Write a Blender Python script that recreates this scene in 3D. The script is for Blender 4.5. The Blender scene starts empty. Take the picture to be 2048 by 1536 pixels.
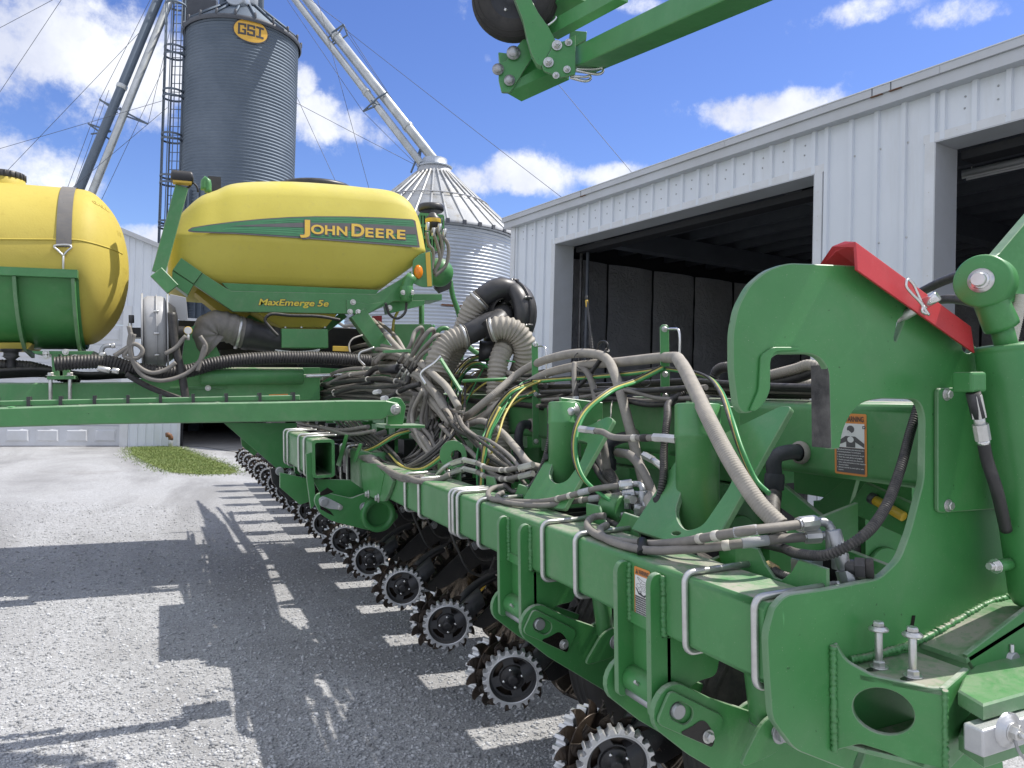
import bpy, math, random
import numpy as np
from mathutils import Vector, Matrix
from mathutils.geometry import tessellate_polygon
random.seed(7); RNG = np.random.default_rng(7)
S = bpy.context.scene
COL = S.collection
PI = math.pi
R = math.radians

# ------------------------------------------------------------------ camera
FPX = 1538.0                       # focal length in photo pixels (2048 wide)
CAM_H, HEAD, PITCH, ROLL = 1.6, R(24.5), R(0.93), R(1.5)
CF = Vector((math.sin(HEAD)*math.cos(PITCH), math.cos(HEAD)*math.cos(PITCH), math.sin(PITCH)))
_r0 = Vector((math.cos(HEAD), -math.sin(HEAD), 0)); _u0 = _r0.cross(CF)
CR = (math.cos(ROLL)*_r0 + math.sin(ROLL)*_u0).normalized(); CU = CR.cross(CF).normalized()
C0 = Vector((0, 0, CAM_H))
cd = bpy.data.cameras.new('camera'); cam = bpy.data.objects.new('camera', cd); COL.objects.link(cam)
cd.sensor_width = 36; cd.lens = 36*FPX/2048; cd.clip_start = .05; cd.clip_end = 3000
cam.matrix_world = Matrix(((CR.x, CU.x, -CF.x, C0.x), (CR.y, CU.y, -CF.y, C0.y), (CR.z, CU.z, -CF.z, C0.z), (0, 0, 0, 1)))
S.camera = cam

# ------------------------------------------------------------------ light
SUN_AZ, SUN_EL = R(95), R(57)      # azimuth clockwise from +Y
sd = bpy.data.lights.new('sun', 'SUN'); sd.energy = 2.45; sd.angle = R(.53); sd.color = (1, .95, .88)
so = bpy.data.objects.new('sun', sd); COL.objects.link(so)
_sdir = Vector((math.sin(SUN_AZ)*math.cos(SUN_EL), math.cos(SUN_AZ)*math.cos(SUN_EL), math.sin(SUN_EL)))
so.rotation_euler = _sdir.to_track_quat('Z', 'Y').to_euler(); so.location = (20, 0, 30)
S.view_settings.view_transform = 'Standard'; S.view_settings.look = 'None'
S.view_settings.gamma = 1; S.view_settings.exposure = 1.15

def ray(x, y):
    return CF + (x-1024)/FPX*CR + (768-y)/FPX*CU
def W(x, y, z):                     # world point at view depth z
    return C0 + ray(x, y)*z
def Wz(x, y, h):                    # on a world height
    d = ray(x, y); return C0 + d*((h-CAM_H)/d.z)

# world: sky texture plus cumulus clouds, all in world directions
wd = bpy.data.worlds.new('World'); S.world = wd; wd.use_nodes = True
nt = wd.node_tree; nt.nodes.clear(); LN = nt.links.new
def wn(t, **k):
    n = nt.nodes.new(t)
    for a, b in k.items(): setattr(n, a, b)
    return n
sky = wn('ShaderNodeTexSky', sky_type='NISHITA', sun_disc=False, sun_elevation=SUN_EL, sun_rotation=SUN_AZ,
         air_density=1.0, dust_density=.25, ozone_density=4.0, altitude=200)
tc = wn('ShaderNodeTexCoord')
warp = wn('ShaderNodeTexNoise'); warp.inputs['Scale'].default_value = 11; warp.inputs['Detail'].default_value = 10; warp.inputs['Roughness'].default_value = .68
LN(tc.outputs['Generated'], warp.inputs['Vector'])
def vmath(op, a=None, b=None):
    n = wn('ShaderNodeVectorMath', operation=op)
    for i, v in enumerate((a, b)):
        if v is None: continue
        if hasattr(v, 'links'): LN(v, n.inputs[i])
        else: n.inputs[i].default_value = v
    return n
def fmath(op, a=None, b=None, clamp=False):
    n = wn('ShaderNodeMath', operation=op); n.use_clamp = clamp
    for i, v in enumerate((a, b)):
        if v is None: continue
        if hasattr(v, 'links'): LN(v, n.inputs[i])
        else: n.inputs[i].default_value = v
    return n.outputs[0]
_w = vmath('SUBTRACT', warp.outputs['Color'], (.5, .5, .5)).outputs[0]
# each cloud: photo position of its centre, half width and half height in pixels, weight
CLOUDS = [(120, 90, 230, 95, 1.0), (300, 150, 130, 80, 1.0), (60, 40, 200, 60, .8), (215, 60, 140, 70, .8), (60, 330, 130, 60, .95), (20, 285, 60, 40, .7),
          (280, 468, 60, 24, .9), (640, 235, 70, 60, 1.0), (605, 165, 30, 40, .8), (690, 250, 55, 40, .8), (755, 268, 45, 34, .55), (1035, 355, 110, 38, 1.0), (1010, 335, 50, 30, .8), (1230, 352, 75, 24, .85),
          (1530, 225, 150, 40, 1.0), (1590, 200, 80, 26, .8), (1760, 20, 120, 28, .8), (1930, 15, 140, 34, .75), (1280, 10, 60, 18, .6), (925, 15, 22, 26, .45), (975, 115, 24, 14, .42), (1425, 208, 26, 9, .4),
          (2030, 60, 60, 22, .5), (-250, 120, 300, 150, .9), (2500, 250, 350, 120, .8)]
dens = None
for c in CLOUDS:
    x, y, hw, hh, wt = c
    d = ray(x, y); s_ = d.length*FPX; n = d.normalized(); hw, hh = hw/s_, hh/s_
    h = Vector((n.y, -n.x, 0)).normalized(); v = h.cross(n)
    if v.z < 0: v = -v
    p = vmath('ADD', tc.outputs['Generated'], vmath('SCALE', _w).outputs[0])
    p.inputs[1].links[0].from_node.inputs['Scale'].default_value = max(.02, min(.10, hh*1.9))
    dh = fmath('DIVIDE', vmath('DOT_PRODUCT', p.outputs[0], h).outputs['Value'], hw)
    v0 = n.dot(v)
    dv = fmath('DIVIDE', fmath('SUBTRACT', vmath('DOT_PRODUCT', p.outputs[0], v).outputs['Value'], v0), hh)
    front = fmath('GREATER_THAN', vmath('DOT_PRODUCT', tc.outputs['Generated'], n).outputs['Value'], .3)
    r2 = fmath('ADD', fmath('MULTIPLY', dh, dh), fmath('MULTIPLY', dv, dv))
    g = fmath('MULTIPLY', fmath('DIVIDE', 1.0, fmath('ADD', 1.0, fmath('MULTIPLY', r2, r2))), wt)
    g = fmath('MULTIPLY', g, front)
    dens = g if dens is None else fmath('MAXIMUM', dens, g)
# unseen dense cloud, added behind and beside the camera to lift fill light
big = wn('ShaderNodeTexNoise'); big.inputs['Scale'].default_value = 2.1; big.inputs['Detail'].default_value = 7; big.inputs['Roughness'].default_value = .58
LN(tc.outputs['Generated'], big.inputs['Vector'])
away = wn('ShaderNodeMapRange'); LN(vmath('DOT_PRODUCT', tc.outputs['Generated'], CF).outputs['Value'], away.inputs['Value'])
away.inputs['From Min'].default_value = .66; away.inputs['From Max'].default_value = .52
up_ = wn('ShaderNodeSeparateXYZ'); LN(tc.outputs['Generated'], up_.inputs[0])
rest = fmath('MULTIPLY', fmath('MULTIPLY', fmath('SUBTRACT', big.outputs['Fac'], .30), 4.5, True), away.outputs[0])
rest = fmath('MULTIPLY', rest, fmath('GREATER_THAN', up_.outputs['Z'], .0))
dens = fmath('MAXIMUM', dens, rest)
fine = wn('ShaderNodeTexNoise'); fine.inputs['Scale'].default_value = 13; fine.inputs['Detail'].default_value = 12; fine.inputs['Roughness'].default_value = .66
LN(tc.outputs['Generated'], fine.inputs['Vector'])
dd = fmath('ADD', dens, fmath('MULTIPLY', fmath('SUBTRACT', fine.outputs['Fac'], .5), 2.1))
mr = wn('ShaderNodeMapRange'); mr.interpolation_type = 'SMOOTHSTEP'
LN(dd, mr.inputs['Value']); mr.inputs['From Min'].default_value = .30; mr.inputs['From Max'].default_value = .98
cover = fmath('MULTIPLY', mr.outputs[0], fmath('GREATER_THAN', dens, .06))
shade = wn('ShaderNodeTexNoise'); shade.inputs['Scale'].default_value = 7; shade.inputs['Detail'].default_value = 8; shade.inputs['Roughness'].default_value = .6
LN(vmath('ADD', tc.outputs['Generated'], (.03, .02, .05)).outputs[0], shade.inputs['Vector'])
cr = wn('ShaderNodeMapRange'); LN(shade.outputs['Fac'], cr.inputs['Value'])
cr.inputs['From Min'].default_value = .35; cr.inputs['From Max'].default_value = .65
cmix = wn('ShaderNodeMix', data_type='RGBA'); LN(cr.outputs[0], cmix.inputs['Factor'])
cmix.inputs['A'].default_value = (3.4, 3.6, 4.3, 1); cmix.inputs['B'].default_value = (5.0, 5.12, 5.4, 1)
hs = wn('ShaderNodeHueSaturation'); hs.inputs['Saturation'].default_value = 1.15; hs.inputs['Hue'].default_value = .518; hs.inputs['Value'].default_value = .80; LN(sky.outputs[0], hs.inputs['Color'])
smix = wn('ShaderNodeMix', data_type='RGBA'); LN(cover, smix.inputs['Factor']); LN(hs.outputs[0], smix.inputs['A']); LN(cmix.outputs['Result'], smix.inputs['B'])
bg = wn('ShaderNodeBackground'); bg.inputs['Strength'].default_value = .10; LN(smix.outputs['Result'], bg.inputs['Color'])
wo = wn('ShaderNodeOutputWorld'); LN(bg.outputs[0], wo.inputs['Surface'])
wd.cycles.sampling_method = 'MANUAL'; wd.cycles.sample_map_resolution = 512

# ------------------------------------------------------------------ materials
MAT = {}
class NB:
    """Small node builder for one material."""
    def __init__(s, name):
        m = bpy.data.materials.new(name); m.use_nodes = True; s.m = m; s.t = m.node_tree
        s.b = s.t.nodes['Principled BSDF']; MAT[name] = m
        s.co = s.t.nodes.new('ShaderNodeTexCoord').outputs['Object']
    def n(s, t): return s.t.nodes.new(t)
    def l(s, a, b): s.t.links.new(a, b)
    def noise(s, scale, detail=5, rough=.6, vec=None, dist=0):
        n = s.n('ShaderNodeTexNoise'); n.inputs['Scale'].default_value = scale; n.inputs['Detail'].default_value = detail
        n.inputs['Roughness'].default_value = rough; n.inputs['Distortion'].default_value = dist
        s.l(vec or s.co, n.inputs['Vector']); return n.outputs['Fac']
    def rng(s, v, a, b, c=0, d=1):
        n = s.n('ShaderNodeMapRange'); n.inputs[1].default_value = a; n.inputs[2].default_value = b
        n.inputs[3].default_value = c; n.inputs[4].default_value = d; s.l(v, n.inputs[0]); return n.outputs[0]
    def mix(s, f, a, b):
        n = s.n('ShaderNodeMix'); n.data_type = 'RGBA'
        for v, k in ((f, 'Factor'), (a, 'A'), (b, 'B')):
            if hasattr(v, 'links'): s.l(v, n.inputs[k])
            elif k == 'Factor': n.inputs[k].default_value = v
            else: n.inputs[k].default_value = (*v, 1)
        return n.outputs['Result']
    def math(s, op, a, b=None, cl=False):
        n = s.n('ShaderNodeMath'); n.operation = op; n.use_clamp = cl
        for i, v in enumerate((a, b)):
            if v is None: continue
            if hasattr(v, 'links'): s.l(v, n.inputs[i])
            else: n.inputs[i].default_value = v
        return n.outputs[0]
    def up(s, lo=.6, hi=.95):
        g = s.n('ShaderNodeNewGeometry'); x = s.n('ShaderNodeSeparateXYZ'); s.l(g.outputs['Normal'], x.inputs[0])
        return s.rng(x.outputs['Z'], lo, hi)
    def bump(s, h, strength, dist=.01):
        n = s.n('ShaderNodeBump'); n.inputs['Strength'].default_value = strength; n.inputs['Distance'].default_value = dist
        s.l(h, n.inputs['Height']); s.l(n.outputs[0], s.b.inputs['Normal'])
    def set(s, color=None, rough=.5, metal=0, coat=0, spec=None):
        if color is not None:
            if hasattr(color, 'links'): s.l(color, s.b.inputs['Base Color'])
            else: s.b.inputs['Base Color'].default_value = (*color, 1)
        if hasattr(rough, 'links'): s.l(rough, s.b.inputs['Roughness'])
        else: s.b.inputs['Roughness'].default_value = rough
        s.b.inputs['Metallic'].default_value = metal; s.b.inputs['Coat Weight'].default_value = coat
        s.b.inputs['Coat Roughness'].default_value = .25
        if spec is not None: s.b.inputs['Specular IOR Level'].default_value = spec
        return s.m

def paint(name, col, dust=(.36, .33, .28), dust_amt=.9, side=.2, rough=.38, coat=.12, chip=None):
    n = NB(name)
    a = n.noise(2.3, 6); b = n.noise(38, 5, .7); c = n.noise(260, 2)
    var = n.mix(n.rng(a, .3, .7), tuple(x*.86 for x in col), tuple(min(1, x*1.12) for x in col))
    patch = n.math('MULTIPLY', n.rng(n.noise(7, 8, .65, dist=.6), .34, .58), n.rng(b, .2, .5))
    d = n.math('ADD', n.math('MULTIPLY', n.math('MULTIPLY', n.up(), patch), dust_amt), n.math('MULTIPLY', n.rng(n.noise(4.5, 9, .72, dist=1.0), .5, .8), side))
    v = n.mix(n.math('MINIMUM', d, .9), var, dust)
    # short rubbed scratches and little stuck specks
    mp = n.n('ShaderNodeMapping'); mp.inputs['Scale'].default_value = (60, 60, 7); mp.inputs['Rotation'].default_value = (.5, .9, .3); n.l(n.co, mp.inputs['Vector'])
    sc = n.math('MULTIPLY', n.rng(n.noise(1.6, 3, .5, vec=mp.outputs[0]), .7, .8), n.rng(n.noise(6, 3), .56, .66))
    v = n.mix(n.math('MULTIPLY', sc, .6), v, tuple(min(1, x*2.0+.08) for x in col))
    rub = n.math('MULTIPLY', n.rng(n.noise(3.1, 9, .78, dist=1.6), .54, .72), n.rng(n.noise(55, 4, .7), .35, .6))
    v = n.mix(n.math('MULTIPLY', rub, .28), v, tuple(min(1, x*1.5+.07) for x in col))
    v = n.mix(n.math('MULTIPLY', n.rng(c, .70, .77), .5), v, (.42, .40, .33))
    v = n.mix(n.math('MULTIPLY', n.rng(n.noise(75, 3, .5), .73, .76), .8), v, tuple(x*.35 for x in col))
    n.set(v, n.math('ADD', n.rng(n.noise(5.5, 6, .7), .3, .7, rough-.08, rough+.12), n.math('MULTIPLY', d, .35)), 0, coat)
    n.bump(n.math('ADD', n.noise(26, 4), n.math('MULTIPLY', n.noise(420, 2), .12)), .07, .01)
    return n.m
paint('green_paint', (.070, .245, .080))
paint('green_paint_clean', (.058, .245, .070), dust_amt=.35, side=.1)
paint('green_edge', (.13, .27, .13), side=.5, dust=(.40, .42, .36))  # lighter green paints reflected light onto plate chamfers, along with worn paint
paint('rim_dark', (.055, .056, .06), dust=(.16, .14, .12), dust_amt=.6, side=.35, rough=.5)  # dark tone carries the shade of the recessed wheel dish and web
paint('strap_grey', (.15, .145, .14), dust=(.30, .26, .20), dust_amt=.4, side=.4, rough=.6, coat=0)
paint('red_paint', (.50, .032, .040), dust_amt=.25, side=.10, rough=.42)
paint('yellow_paint', (.62, .40, .03), dust_amt=.4)
paint('black_paint', (.014, .014, .016), dust=(.12, .10, .085), dust_amt=.6, side=.25, rough=.4)
paint('fan_grey', (.40, .405, .41), dust=(.24, .22, .19), dust_amt=.5, side=.4, rough=.45)
paint('silver_paint', (.42, .43, .44), dust=(.36, .33, .29), dust_amt=.5, side=.3, rough=.45)

n = NB('yellow_poly')
a = n.noise(1.6, 5); b = n.noise(24, 6, .7)
v = n.mix(n.rng(a, .3, .7), (.54, .46, .075), (.61, .53, .10))
v = n.mix(n.math('MULTIPLY', n.rng(b, .55, .75), .3), v, (.40, .33, .12))
v = n.mix(n.math('MULTIPLY', n.math('MULTIPLY', n.up(.35, .95), n.rng(n.noise(5, 7), .3, .7)), .45), v, (.55, .50, .30))
n.set(v, .58, spec=.35); n.bump(n.math('ADD', n.noise(60, 4), n.math('MULTIPLY', n.noise(3, 3), 3.0)), .12, .006)
n = NB('yellow_poly_deep')
a = n.noise(1.6, 5); b = n.noise(18, 7, .7)
v = n.mix(n.rng(a, .3, .7), (.52, .41, .075), (.58, .47, .10))
v = n.mix(n.math('MULTIPLY', n.rng(b, .55, .75), .3), v, (.40, .28, .06))
n.set(v, .62, spec=.35); n.bump(n.math('ADD', n.noise(70, 4), n.math('MULTIPLY', n.noise(3, 3), 3.0)), .16, .006)

def simple(name, c1, c2, scale=6, rough=.5, metal=0, bump=0, bs=60, dust=None, damt=.5):
    n = NB(name); v = n.mix(n.rng(n.noise(scale, 6, .65), .3, .7), c1, c2)
    if dust: v = n.mix(n.math('MULTIPLY', n.math('MULTIPLY', n.up(-.3, .8), n.rng(n.noise(scale*3, 7, .7), .35, .65)), damt), v, dust)
    n.set(v, rough, metal)
    if bump: n.bump(n.noise(bs, 4), bump, .006)
    return n.m
simple('grey_hose', (.25, .235, .21), (.38, .352, .31), 14, .7, bump=.25, bs=110, dust=(.42, .38, .31), damt=.55)
simple('duct_hose', (.26, .24, .205), (.36, .33, .28), 10, .6, bump=.1, dust=(.42, .38, .31), damt=.5)
simple('brown_hose', (.16, .15, .138), (.255, .238, .213), 14, .65, bump=.15, dust=(.3, .27, .22), damt=.5)
simple('black_hose', (.016, .016, .018), (.035, .034, .034), 12, .5, dust=(.20, .18, .15), damt=.6, bump=.1)
simple('black_plastic', (.022, .023, .027), (.042, .042, .046), 5, .42, dust=(.2, .185, .16), damt=.35, bump=.05)
simple('black_rubber', (.018, .018, .018), (.035, .033, .03), 8, .75, dust=(.16, .14, .12), damt=.5, bump=.2)
simple('blue_rubber', (.022, .026, .034), (.045, .05, .06), 6, .55, dust=(.18, .17, .16), damt=.4)
simple('zinc', (.50, .50, .48), (.68, .68, .66), 18, .33, .75, bump=.05)
simple('bright_steel', (.62, .62, .62), (.78, .78, .77), 25, .2, .9)
simple('pin_steel', (.34, .35, .36), (.45, .46, .47), 14, .4, .7)
simple('aluminium', (.52, .53, .54), (.68, .69, .70), 10, .42, .8, bump=.12, bs=160)
simple('brown_steel', (.02, .016, .013), (.07, .052, .04), 14, .34, .55, bump=.15)
simple('coulter_steel', (.10, .085, .072), (.20, .17, .14), 9, .22, .85, bump=.05)
simple('disc_steel', (.17, .17, .18), (.27, .26, .25), 6, .4, .7)
simple('worn_steel', (.035, .034, .036), (.13, .125, .12), 22, .38, .6, bump=.2)
simple('white_band', (.46, .43, .37), (.66, .63, .56), 20, .6)
simple('tan_tape', (.42, .30, .14), (.5, .37, .19), 20, .6)
simple('grease', (.008, .007, .006), (.014, .012, .01), 20, .25)
simple('harness_yellow', (.45, .38, .08), (.56, .48, .13), 12, .45)
simple('harness_green', (.035, .22, .06), (.055, .30, .09), 12, .42)
simple('cable_tie', (.012, .012, .013), (.02, .02, .02), 10, .5)
simple('decal_orange', (.66, .24, .055), (.70, .27, .07), 8, .45)
simple('decal_amber', (.70, .40, .05), (.74, .44, .07), 8, .35)
simple('decal_black', (.05, .05, .055), (.065, .064, .07), 8, .5)
simple('decal_grey', (.085, .082, .088), (.11, .105, .11), 9, .5)
simple('decal_green', (.03, .15, .065), (.05, .20, .085), 6, .45)
simple('decal_lightgreen', (.06, .24, .11), (.075, .27, .13), 6, .45)
simple('decal_white', (.72, .72, .71), (.78, .78, .76), 8, .5)
simple('decal_yellow', (.68, .54, .05), (.74, .60, .07), 8, .45)
simple('decal_gold', (.62, .40, .045), (.68, .46, .07), 8, .45)
simple('orange_lens', (.85, .22, .01), (.9, .30, .02), 60, .15, bump=.3, bs=140)
simple('stain_brown', (.14, .06, .03), (.2, .1, .05), 30, .6)

n = NB('galvanized')
vo = n.n('ShaderNodeTexVoronoi'); vo.inputs['Scale'].default_value = 2.2; n.l(n.co, vo.inputs['Vector'])
v = n.mix(n.rng(n.noise(1.1, 6), .3, .7), (.40, .44, .49), (.52, .56, .61))
v = n.mix(n.math('MULTIPLY', n.rng(n.noise(3.0, 8, .75), .58, .72), .3), v, (.30, .29, .26))
n.set(v, .42, .55)
n = NB('galvanized_dull')
v = n.mix(n.rng(n.noise(.9, 6), .3, .7), (.15, .185, .23), (.20, .238, .285))
n.set(v, .72, .82)
n = NB('galvanized_roof')
mp = n.n('ShaderNodeMapping'); mp.inputs['Scale'].default_value = (1, 1, .5); n.l(n.co, mp.inputs['Vector'])
v = n.mix(n.rng(n.noise(.9, 6), .3, .7), (.40, .42, .44), (.54, .55, .56))
v = n.mix(n.rng(n.noise(2.3, 9, .75, vec=mp.outputs[0]), .5, .68, 0, .75), v, (.30, .27, .20))
n.set(v, .6, .25)
n = NB('pipe_steel'); v = n.mix(n.rng(n.noise(1.3, 7, .7), .35, .65), (.38, .40, .40), (.58, .60, .60))
v = n.mix(n.rng(n.noise(.8, 7, .7), .58, .72, 0, .7), v, (.17, .155, .12)); n.set(v, .4, .55)
n = NB('white_siding')
mp = n.n('ShaderNodeMapping'); mp.inputs['Scale'].default_value = (3, 3, .35); n.l(n.co, mp.inputs['Vector'])
v = n.mix(n.rng(n.noise(1.0, 6), .3, .7), (.66, .70, .755), (.72, .755, .80))
v = n.mix(n.rng(n.noise(1.5, 7, .7, vec=mp.outputs[0]), .52, .8, 0, .38), v, (.50, .50, .48))
n.set(v, .42); n.bump(n.noise(1.3, 3), .12, .02)
n = NB('white_trim')
v = n.mix(n.rng(n.noise(1.6, 8, .7), .35, .7), (.70, .72, .75), (.60, .61, .61))
n.set(v, .42)
n = NB('grey_trim'); v = n.mix(n.rng(n.noise(1.1, 7, .7), .35, .7), (.52, .54, .57), (.45, .46, .47)); n.set(v, .42)
n = NB('garage_door'); v = n.mix(n.rng(n.noise(1.2, 7, .7), .35, .7), (.62, .64, .68), (.53, .54, .55)); n.set(v, .45)
n = NB('insulation')
wr = n.noise(5, 8, .7, dist=2.2)
n.set(n.mix(n.rng(n.noise(1.2, 5), .3, .7), (.33, .33, .35), (.46, .46, .48)), .42); n.bump(wr, 1.0, .09)
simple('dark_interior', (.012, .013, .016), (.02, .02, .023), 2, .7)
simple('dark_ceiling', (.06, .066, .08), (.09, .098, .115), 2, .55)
simple('concrete', (.24, .235, .225), (.36, .35, .335), 1.5, .85, bump=.2, bs=20)
simple('concrete_block', (.12, .11, .10), (.20, .185, .17), 1.5, .9, bump=.3, bs=20)
simple('grass_blade', (.10, .165, .03), (.205, .25, .075), 2, .6)

# gravel: crushed pale limestone, stones picked out by voronoi cells
n = NB('gravel')
def vor(scale, feat='F1'):
    q = n.n('ShaderNodeTexVoronoi'); q.feature = feat; q.inputs['Scale'].default_value = scale; n.l(n.co, q.inputs['Vector']); return q
v1 = vor(95); v2 = vor(190); v3 = vor(24)
sep = n.n('ShaderNodeSeparateColor'); n.l(v1.outputs['Color'], sep.inputs[0])
sep2 = n.n('ShaderNodeSeparateColor'); n.l(v2.outputs['Color'], sep2.inputs[0])
c1 = n.mix(sep.outputs[0], (.23, .236, .246), (.60, .61, .625))
c2 = n.mix(sep2.outputs[0], (.21, .215, .222), (.545, .555, .57))
patch = n.rng(n.noise(.9, 7, .65), .38, .62)
cc = n.mix(n.math('MULTIPLY', n.rng(n.noise(11, 5, .6), .35, .65), .75), c1, c2)
cc = n.mix(n.math('MULTIPLY', n.rng(n.noise(19, 6, .75), .5, .62), .3), cc, (.17, .165, .158))
cc = n.mix(n.math('MULTIPLY', patch, .5), cc, (.33, .33, .333))
mp = n.n('ShaderNodeMapping'); mp.inputs['Scale'].default_value = (.55, .16, 1); mp.inputs['Rotation'].default_value = (0, 0, .35); n.l(n.co, mp.inputs['Vector'])
lane = n.noise(1.0, 7, .62, vec=mp.outputs[0], dist=.8)
cc = n.mix(n.rng(lane, .44, .60, 0, .62), cc, (.195, .195, .197))
cc = n.mix(n.rng(n.noise(.42, 7, .7), .57, .70, 0, .6), cc, (.225, .217, .205))
cc = n.mix(n.rng(n.noise(1.7, 8, .75, dist=1.2), .66, .74, 0, .75), cc, (.085, .075, .065))
cc = n.mix(n.rng(n.noise(.8, 5, .6), .72, .78, 0, .4), cc, (.36, .29, .20))
cc = n.mix(n.rng(sep2.outputs[1], .93, .96, 0, .7), cc, (.12, .11, .10))
n.set(cc, .85)
hh = n.math('ADD', n.math('SUBTRACT', 1.0, v1.outputs['Distance']), n.math('MULTIPLY', n.math('SUBTRACT', 1.0, v2.outputs['Distance']), .5))
hh = n.math('ADD', hh, n.math('MULTIPLY', sep.outputs[1], .5))
n.bump(hh, .5, .006)
n = NB('pebble'); oi = n.n('ShaderNodeObjectInfo')
v = n.mix(n.rng(n.noise(17, 1, .4), .3, .7), (.24, .245, .252), (.59, .60, .61)); n.set(v, .85)
# short grass ground under the blades
n = NB('grass_ground'); v = n.mix(n.rng(n.noise(6, 7, .7), .35, .65), (.11, .17, .03), (.20, .22, .07)); n.set(v, .9); n.bump(n.noise(50, 5), .6, .03)

# ------------------------------------------------------------------ mesh helpers
class MB:
    """Collects shapes (several materials) and links them as ONE mesh object."""
    def __init__(s): s.v = []; s.f = []; s.m = []; s.sm = []; s.mats = []
    def mi(s, name):
        if name not in s.mats: s.mats.append(name)
        return s.mats.index(name)
    def add(s, vs, fs, mat, smooth=False):
        o = len(s.v); k = s.mi(mat)
        s.v.extend([(float(v[0]), float(v[1]), float(v[2])) for v in vs])
        for f in fs: s.f.append(tuple(i+o for i in f)); s.m.append(k); s.sm.append(smooth)
        return s
    def box(s, lo, hi, mat, M=None):
        x0, y0, z0 = lo; x1, y1, z1 = hi
        vs = [Vector(p) for p in ((x0,y0,z0),(x1,y0,z0),(x1,y1,z0),(x0,y1,z0),(x0,y0,z1),(x1,y0,z1),(x1,y1,z1),(x0,y1,z1))]
        if M: vs = [M @ v for v in vs]
        return s.add(vs, [(0,3,2,1),(4,5,6,7),(0,1,5,4),(1,2,6,5),(2,3,7,6),(3,0,4,7)], mat)
    def plate(s, pts, nrm, t, mat, holes=(), c=.002, edge=None, M=None):
        """Flat plate: outline pts (coplanar 3D), extruded by t along nrm, chamfered edges, optional holes."""
        nrm = Vector(nrm).normalized()
        def area(l):
            a = Vector((0, 0, 0)); p0 = Vector(l[0])
            for i in range(1, len(l)-1): a += (Vector(l[i])-p0).cross(Vector(l[i+1])-p0)
            return a.dot(nrm)
        def inset(l, d):                    # towards the inside of the material; l is ccw about nrm
            n_ = len(l); out = []
            for i in range(n_):
                a, b, e = l[i-1], l[i], l[(i+1) % n_]
                d1 = (b-a); d2 = (e-b)
                if d1.length < 1e-9 or d2.length < 1e-9: out.append(b.copy()); continue
                n1 = nrm.cross(d1.normalized()); n2 = nrm.cross(d2.normalized()); m = n1+n2
                m = m/max(.5, m.length_squared/2)  # mitre, limited
                out.append(b+m*d)
            return out
        loops = []
        for k, l in enumerate([pts]+list(holes)):
            l = [Vector(p) for p in l]
            if (area(l) < 0) == (k == 0): l.reverse()
            loops.append(l)
        if t < 4*c: c = t*.2
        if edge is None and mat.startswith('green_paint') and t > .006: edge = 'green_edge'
        front = [inset(l, c) for l in loops]
        allv = []; rings = []
        for l, f in zip(loops, front):
            r_ = []
            for src, off in ((f, 0), (l, c), (l, t-c), (f, t)):
                i0 = len(allv); allv.extend([p+nrm*off for p in src]); r_.append(i0)
            rings.append((r_, len(l)))
        tri = tessellate_polygon(front)
        idx = [];
        for r_, n_ in rings: idx.extend([(r_[0]+i, r_[3]+i) for i in range(n_)])
        fs = []; es = []
        for a, b, e in tri:
            va, vb, ve = allv[idx[a][0]], allv[idx[b][0]], allv[idx[e][0]]
            if (vb-va).cross(ve-va).dot(nrm) > 0: a, b = b, a
            fs.append((idx[a][0], idx[b][0], idx[e][0])); fs.append((idx[e][1], idx[b][1], idx[a][1]))
        for r_, n_ in rings:
            for k in range(3):
                for i in range(n_):
                    j = (i+1) % n_
                    es.append((r_[k]+i, r_[k]+j, r_[k+1]+j, r_[k+1]+i))
        if M: allv = [M @ v for v in allv]
        s.add(allv, fs, mat); 
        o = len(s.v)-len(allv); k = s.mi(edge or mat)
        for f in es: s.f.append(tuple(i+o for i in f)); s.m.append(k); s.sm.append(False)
        return s
    def loft(s, rings, mat, closed=True, caps=True, smooth=True):
        n_ = len(rings[0]); vs = [p for r_ in rings for p in r_]; fs = []
        for a in range(len(rings)-1):
            for i in range(n_ if closed else n_-1):
                j = (i+1) % n_; fs.append((a*n_+i, a*n_+j, (a+1)*n_+j, (a+1)*n_+i))
        s.add(vs, fs, mat, smooth)
        if caps:
            o = len(s.v)-len(vs); k = s.mi(mat)
            for f in (tuple(range(n_-1, -1, -1)), tuple((len(rings)-1)*n_+i for i in range(n_))):
                s.f.append(tuple(i+o for i in f)); s.m.append(k); s.sm.append(False)
        return s
    def lathe(s, prof, org, axis, mat, seg=24, smooth=True, a0=0, a1=2*PI):
        """prof: list of (radius, distance along axis)."""
        axis = Vector(axis).normalized(); org = Vector(org)
        u = axis.orthogonal().normalized(); v = axis.cross(u)
        full = abs(a1-a0-2*PI) < 1e-6; ns = seg if full else seg+1
        rings = [[org+axis*h+(u*math.cos(a0+(a1-a0)*i/seg)+v*math.sin(a0+(a1-a0)*i/seg))*r_ for i in range(ns)] for r_, h in prof]
        return s.loft(rings, mat, closed=full, caps=False, smooth=smooth)
    def cyl(s, a, b, r_, mat, seg=16, r2=None, c=None):
        a = Vector(a); b = Vector(b); L_ = (b-a).length; r2 = r_ if r2 is None else r2
        c = min(r_*.12, L_*.2) if c is None else c
        p = [(0, 0), (r_-c, 0), (r_, c), (r2, L_-c), (r2-c, L_), (0, L_)]
        o = len(s.f); s.lathe(p, a, b-a, mat, seg, True)
        for k in range(o, len(s.f)):
            i = (k-o)//seg
            if i in (0, 4): s.sm[k] = False
        return s
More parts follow.
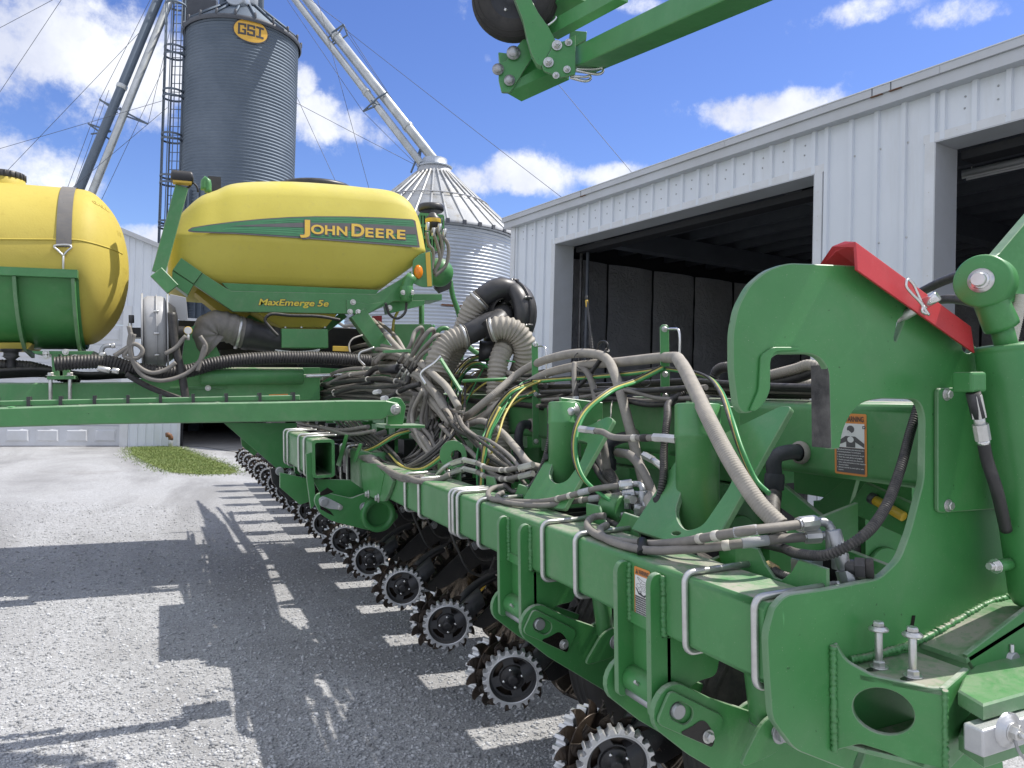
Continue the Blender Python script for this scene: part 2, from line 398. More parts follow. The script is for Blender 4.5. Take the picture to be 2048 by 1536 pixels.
    def tube(s, pts, r_, mat, seg=10, step=None, caps=True, rad=None, smooth=True, spline=True):
        P = spl(pts, step or max(.012, r_*.8)) if spline and len(pts) > 2 else [Vector(p) for p in pts]
        return s.sweep(P, [ (rad(i, len(P)) if rad else r_) for i in range(len(P))], mat, seg, caps, smooth)
    def sweep(s, P, rads, mat, seg=10, caps=True, smooth=True):
        t0 = (P[1]-P[0]).normalized(); u = t0.orthogonal().normalized(); rings = []
        cs = [(math.cos(2*PI*i/seg), math.sin(2*PI*i/seg)) for i in range(seg)]
        for i, p in enumerate(P):
            t = (P[min(i+1, len(P)-1)]-P[max(i-1, 0)])
            if t.length < 1e-9: t = t0
            t = t.normalized(); u = (u-t*u.dot(t)).normalized(); v = t.cross(u); t0 = t
            rings.append([p+(u*c_+v*s_)*rads[i] for c_, s_ in cs])
        return s.loft(rings, mat, True, caps, smooth)
    def corr(s, pts, r_, mat, pitch=.02, depth=.12, seg=16, per=6):
        """Corrugated hose."""
        P = spl(pts, pitch/per)
        return s.sweep(P, [r_*(1-depth*.5+depth*.5*math.cos(2*PI*i/per)) for i in range(len(P))], mat, seg)
    def hexbolt(s, p, nrm, r_=.012, mat='zinc', washer=True, stud=0):
        p = Vector(p); nrm = Vector(nrm).normalized(); u = nrm.orthogonal().normalized(); v = nrm.cross(u); h = 0
        if washer: s.cyl(p, p+nrm*r_*.25, r_*1.45, mat, 18); h = r_*.25
        rr = [[p+nrm*k+(u*math.cos(PI/3*i)+v*math.sin(PI/3*i))*q for i in range(6)] for k, q in ((h, r_), (h+r_*.75, r_), (h+r_*.95, r_*.82))]
        s.loft(rr, mat, smooth=False)
        if stud: s.cyl(p+nrm*(h+r_*.9), p+nrm*(h+r_*.9+stud), r_*.52, mat, 10)
        return s
    def map(s, fn): s.v = [tuple(fn(Vector(v))) for v in s.v]; return s
    def build(s, name, parent=None, label=None, bevel=0):
        me = bpy.data.meshes.new(name); me.from_pydata(s.v, [], s.f); me.update()
        for k in s.mats: me.materials.append(MAT[k])
        me.polygons.foreach_set('material_index', s.m); me.polygons.foreach_set('use_smooth', s.sm)
        o = bpy.data.objects.new(name, me); COL.objects.link(o)
        if parent is not None: o.parent = parent
        if label: o['label'] = label
        if bevel:
            b = o.modifiers.new('bevel', 'BEVEL'); b.width = bevel; b.segments = 2; b.limit_method = 'ANGLE'; b.angle_limit = R(40)
        return o
def spl(pts, step):
    """Centripetal Catmull-Rom through pts, resampled at an even step."""
    P = [Vector(p) for p in pts]
    if len(P) == 2:
        n_ = max(2, int((P[1]-P[0]).length/step)); return [P[0].lerp(P[1], i/n_) for i in range(n_+1)]
    P = [P[0]*2-P[1]]+P+[P[-1]*2-P[-2]]; D = []
    for i in range(1, len(P)-2):
        p0, p1, p2, p3 = P[i-1:i+3]
        t0 = 0; t1 = t0+max(1e-6, (p1-p0).length)**.5; t2 = t1+max(1e-6, (p2-p1).length)**.5; t3 = t2+max(1e-6, (p3-p2).length)**.5
        for k in range(12):
            t = t1+(t2-t1)*k/12
            a1 = p0*((t1-t)/(t1-t0))+p1*((t-t0)/(t1-t0)); a2 = p1*((t2-t)/(t2-t1))+p2*((t-t1)/(t2-t1)); a3 = p2*((t3-t)/(t3-t2))+p3*((t-t2)/(t3-t2))
            b1 = a1*((t2-t)/(t2-t0))+a2*((t-t0)/(t2-t0)); b2 = a2*((t3-t)/(t3-t1))+a3*((t-t1)/(t3-t1))
            D.append(b1*((t2-t)/(t2-t1))+b2*((t-t1)/(t2-t1)))
    D.append(P[-2]); L_ = [0]
    for a, b in zip(D, D[1:]): L_.append(L_[-1]+(b-a).length)
    n_ = max(2, int(round(L_[-1]/step))); out = []; j = 0
    for i in range(n_+1):
        t = L_[-1]*i/n_
        while j < len(L_)-2 and L_[j+1] < t: j += 1
        seg = L_[j+1]-L_[j]; out.append(D[j].lerp(D[j+1], (t-L_[j])/seg if seg > 0 else 0))
    return out
def weld(pts, r_=.006, parent=None):
    mb = MB(); P = spl(pts, .004); mb.sweep([p+Vector((random.gauss(0, r_*.1), random.gauss(0, r_*.1), random.gauss(0, r_*.1))) for p in P], [r_*(1+.18*math.sin(i*1.9)+random.uniform(-.12, .12)) for i in range(len(P))], 'green_paint', 8)
    return mb.build('weld_bead', planter)
def rrect(x0, y0, x1, y1, r_, n_=5):
    out = []
    for cx, cy, a in ((x1-r_, y1-r_, 0), (x0+r_, y1-r_, PI/2), (x0+r_, y0+r_, PI), (x1-r_, y0+r_, 1.5*PI)):
        for i in range(n_+1): out.append((cx+r_*math.cos(a+PI/2*i/n_), cy+r_*math.sin(a+PI/2*i/n_)))
    return out
def circ(n_, r_, cx=0, cy=0, a0=0): return [(cx+r_*math.cos(a0+2*PI*i/n_), cy+r_*math.sin(a0+2*PI*i/n_)) for i in range(n_)]
def rough_round(poly, r_, n_=4):
    """Round the corners of a 2D polygon (list of (x,y) or (x,y,r))."""
    out = []; N = len(poly)
    for i in range(N):
        p = poly[i]; rr = p[2] if len(p) > 2 else r_
        a = Vector(poly[i-1][:2]); b = Vector(p[:2]); c = Vector(poly[(i+1) % N][:2])
        d1 = (a-b); d2 = (c-b); q = min(rr, d1.length*.48, d2.length*.48)
        if q < 1e-6: out.append(tuple(b)); continue
        s_ = b+d1.normalized()*q; e = b+d2.normalized()*q
        for k in range(n_+1):
            t = k/n_; out.append(tuple(s_*(1-t)**2+b*2*t*(1-t)+e*t*t))
    return out
def tag(o, label=None, cat=None, group=None, kind=None):
    if label: o['label'] = label
    if cat: o['category'] = cat
    if group: o['group'] = group
    if kind: o['kind'] = kind
    return o
def empty(name, loc=(0, 0, 0), parent=None):
    o = bpy.data.objects.new(name, None); COL.objects.link(o); o.location = loc; o.empty_display_size = .2
    if parent is not None: o.parent = parent
    return o
_txt = {}
def text_geo(body, bold=0.0, spacing=1.0, shear=0):
    """Filled outline of a text in the built-in font: (verts2d, faces), height of a capital about 0.69."""
    key = (body, bold, spacing, shear)
    if key not in _txt:
        cu = bpy.data.curves.new('t', 'FONT'); cu.body = body; cu.offset = bold; cu.space_character = spacing; cu.shear = shear; cu.resolution_u = 4
        cu.fill_mode = 'FRONT'; o = bpy.data.objects.new('t', cu); COL.objects.link(o)
        dg = bpy.context.evaluated_depsgraph_get(); me = o.evaluated_get(dg).to_mesh()
        _txt[key] = ([(v.co.x, v.co.y) for v in me.vertices], [tuple(p.vertices) for p in me.polygons])
        o.evaluated_get(dg).to_mesh_clear(); bpy.data.objects.remove(o)
    return _txt[key]
def put_text(mb, body, fn, x0, y0, w=None, h=None, mat='decal_black', bold=0, spacing=1.0, shear=0):
    """Lay text with its lower left corner at (x0,y0) in the 2D space of fn; fit to width w and/or capital height h."""
    vs, fs = text_geo(body, bold, spacing, shear)
    xs = [v[0] for v in vs]; k = h/.69 if h else w/(max(xs)-min(xs)); kx = w/(max(xs)-min(xs)) if w else k
    mb.add([fn(x0+(v[0]-min(xs))*kx, y0+v[1]*k) for v in vs], fs, mat)
    return (max(xs)-min(xs))*kx
def fill2d(mb, poly, fn, mat, holes=()):
    ls = [[Vector((p[0], p[1], 0)) for p in l] for l in [poly]+list(holes)]
    flat = [p for l in ls for p in l]; tri = tessellate_polygon(ls)
    fs = []
    for a, b, c in tri:
        if (flat[b]-flat[a]).cross(flat[c]-flat[a]).z < 0: a, b = b, a
        fs.append((a, b, c))
    mb.add([fn(p.x, p.y) for p in flat], fs, mat)

# ------------------------------------------------------------------ planter frame of reference: lifted, nose 2.5 degrees down
TILT = R(2.5)
PM = Matrix.Rotation(-TILT, 4, 'Y'); PI_ = PM.inverted()
assert (PM @ Vector((1, 0, 0))).z > 0
LC = PI_ @ C0; L3 = PI_.to_3x3()
def lray(x, y): return L3 @ ray(x, y)
def L(x, y, ax, val):               # pixel onto the local plane ax = val
    d = lray(x, y); i = 'xyz'.index(ax); return LC + d*((val-LC[i])/d[i])
def LD(x, y, z): return LC + lray(x, y)*z
def HX(l, X=None): return [L(p[0], p[1], 'x', p[2] if len(p) > 2 else X) for p in l]
def HD(l, D=None): return [LD(p[0], p[1], p[2] if len(p) > 2 else D) for p in l]
def HY(l, Y=None): return [L(p[0], p[1], 'y', p[2] if len(p) > 2 else Y) for p in l]
def xz(l, y): return [Vector((p[0], y, p[1])) for p in l]

# ------------------------------------------------------------------ ground
def sheet(name, poly, z, mat, label=None, cat=None, kind='structure'):
    mb = MB(); fill2d(mb, poly, lambda x, y: (x, y, z), mat); o = mb.build(name); tag(o, label, cat, kind=kind); return o
sheet('ground', [(-300, -60), (300, -60), (300, 500), (-300, 500)], 0, 'gravel', 'pale crushed limestone yard under the planter')

# garage: front along world X at the depth where its foot shows
_p = Wz(150, 894.5, 0); GY = _p.y
G0 = Wz(357, 893, 0)                                     # its right front corner
GDX = Vector((math.cos(R(-1.5)), math.sin(R(-1.5)), 0))  # towards the right
GN = Vector((GDX.y, -GDX.x, 0))                          # towards the camera
def G(s, z, out=0): return G0 + GDX*s + GN*out + Vector((0, 0, z))
def gpx(x, y, out=0):                                    # pixel on the garage front plane -> (s, z)
    d = ray(x, y); o = G0+GN*out; t = (o-C0).dot(GN)/d.dot(GN); p = C0+d*t-G0; return p.dot(GDX), p.z
garage = empty('garage', G0)
tag(garage, 'white metal garage with grey panelled overhead door behind the yellow tanks', 'garage')
def gb(mb, s0, s1, z0, z1, o0, o1, mat):
    pts = [G(s0, z0, o0), G(s1, z0, o0), G(s1, z0, o1), G(s0, z0, o1)]
    vs = pts+[p+Vector((0, 0, z1-z0)) for p in pts]
    mb.add([v-G0 for v in vs], [(0,3,2,1),(4,5,6,7),(0,1,5,4),(1,2,6,5),(2,3,7,6),(3,0,4,7)], mat)
ds = gpx(247, 870)[0]                                    # right edge of the door
e1 = gpx(240, 465); e2 = gpx(325, 500); slope = (e2[1]-e1[1])/(e2[0]-e1[0])
def roofz(s): return e1[1]+(s-e1[0])*slope
mb = MB()
def rib_wall(mb, s0, s1, zb, zt, place, mat, pitch=.23, d=.018, w=.03):
    """Ribbed metal siding strip; place(s, z, out) -> point; zt may be a function of s."""
    f = zt if callable(zt) else (lambda s: zt)
    prof = []; s = s0
    while s < s1-1e-6:
        for ds_, o in ((0, 0), (.008, d), (w, d), (w+.008, 0)):
            if s+ds_ < s1: prof.append((s+ds_, o))
        prof.append((min(s+pitch*.55, s1), 0)); s += pitch
    prof.append((s1, 0)); prof = sorted(set(prof))
    vs = [place(a, zb, o) for a, o in prof]+[place(a, f(a), o) for a, o in prof]; n_ = len(prof)
    mb.add(vs, [(i, i+1, n_+i+1, n_+i) for i in range(n_-1)], mat)
rel = lambda s, z, o: G(s, z, o)-G0
rib_wall(mb, ds+.1, 0, 0, roofz, rel, 'white_siding', pitch=.2)
dtop = 3.6
mb.build('wall', garage); mb = MB()
rib_wall(mb, -11, ds+.1, dtop, lambda s: min(roofz(s), 7.2), rel, 'white_siding', pitch=.2)
mb.build('gable_wall', garage); mb = MB(); gb(mb, -.05, .03, 0, roofz(0), -.05, .03, 'white_trim')
mb.build('corner_post', garage); mb = MB(); gb(mb, -11, .03, 0, 3.2, -9, -8.9, 'white_siding')
mb.build('rear_wall', garage)
mb = MB()
zr0 = roofz(.3); zr1 = roofz(-8)
vs = [rel(.3, zr0, .15), rel(.3, zr0, -9), rel(-8, zr1, -9), rel(-8, zr1, .15)]
vs += [v+Vector((0, 0, .12)) for v in vs]
mb.add(vs, [(0,1,2,3),(7,6,5,4),(0,4,5,1),(1,5,6,2),(2,6,7,3),(3,7,4,0)], 'grey_trim'); mb.build('roof', garage)
mb = MB()
pw = .66; sec = .535
for r_ in range(7):
    z0 = .02+r_*sec
    for c in range(16):
        s1 = ds-.1-c*pw; s0 = s1-pw
        gb(mb, s0, s1, z0, z0+sec-.012, -.06, -.025, 'garage_door')
        a, b, lo, hi = s0+.07, s1-.07, z0+.10, z0+sec-.10
        # raised panel: recessed bevel then field
        q = [(a, lo), (b, lo), (b, hi), (a, hi)]; q2 = [(a+.05, lo+.05), (b-.05, lo+.05), (b-.05, hi-.05), (a+.05, hi-.05)]
        vs = [rel(s, z, -.0235) for s, z in q]+[rel(s, z, .004) for s, z in q2]
        mb.add(vs, [(0,1,5,4),(1,2,6,5),(2,3,7,6),(3,0,4,7),(4,5,6,7)], 'garage_door')
mb.build('overhead_door', garage)
mb = MB(); gb(mb, ds-.1, ds+.1, 0, dtop, -.02, .03, 'white_trim'); gb(mb, -11, ds+.1, dtop, dtop+.15, -.02, .03, 'white_trim'); mb.build('door_trim', garage)
# vent pipe at the garage corner
s_, _z = gpx(341, 890, .25); vp = empty('vent_pipe', G(s_, 0, .25)); tag(vp, 'short grey drain pipe with rusty cap standing against the garage corner', 'pipe')
mb = MB(); mb.cyl((0, 0, 0), (0, 0, .22), .055, 'pipe_steel', 14); mb.build('pipe', vp)
mb = MB(); mb.tube([(0, 0, .2), (0, 0, .27), (-.05, -.02, .33), (-.12, -.04, .33)], .065, 'stain_brown', 12); mb.build('cap', vp)

# lean-to beside the garage: dark drive-through with block piers
lean = empty('lean_to_shed', G(0, 0)); tag(lean, 'dark open drive-through shed with concrete block piers beside the garage', 'shed')
mb = MB()
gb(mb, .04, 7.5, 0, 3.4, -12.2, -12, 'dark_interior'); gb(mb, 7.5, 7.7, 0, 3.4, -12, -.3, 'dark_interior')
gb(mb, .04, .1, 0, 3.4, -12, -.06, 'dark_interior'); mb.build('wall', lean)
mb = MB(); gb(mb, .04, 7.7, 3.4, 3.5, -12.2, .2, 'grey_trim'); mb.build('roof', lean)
for k in range(9):
    mb = MB(); o = -9.5+k*1.15; s0 = 2.35+.0*k
    for j in range(11): gb(mb, s0+random.uniform(-.012, .012), s0+.42+random.uniform(-.012, .012), j*.2+.004, j*.2+.2, o, o+.42, 'concrete_block')
    mb.build('block_pier', lean)
mb = MB()
pc = [G(.1, .012, -12), G(2.2, .012, -12), G(2.9, .012, .6), G(3.2, .012, 3.4), G(1.85, .012, 3.4), G(.65, .012, .3), G(.1, .012, -.1)]
mb.add(pc, [tuple(range(len(pc)))], 'concrete'); tag(mb.build('concrete_apron'), 'grey concrete apron running into the dark lean-to', kind='structure')

# grass patch in front of the garage corner
GP = [Wz(*q, 0) for q in ((262, 895), (345, 893), (362, 896), (378, 904), (410, 916), (452, 930), (474, 943), (462, 948), (400, 949), (345, 945), (318, 936), (285, 921), (266, 910))]
gpoly = [(p.x, p.y) for p in GP]
sheet('grass_bed', gpoly, .008, 'grass_ground', 'worn turf bed at the garage corner')
def inside(x, y, poly):
    c = False
    for (x0, y0), (x1, y1) in zip(poly, poly[1:]+poly[:1]):
        if (y0 > y) != (y1 > y) and x < (x1-x0)*(y-y0)/(y1-y0)+x0: c = not c
    return c
mb = MB(); xs = [p[0] for p in gpoly]; ys = [p[1] for p in gpoly]; n_ = 0
while n_ < 26000:
    x = random.uniform(min(xs)-.3, max(xs)+.25); y = random.uniform(min(ys)-.4, max(ys)+.2)
    if not inside(x+random.gauss(0, .16), y+random.gauss(0, .22), gpoly): continue
    n_ += 1; h = random.uniform(.015, .045); a = random.uniform(0, 2*PI); w = random.uniform(.004, .009); dx, dy = math.cos(a)*w, math.sin(a)*w
    lx, ly = random.gauss(0, .03), random.gauss(0, .03)
    mb.add([(x-dx, y-dy, 0), (x+dx, y+dy, 0), (x+lx, y+ly, h)], [(0, 1, 2)], 'grass_blade')
tag(mb.build('grass'), 'short green grass in front of the garage corner', 'grass', kind='stuff')

# loose stones lying on the yard near the camera
def pebbles():
    N = 46000
    zz = 3.0+(RNG.random(N)**1.6)*7.5; uu = RNG.uniform(-.70, .25, N)
    ax, ay = math.sin(HEAD), math.cos(HEAD)
    px = zz*ax+uu*zz*ay; py = zz*ay-uu*zz*ax
    ico = np.array([(0,0,1),(.89,0,.45),(.28,.85,.45),(-.72,.53,.45),(-.72,-.53,.45),(.28,-.85,.45),(.72,.53,-.45),(-.28,.85,-.45),(-.89,0,-.45),(-.28,-.85,-.45),(.72,-.53,-.45),(0,0,-1)])
    fc = np.array([(0,1,2),(0,2,3),(0,3,4),(0,4,5),(0,5,1),(1,6,2),(2,7,3),(3,8,4),(4,9,5),(5,10,1),(6,7,2),(7,8,3),(8,9,4),(9,10,5),(10,6,1),(11,7,6),(11,8,7),(11,9,8),(11,10,9),(11,6,10)])
    r_ = RNG.gamma(4, .0010, N)+.0018
    sc = np.stack([r_*RNG.uniform(.8, 1.5, N), r_*RNG.uniform(.7, 1.1, N), r_*RNG.uniform(.5, .85, N)], 1)
    v = ico[None]*(1+RNG.normal(0, .13, (N, 12, 1)))*sc[:, None]
    th = RNG.uniform(0, 2*PI, N); c, s = np.cos(th)[:, None], np.sin(th)[:, None]
    x = v[..., 0]*c-v[..., 1]*s+px[:, None]; y = v[..., 0]*s+v[..., 1]*c+py[:, None]; z = v[..., 2]+(r_*.28)[:, None]
    V = np.stack([x, y, z], 2).reshape(-1, 3); F = (fc[None]+12*np.arange(N)[:, None, None]).reshape(-1, 3)
    me = bpy.data.meshes.new('loose_gravel'); me.vertices.add(len(V)); me.vertices.foreach_set('co', V.ravel().astype(np.float32))
    me.loops.add(F.size); me.loops.foreach_set('vertex_index', F.ravel().astype(np.int32))
    me.polygons.add(len(F)); me.polygons.foreach_set('loop_start', np.arange(0, F.size, 3, dtype=np.int32))
    me.update(calc_edges=True); me.materials.append(MAT['pebble']); o = bpy.data.objects.new('loose_gravel', me); COL.objects.link(o)
    tag(o, 'loose crushed stones strewn over the yard', 'gravel', kind='stuff')
pebbles()

# ------------------------------------------------------------------ white machine shed on the right
BA = R(-7.5); BD = Vector((math.sin(BA), math.cos(BA), 0)); BN = Vector((-BD.y, BD.x, 0))     # along the front (away), and outwards
if BN.x > 0: BN = -BN
HEADZ = 4.27
B0 = Wz(1112, 487, HEADZ); B0.z = 0                     # left (far) jamb of the first opening, outer face
def bpx(x, y, out=0):
    d = ray(x, y); o = B0+BN*out; t = (o-C0).dot(BN)/d.dot(BN); p = C0+d*t-B0; return p.dot(BD), p.z
barn = empty('machine_shed', B0); tag(barn, 'long white metal machine shed with two wide open doorways', 'shed')
def B(s, z, out=0): return BD*s+BN*out+Vector((0, 0, z))
def bb(mb, s0, s1, z0, z1, o0, o1, mat):
    vs = [B(s, z, o) for z in (z0, z1) for s, o in ((s0, o0), (s1, o0), (s1, o1), (s0, o1))]
    mb.add(vs, [(0,3,2,1),(4,5,6,7),(0,1,5,4),(1,2,6,5),(2,3,7,6),(3,0,4,7)], mat)
sL = bpx(1027, 500)[0]; s1a = bpx(1634, 345)[0]; s2a = bpx(1873, 330)[0]; s2b = s2a-6.2; sR = s2b-2.2
zf0 = bpx(1041, 453.7)[1]                                # foot of the fascia
ztop = zf0+.62
pl = lambda s, z, o: B(s, z, o)
for a, b, z0 in ((0, sL, 0), (s2a, s1a, 0), (sR, s2b, 0)): mb = MB(); rib_wall(mb, a, b, z0, zf0+.05, pl, 'white_siding', pitch=.305, d=.032, w=.055); mb.build('wall', barn)
for a, b in ((s1a, 0), (s2b, s2a)): mb = MB(); rib_wall(mb, a, b, HEADZ, zf0+.05, pl, 'white_siding', pitch=.305, d=.032, w=.055); mb.build('header_wall', barn)
mb = MB(); bb(mb, sL-.11, sL+.03, 0, zf0+.04, -.3, .05, 'white_trim'); mb.build('corner_trim', barn)
mb = MB(); bb(mb, sL-.16, sL-.128, 0, zf0+.04, .0005, .012, 'dark_interior'); mb.build('corner_seam', barn)
# fascia and gutter: two stepped boxes and the soffit below
z1, z2 = bpx(1060, 443, .16)[1], bpx(1060, 419, .3)[1]
mb = MB(); bb(mb, sR, sL+.14, zf0, zf0+.118, -.2, .14, 'grey_trim'); mb.build('fascia', barn)
mb = MB()
for i in range(6):
    a = sR+(sL+.18-sR)*i/6; b = sR+(sL+.18-sR)*(i+1)/6-.004
    bb(mb, a, b, zf0+.12, zf0+.20, -.2, .17, 'grey_trim'); bb(mb, a, b, zf0+.201, zf0+.212, .02, .178, 'white_trim')
mb.build('gutter', barn)
mb = MB(); bb(mb, sR, sL+.14, zf0+.12, zf0+.2, -12, -.2, 'grey_trim'); mb.build('roof', barn)
mb = MB()
for s in (sL-2.3, s1a-1.0, s2a+.6): bb(mb, s, s+.012, zf0+.119, zf0+.2005, .1702, .1712, 'dark_ceiling'); bb(mb, s-.1, s+.03, zf0+.112, zf0+.119, .135, .1722, 'stain_brown')
mb.build('gutter_joint', barn)
# opening trims
def opening(s0, s1, nm):
    mb = MB()
    bb(mb, s0-.12, s1+.12, HEADZ-.005, HEADZ+.085, .002, .03, 'white_trim')
    bb(mb, s0, s1, HEADZ-.02, HEADZ-.006, -.34, .044, 'grey_trim')
    for a, b, c in ((s1, s1+.10, s1-.012), (s0-.10, s0, s0+.012)):
        bb(mb, a, b, 0, HEADZ-.005, .002, .04, 'white_trim')
        bb(mb, min(a, c) if c < a else b, a if c < a else c, 0, HEADZ-.021, -.36, .0395, 'grey_trim')
    for i in range(14):
        z = .4+i*.28
        for s in (s1+.05, s0-.05): mb.add([B(s+.008*math.cos(a), z+.008*math.sin(a), .044) for a in (0, 1.57, 3.14, 4.71)], [(0,1,2,3)], 'zinc')
        s = s0+(s1-s0)*(i+.5)/14
        mb.add([B(s+.009*math.cos(a), HEADZ+.05+.009*math.sin(a), .049) for a in (0, 1.57, 3.14, 4.71)], [(0,1,2,3)], 'zinc')
    mb.build('door_frame', barn)
opening(s1a, -.02, 'a'); opening(s2b, s2a, 'b')
# rust spots and grime left by leaking joints
# screws on the pier between the openings
mb = MB()
for s in np.arange(s2a+.3, s1a-.2, .305):
    for z in (1.1, 2.3, 3.35, 4.35, 4.9): mb.lathe([(0, .008), (.010, .006), (.012, 0)], B(s, z+random.uniform(-.01, .01), .001), BN, 'zinc', 8)
for s in np.arange(sR+.2, sL-.1, .305):
    for z in (HEADZ+.25, zf0-.12): mb.lathe([(0, .008), (.009, .006), (.011, 0)], B(s+random.uniform(-.01, .01), z+random.uniform(-.008, .008), .001), BN, 'pin_steel', 7)
mb.build('siding_screws', barn)
# interior: back and end walls hung with black insulation blankets between posts, ribbed ceiling, floor
DEP = 9.0
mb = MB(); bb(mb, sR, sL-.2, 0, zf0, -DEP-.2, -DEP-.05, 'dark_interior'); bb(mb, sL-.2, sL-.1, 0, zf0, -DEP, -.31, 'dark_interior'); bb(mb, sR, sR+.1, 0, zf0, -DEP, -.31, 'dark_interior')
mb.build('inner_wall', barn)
def blanket(mb, p, q, n, z0, z1):
    NU, NV = 7, 10; g = []
    for j in range(NV+1):
        for i in range(NU+1):
            u = i/NU; bulge = .07*math.sin(PI*u)**.6+random.uniform(-.012, .012)
            g.append(p.lerp(q, u)+n*bulge+Vector((0, 0, z0+(z1-z0)*j/NV)))
    mb.add(g, [(j*(NU+1)+i, j*(NU+1)+i+1, (j+1)*(NU+1)+i+1, (j+1)*(NU+1)+i) for j in range(NV) for i in range(NU)], 'insulation', True)
mb = MB(); zi = HEADZ+.02
o = -.9
shelf = MB()
while o > -DEP+.2:                                       # end wall
    for z0, z1 in ((.05, 1.35), (1.5, zi)): blanket(mb, B(sL-.26, 0, o), B(sL-.26, 0, o-1.15), -BD, z0, z1)
    o -= 1.2
s = sL-.35
while s > sR:                                            # back wall
    for z0, z1 in ((.05, 1.35), (1.5, zi)): blanket(mb, B(s, 0, -DEP), B(s-1.15, 0, -DEP), BN, z0, z1)
    s -= 1.2
mb.build('insulation_blanket', barn)
del shelf
mb = MB(); bb(mb, sL-6.5, sL-.4, 1.36, 1.48, -DEP+.1, -DEP+.2, 'dark_interior'); bb(mb, sL-.24, sL-.2, 1.36, 1.48, -DEP, -.8, 'dark_interior'); mb.build('girt', barn)
mb = MB()
for k in range(4):
    s = sL-1.9-k*3.9; bb(mb, s-.16, s+.16, 0, zi+.4, -DEP+.02, -DEP+.36, 'dark_interior')
mb.build('steel_post', barn)
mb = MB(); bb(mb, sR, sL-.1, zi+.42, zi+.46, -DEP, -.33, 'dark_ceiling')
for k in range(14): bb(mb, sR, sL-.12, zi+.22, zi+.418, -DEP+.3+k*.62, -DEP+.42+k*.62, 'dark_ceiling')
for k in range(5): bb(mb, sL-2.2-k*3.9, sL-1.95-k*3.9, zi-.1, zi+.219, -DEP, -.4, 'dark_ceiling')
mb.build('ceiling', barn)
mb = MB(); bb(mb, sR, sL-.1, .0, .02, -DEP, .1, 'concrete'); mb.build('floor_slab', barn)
mb = MB(); bb(mb, s1a+.05, -.1, HEADZ-.13, HEADZ-.04, -.6, -.36, 'dark_interior'); bb(mb, s2b+.05, s2a-.05, HEADZ-.13, HEADZ-.04, -.6, -.36, 'dark_interior'); mb.build('door_roller', barn)
mb = MB(); mb.cyl(B(-.14, 0, -.45), B(-.14, HEADZ-.03, -.45), .03, 'worn_steel', 8); mb.cyl(B(-.26, 0, -.5), B(-.26, HEADZ-.03, -.5), .03, 'dark_ceiling', 8); mb.build('door_track', barn)
# strip lamp hanging inside the right-hand opening
lp = W(1985, 335, 1); d = (lp-C0); t = ((B0-BN*2.2)-C0).dot(BN)/d.dot(BN); lp = C0+d*t
lamp = empty('strip_lamp', lp); tag(lamp, 'unlit fluorescent strip lamp hanging inside the right-hand doorway', 'lamp')
mb = MB(); a = BD*.35; b = -BD*1.1
for pp, q, r_, m in ((a, b, .05, 'white_trim'),): mb.sweep([Vector(pp), Vector(q)], [r_, r_], m, 4)
mb.build('housing', lamp)
mb = MB()
for k in (-.05, .05): mb.cyl(a*.95+BN*k+Vector((0, 0, -.06)), b*.95+BN*k+Vector((0, 0, -.06)), .016, 'decal_white', 8)
mb.build('tube', lamp)
mb = MB(); mb.cyl(a*.7+Vector((0, 0, .04)), a*.7+Vector((0, 0, 1.0)), .006, 'zinc', 6); mb.cyl(b*.7+Vector((0, 0, .04)), b*.7+Vector((0, 0, 1.0)), .006, 'zinc', 6); mb.build('chain', lamp)

# ------------------------------------------------------------------ grain bins
def bin_wall(mb, r_, z0, z1, mat, pitch=.1, amp=.012, seg=96):
    n_ = int((z1-z0)/pitch*6); mb.lathe([(r_+amp*math.sin(2*PI*6*i/n_*((z1-z0)/pitch)/6), z0+(z1-z0)*i/n_) for i in range(n_+1)], (0, 0, 0), (0, 0, 1), mat, seg)
ZB = 28.0
tl, trr = W(365, 75, ZB), W(596, 92, ZB); bc = (tl+trr)/2; br = (trr-tl).length/2*.925; ez = bc.z+.9; bc.z = 0
bc = bc + Vector((CF.x, CF.y, 0))*.3
tall = empty('tall_grain_bin', bc); tag(tall, 'tall blue-grey corrugated steel bin with yellow oval sign near its eave', 'grain bin')
ez = None
# eave height from the centre of the near rim
d = ray(478, 29); nearp = bc - Vector((CF.x, CF.y, 0)).normalized()*br; tt = (nearp-C0).dot(Vector((CF.x, CF.y, 0)))/d.dot(Vector((CF.x, CF.y, 0))); ez = (C0+d*tt).z
mb = MB(); bin_wall(mb, br, 3.0, ez, 'galvanized_dull', pitch=.115, amp=.016); 
mb.lathe([(br, 3.0), (.4, .6), (0, .6)], (0, 0, 0), (0, 0, 1), 'galvanized_dull', 64); mb.build('wall', tall)
rh = br*.62
mb = MB(); mb.lathe([(br+.10, ez-.07), (br+.11, ez+.0), (.5, ez+rh), (.5, ez+rh+.12), (.62, ez+rh+.13), (.62, ez+rh+.2), (0, ez+rh+.25)], (0, 0, 0), (0, 0, 1), 'galvanized_dull', 64)
for k in range(20):
    a = 2*PI*k/20+.1; mb.tube([Vector((math.cos(a)*(br+.1), math.sin(a)*(br+.1), ez+.05)), Vector((math.cos(a)*.55, math.sin(a)*.55, ez+rh+.03))], .05, 'galvanized_dull', 4)
    mb.cyl((math.cos(a)*(br+.1), math.sin(a)*(br+.1), ez-.03), (math.cos(a)*(br+.1), math.sin(a)*(br+.1), ez+.16), .045, 'dark_ceiling', 6)
mb.build('roof', tall)
mb = MB(); mb.lathe([(br+.09, ez-.16), (br+.125, ez-.12), (br+.125, ez-.02), (br+.08, ez)], (0, 0, 0), (0, 0, 1), 'dark_ceiling', 64); mb.build('eave_ring', tall)
ang0 = math.atan2(C0.y-bc.y, C0.x-bc.x)
zs = ez-6.1
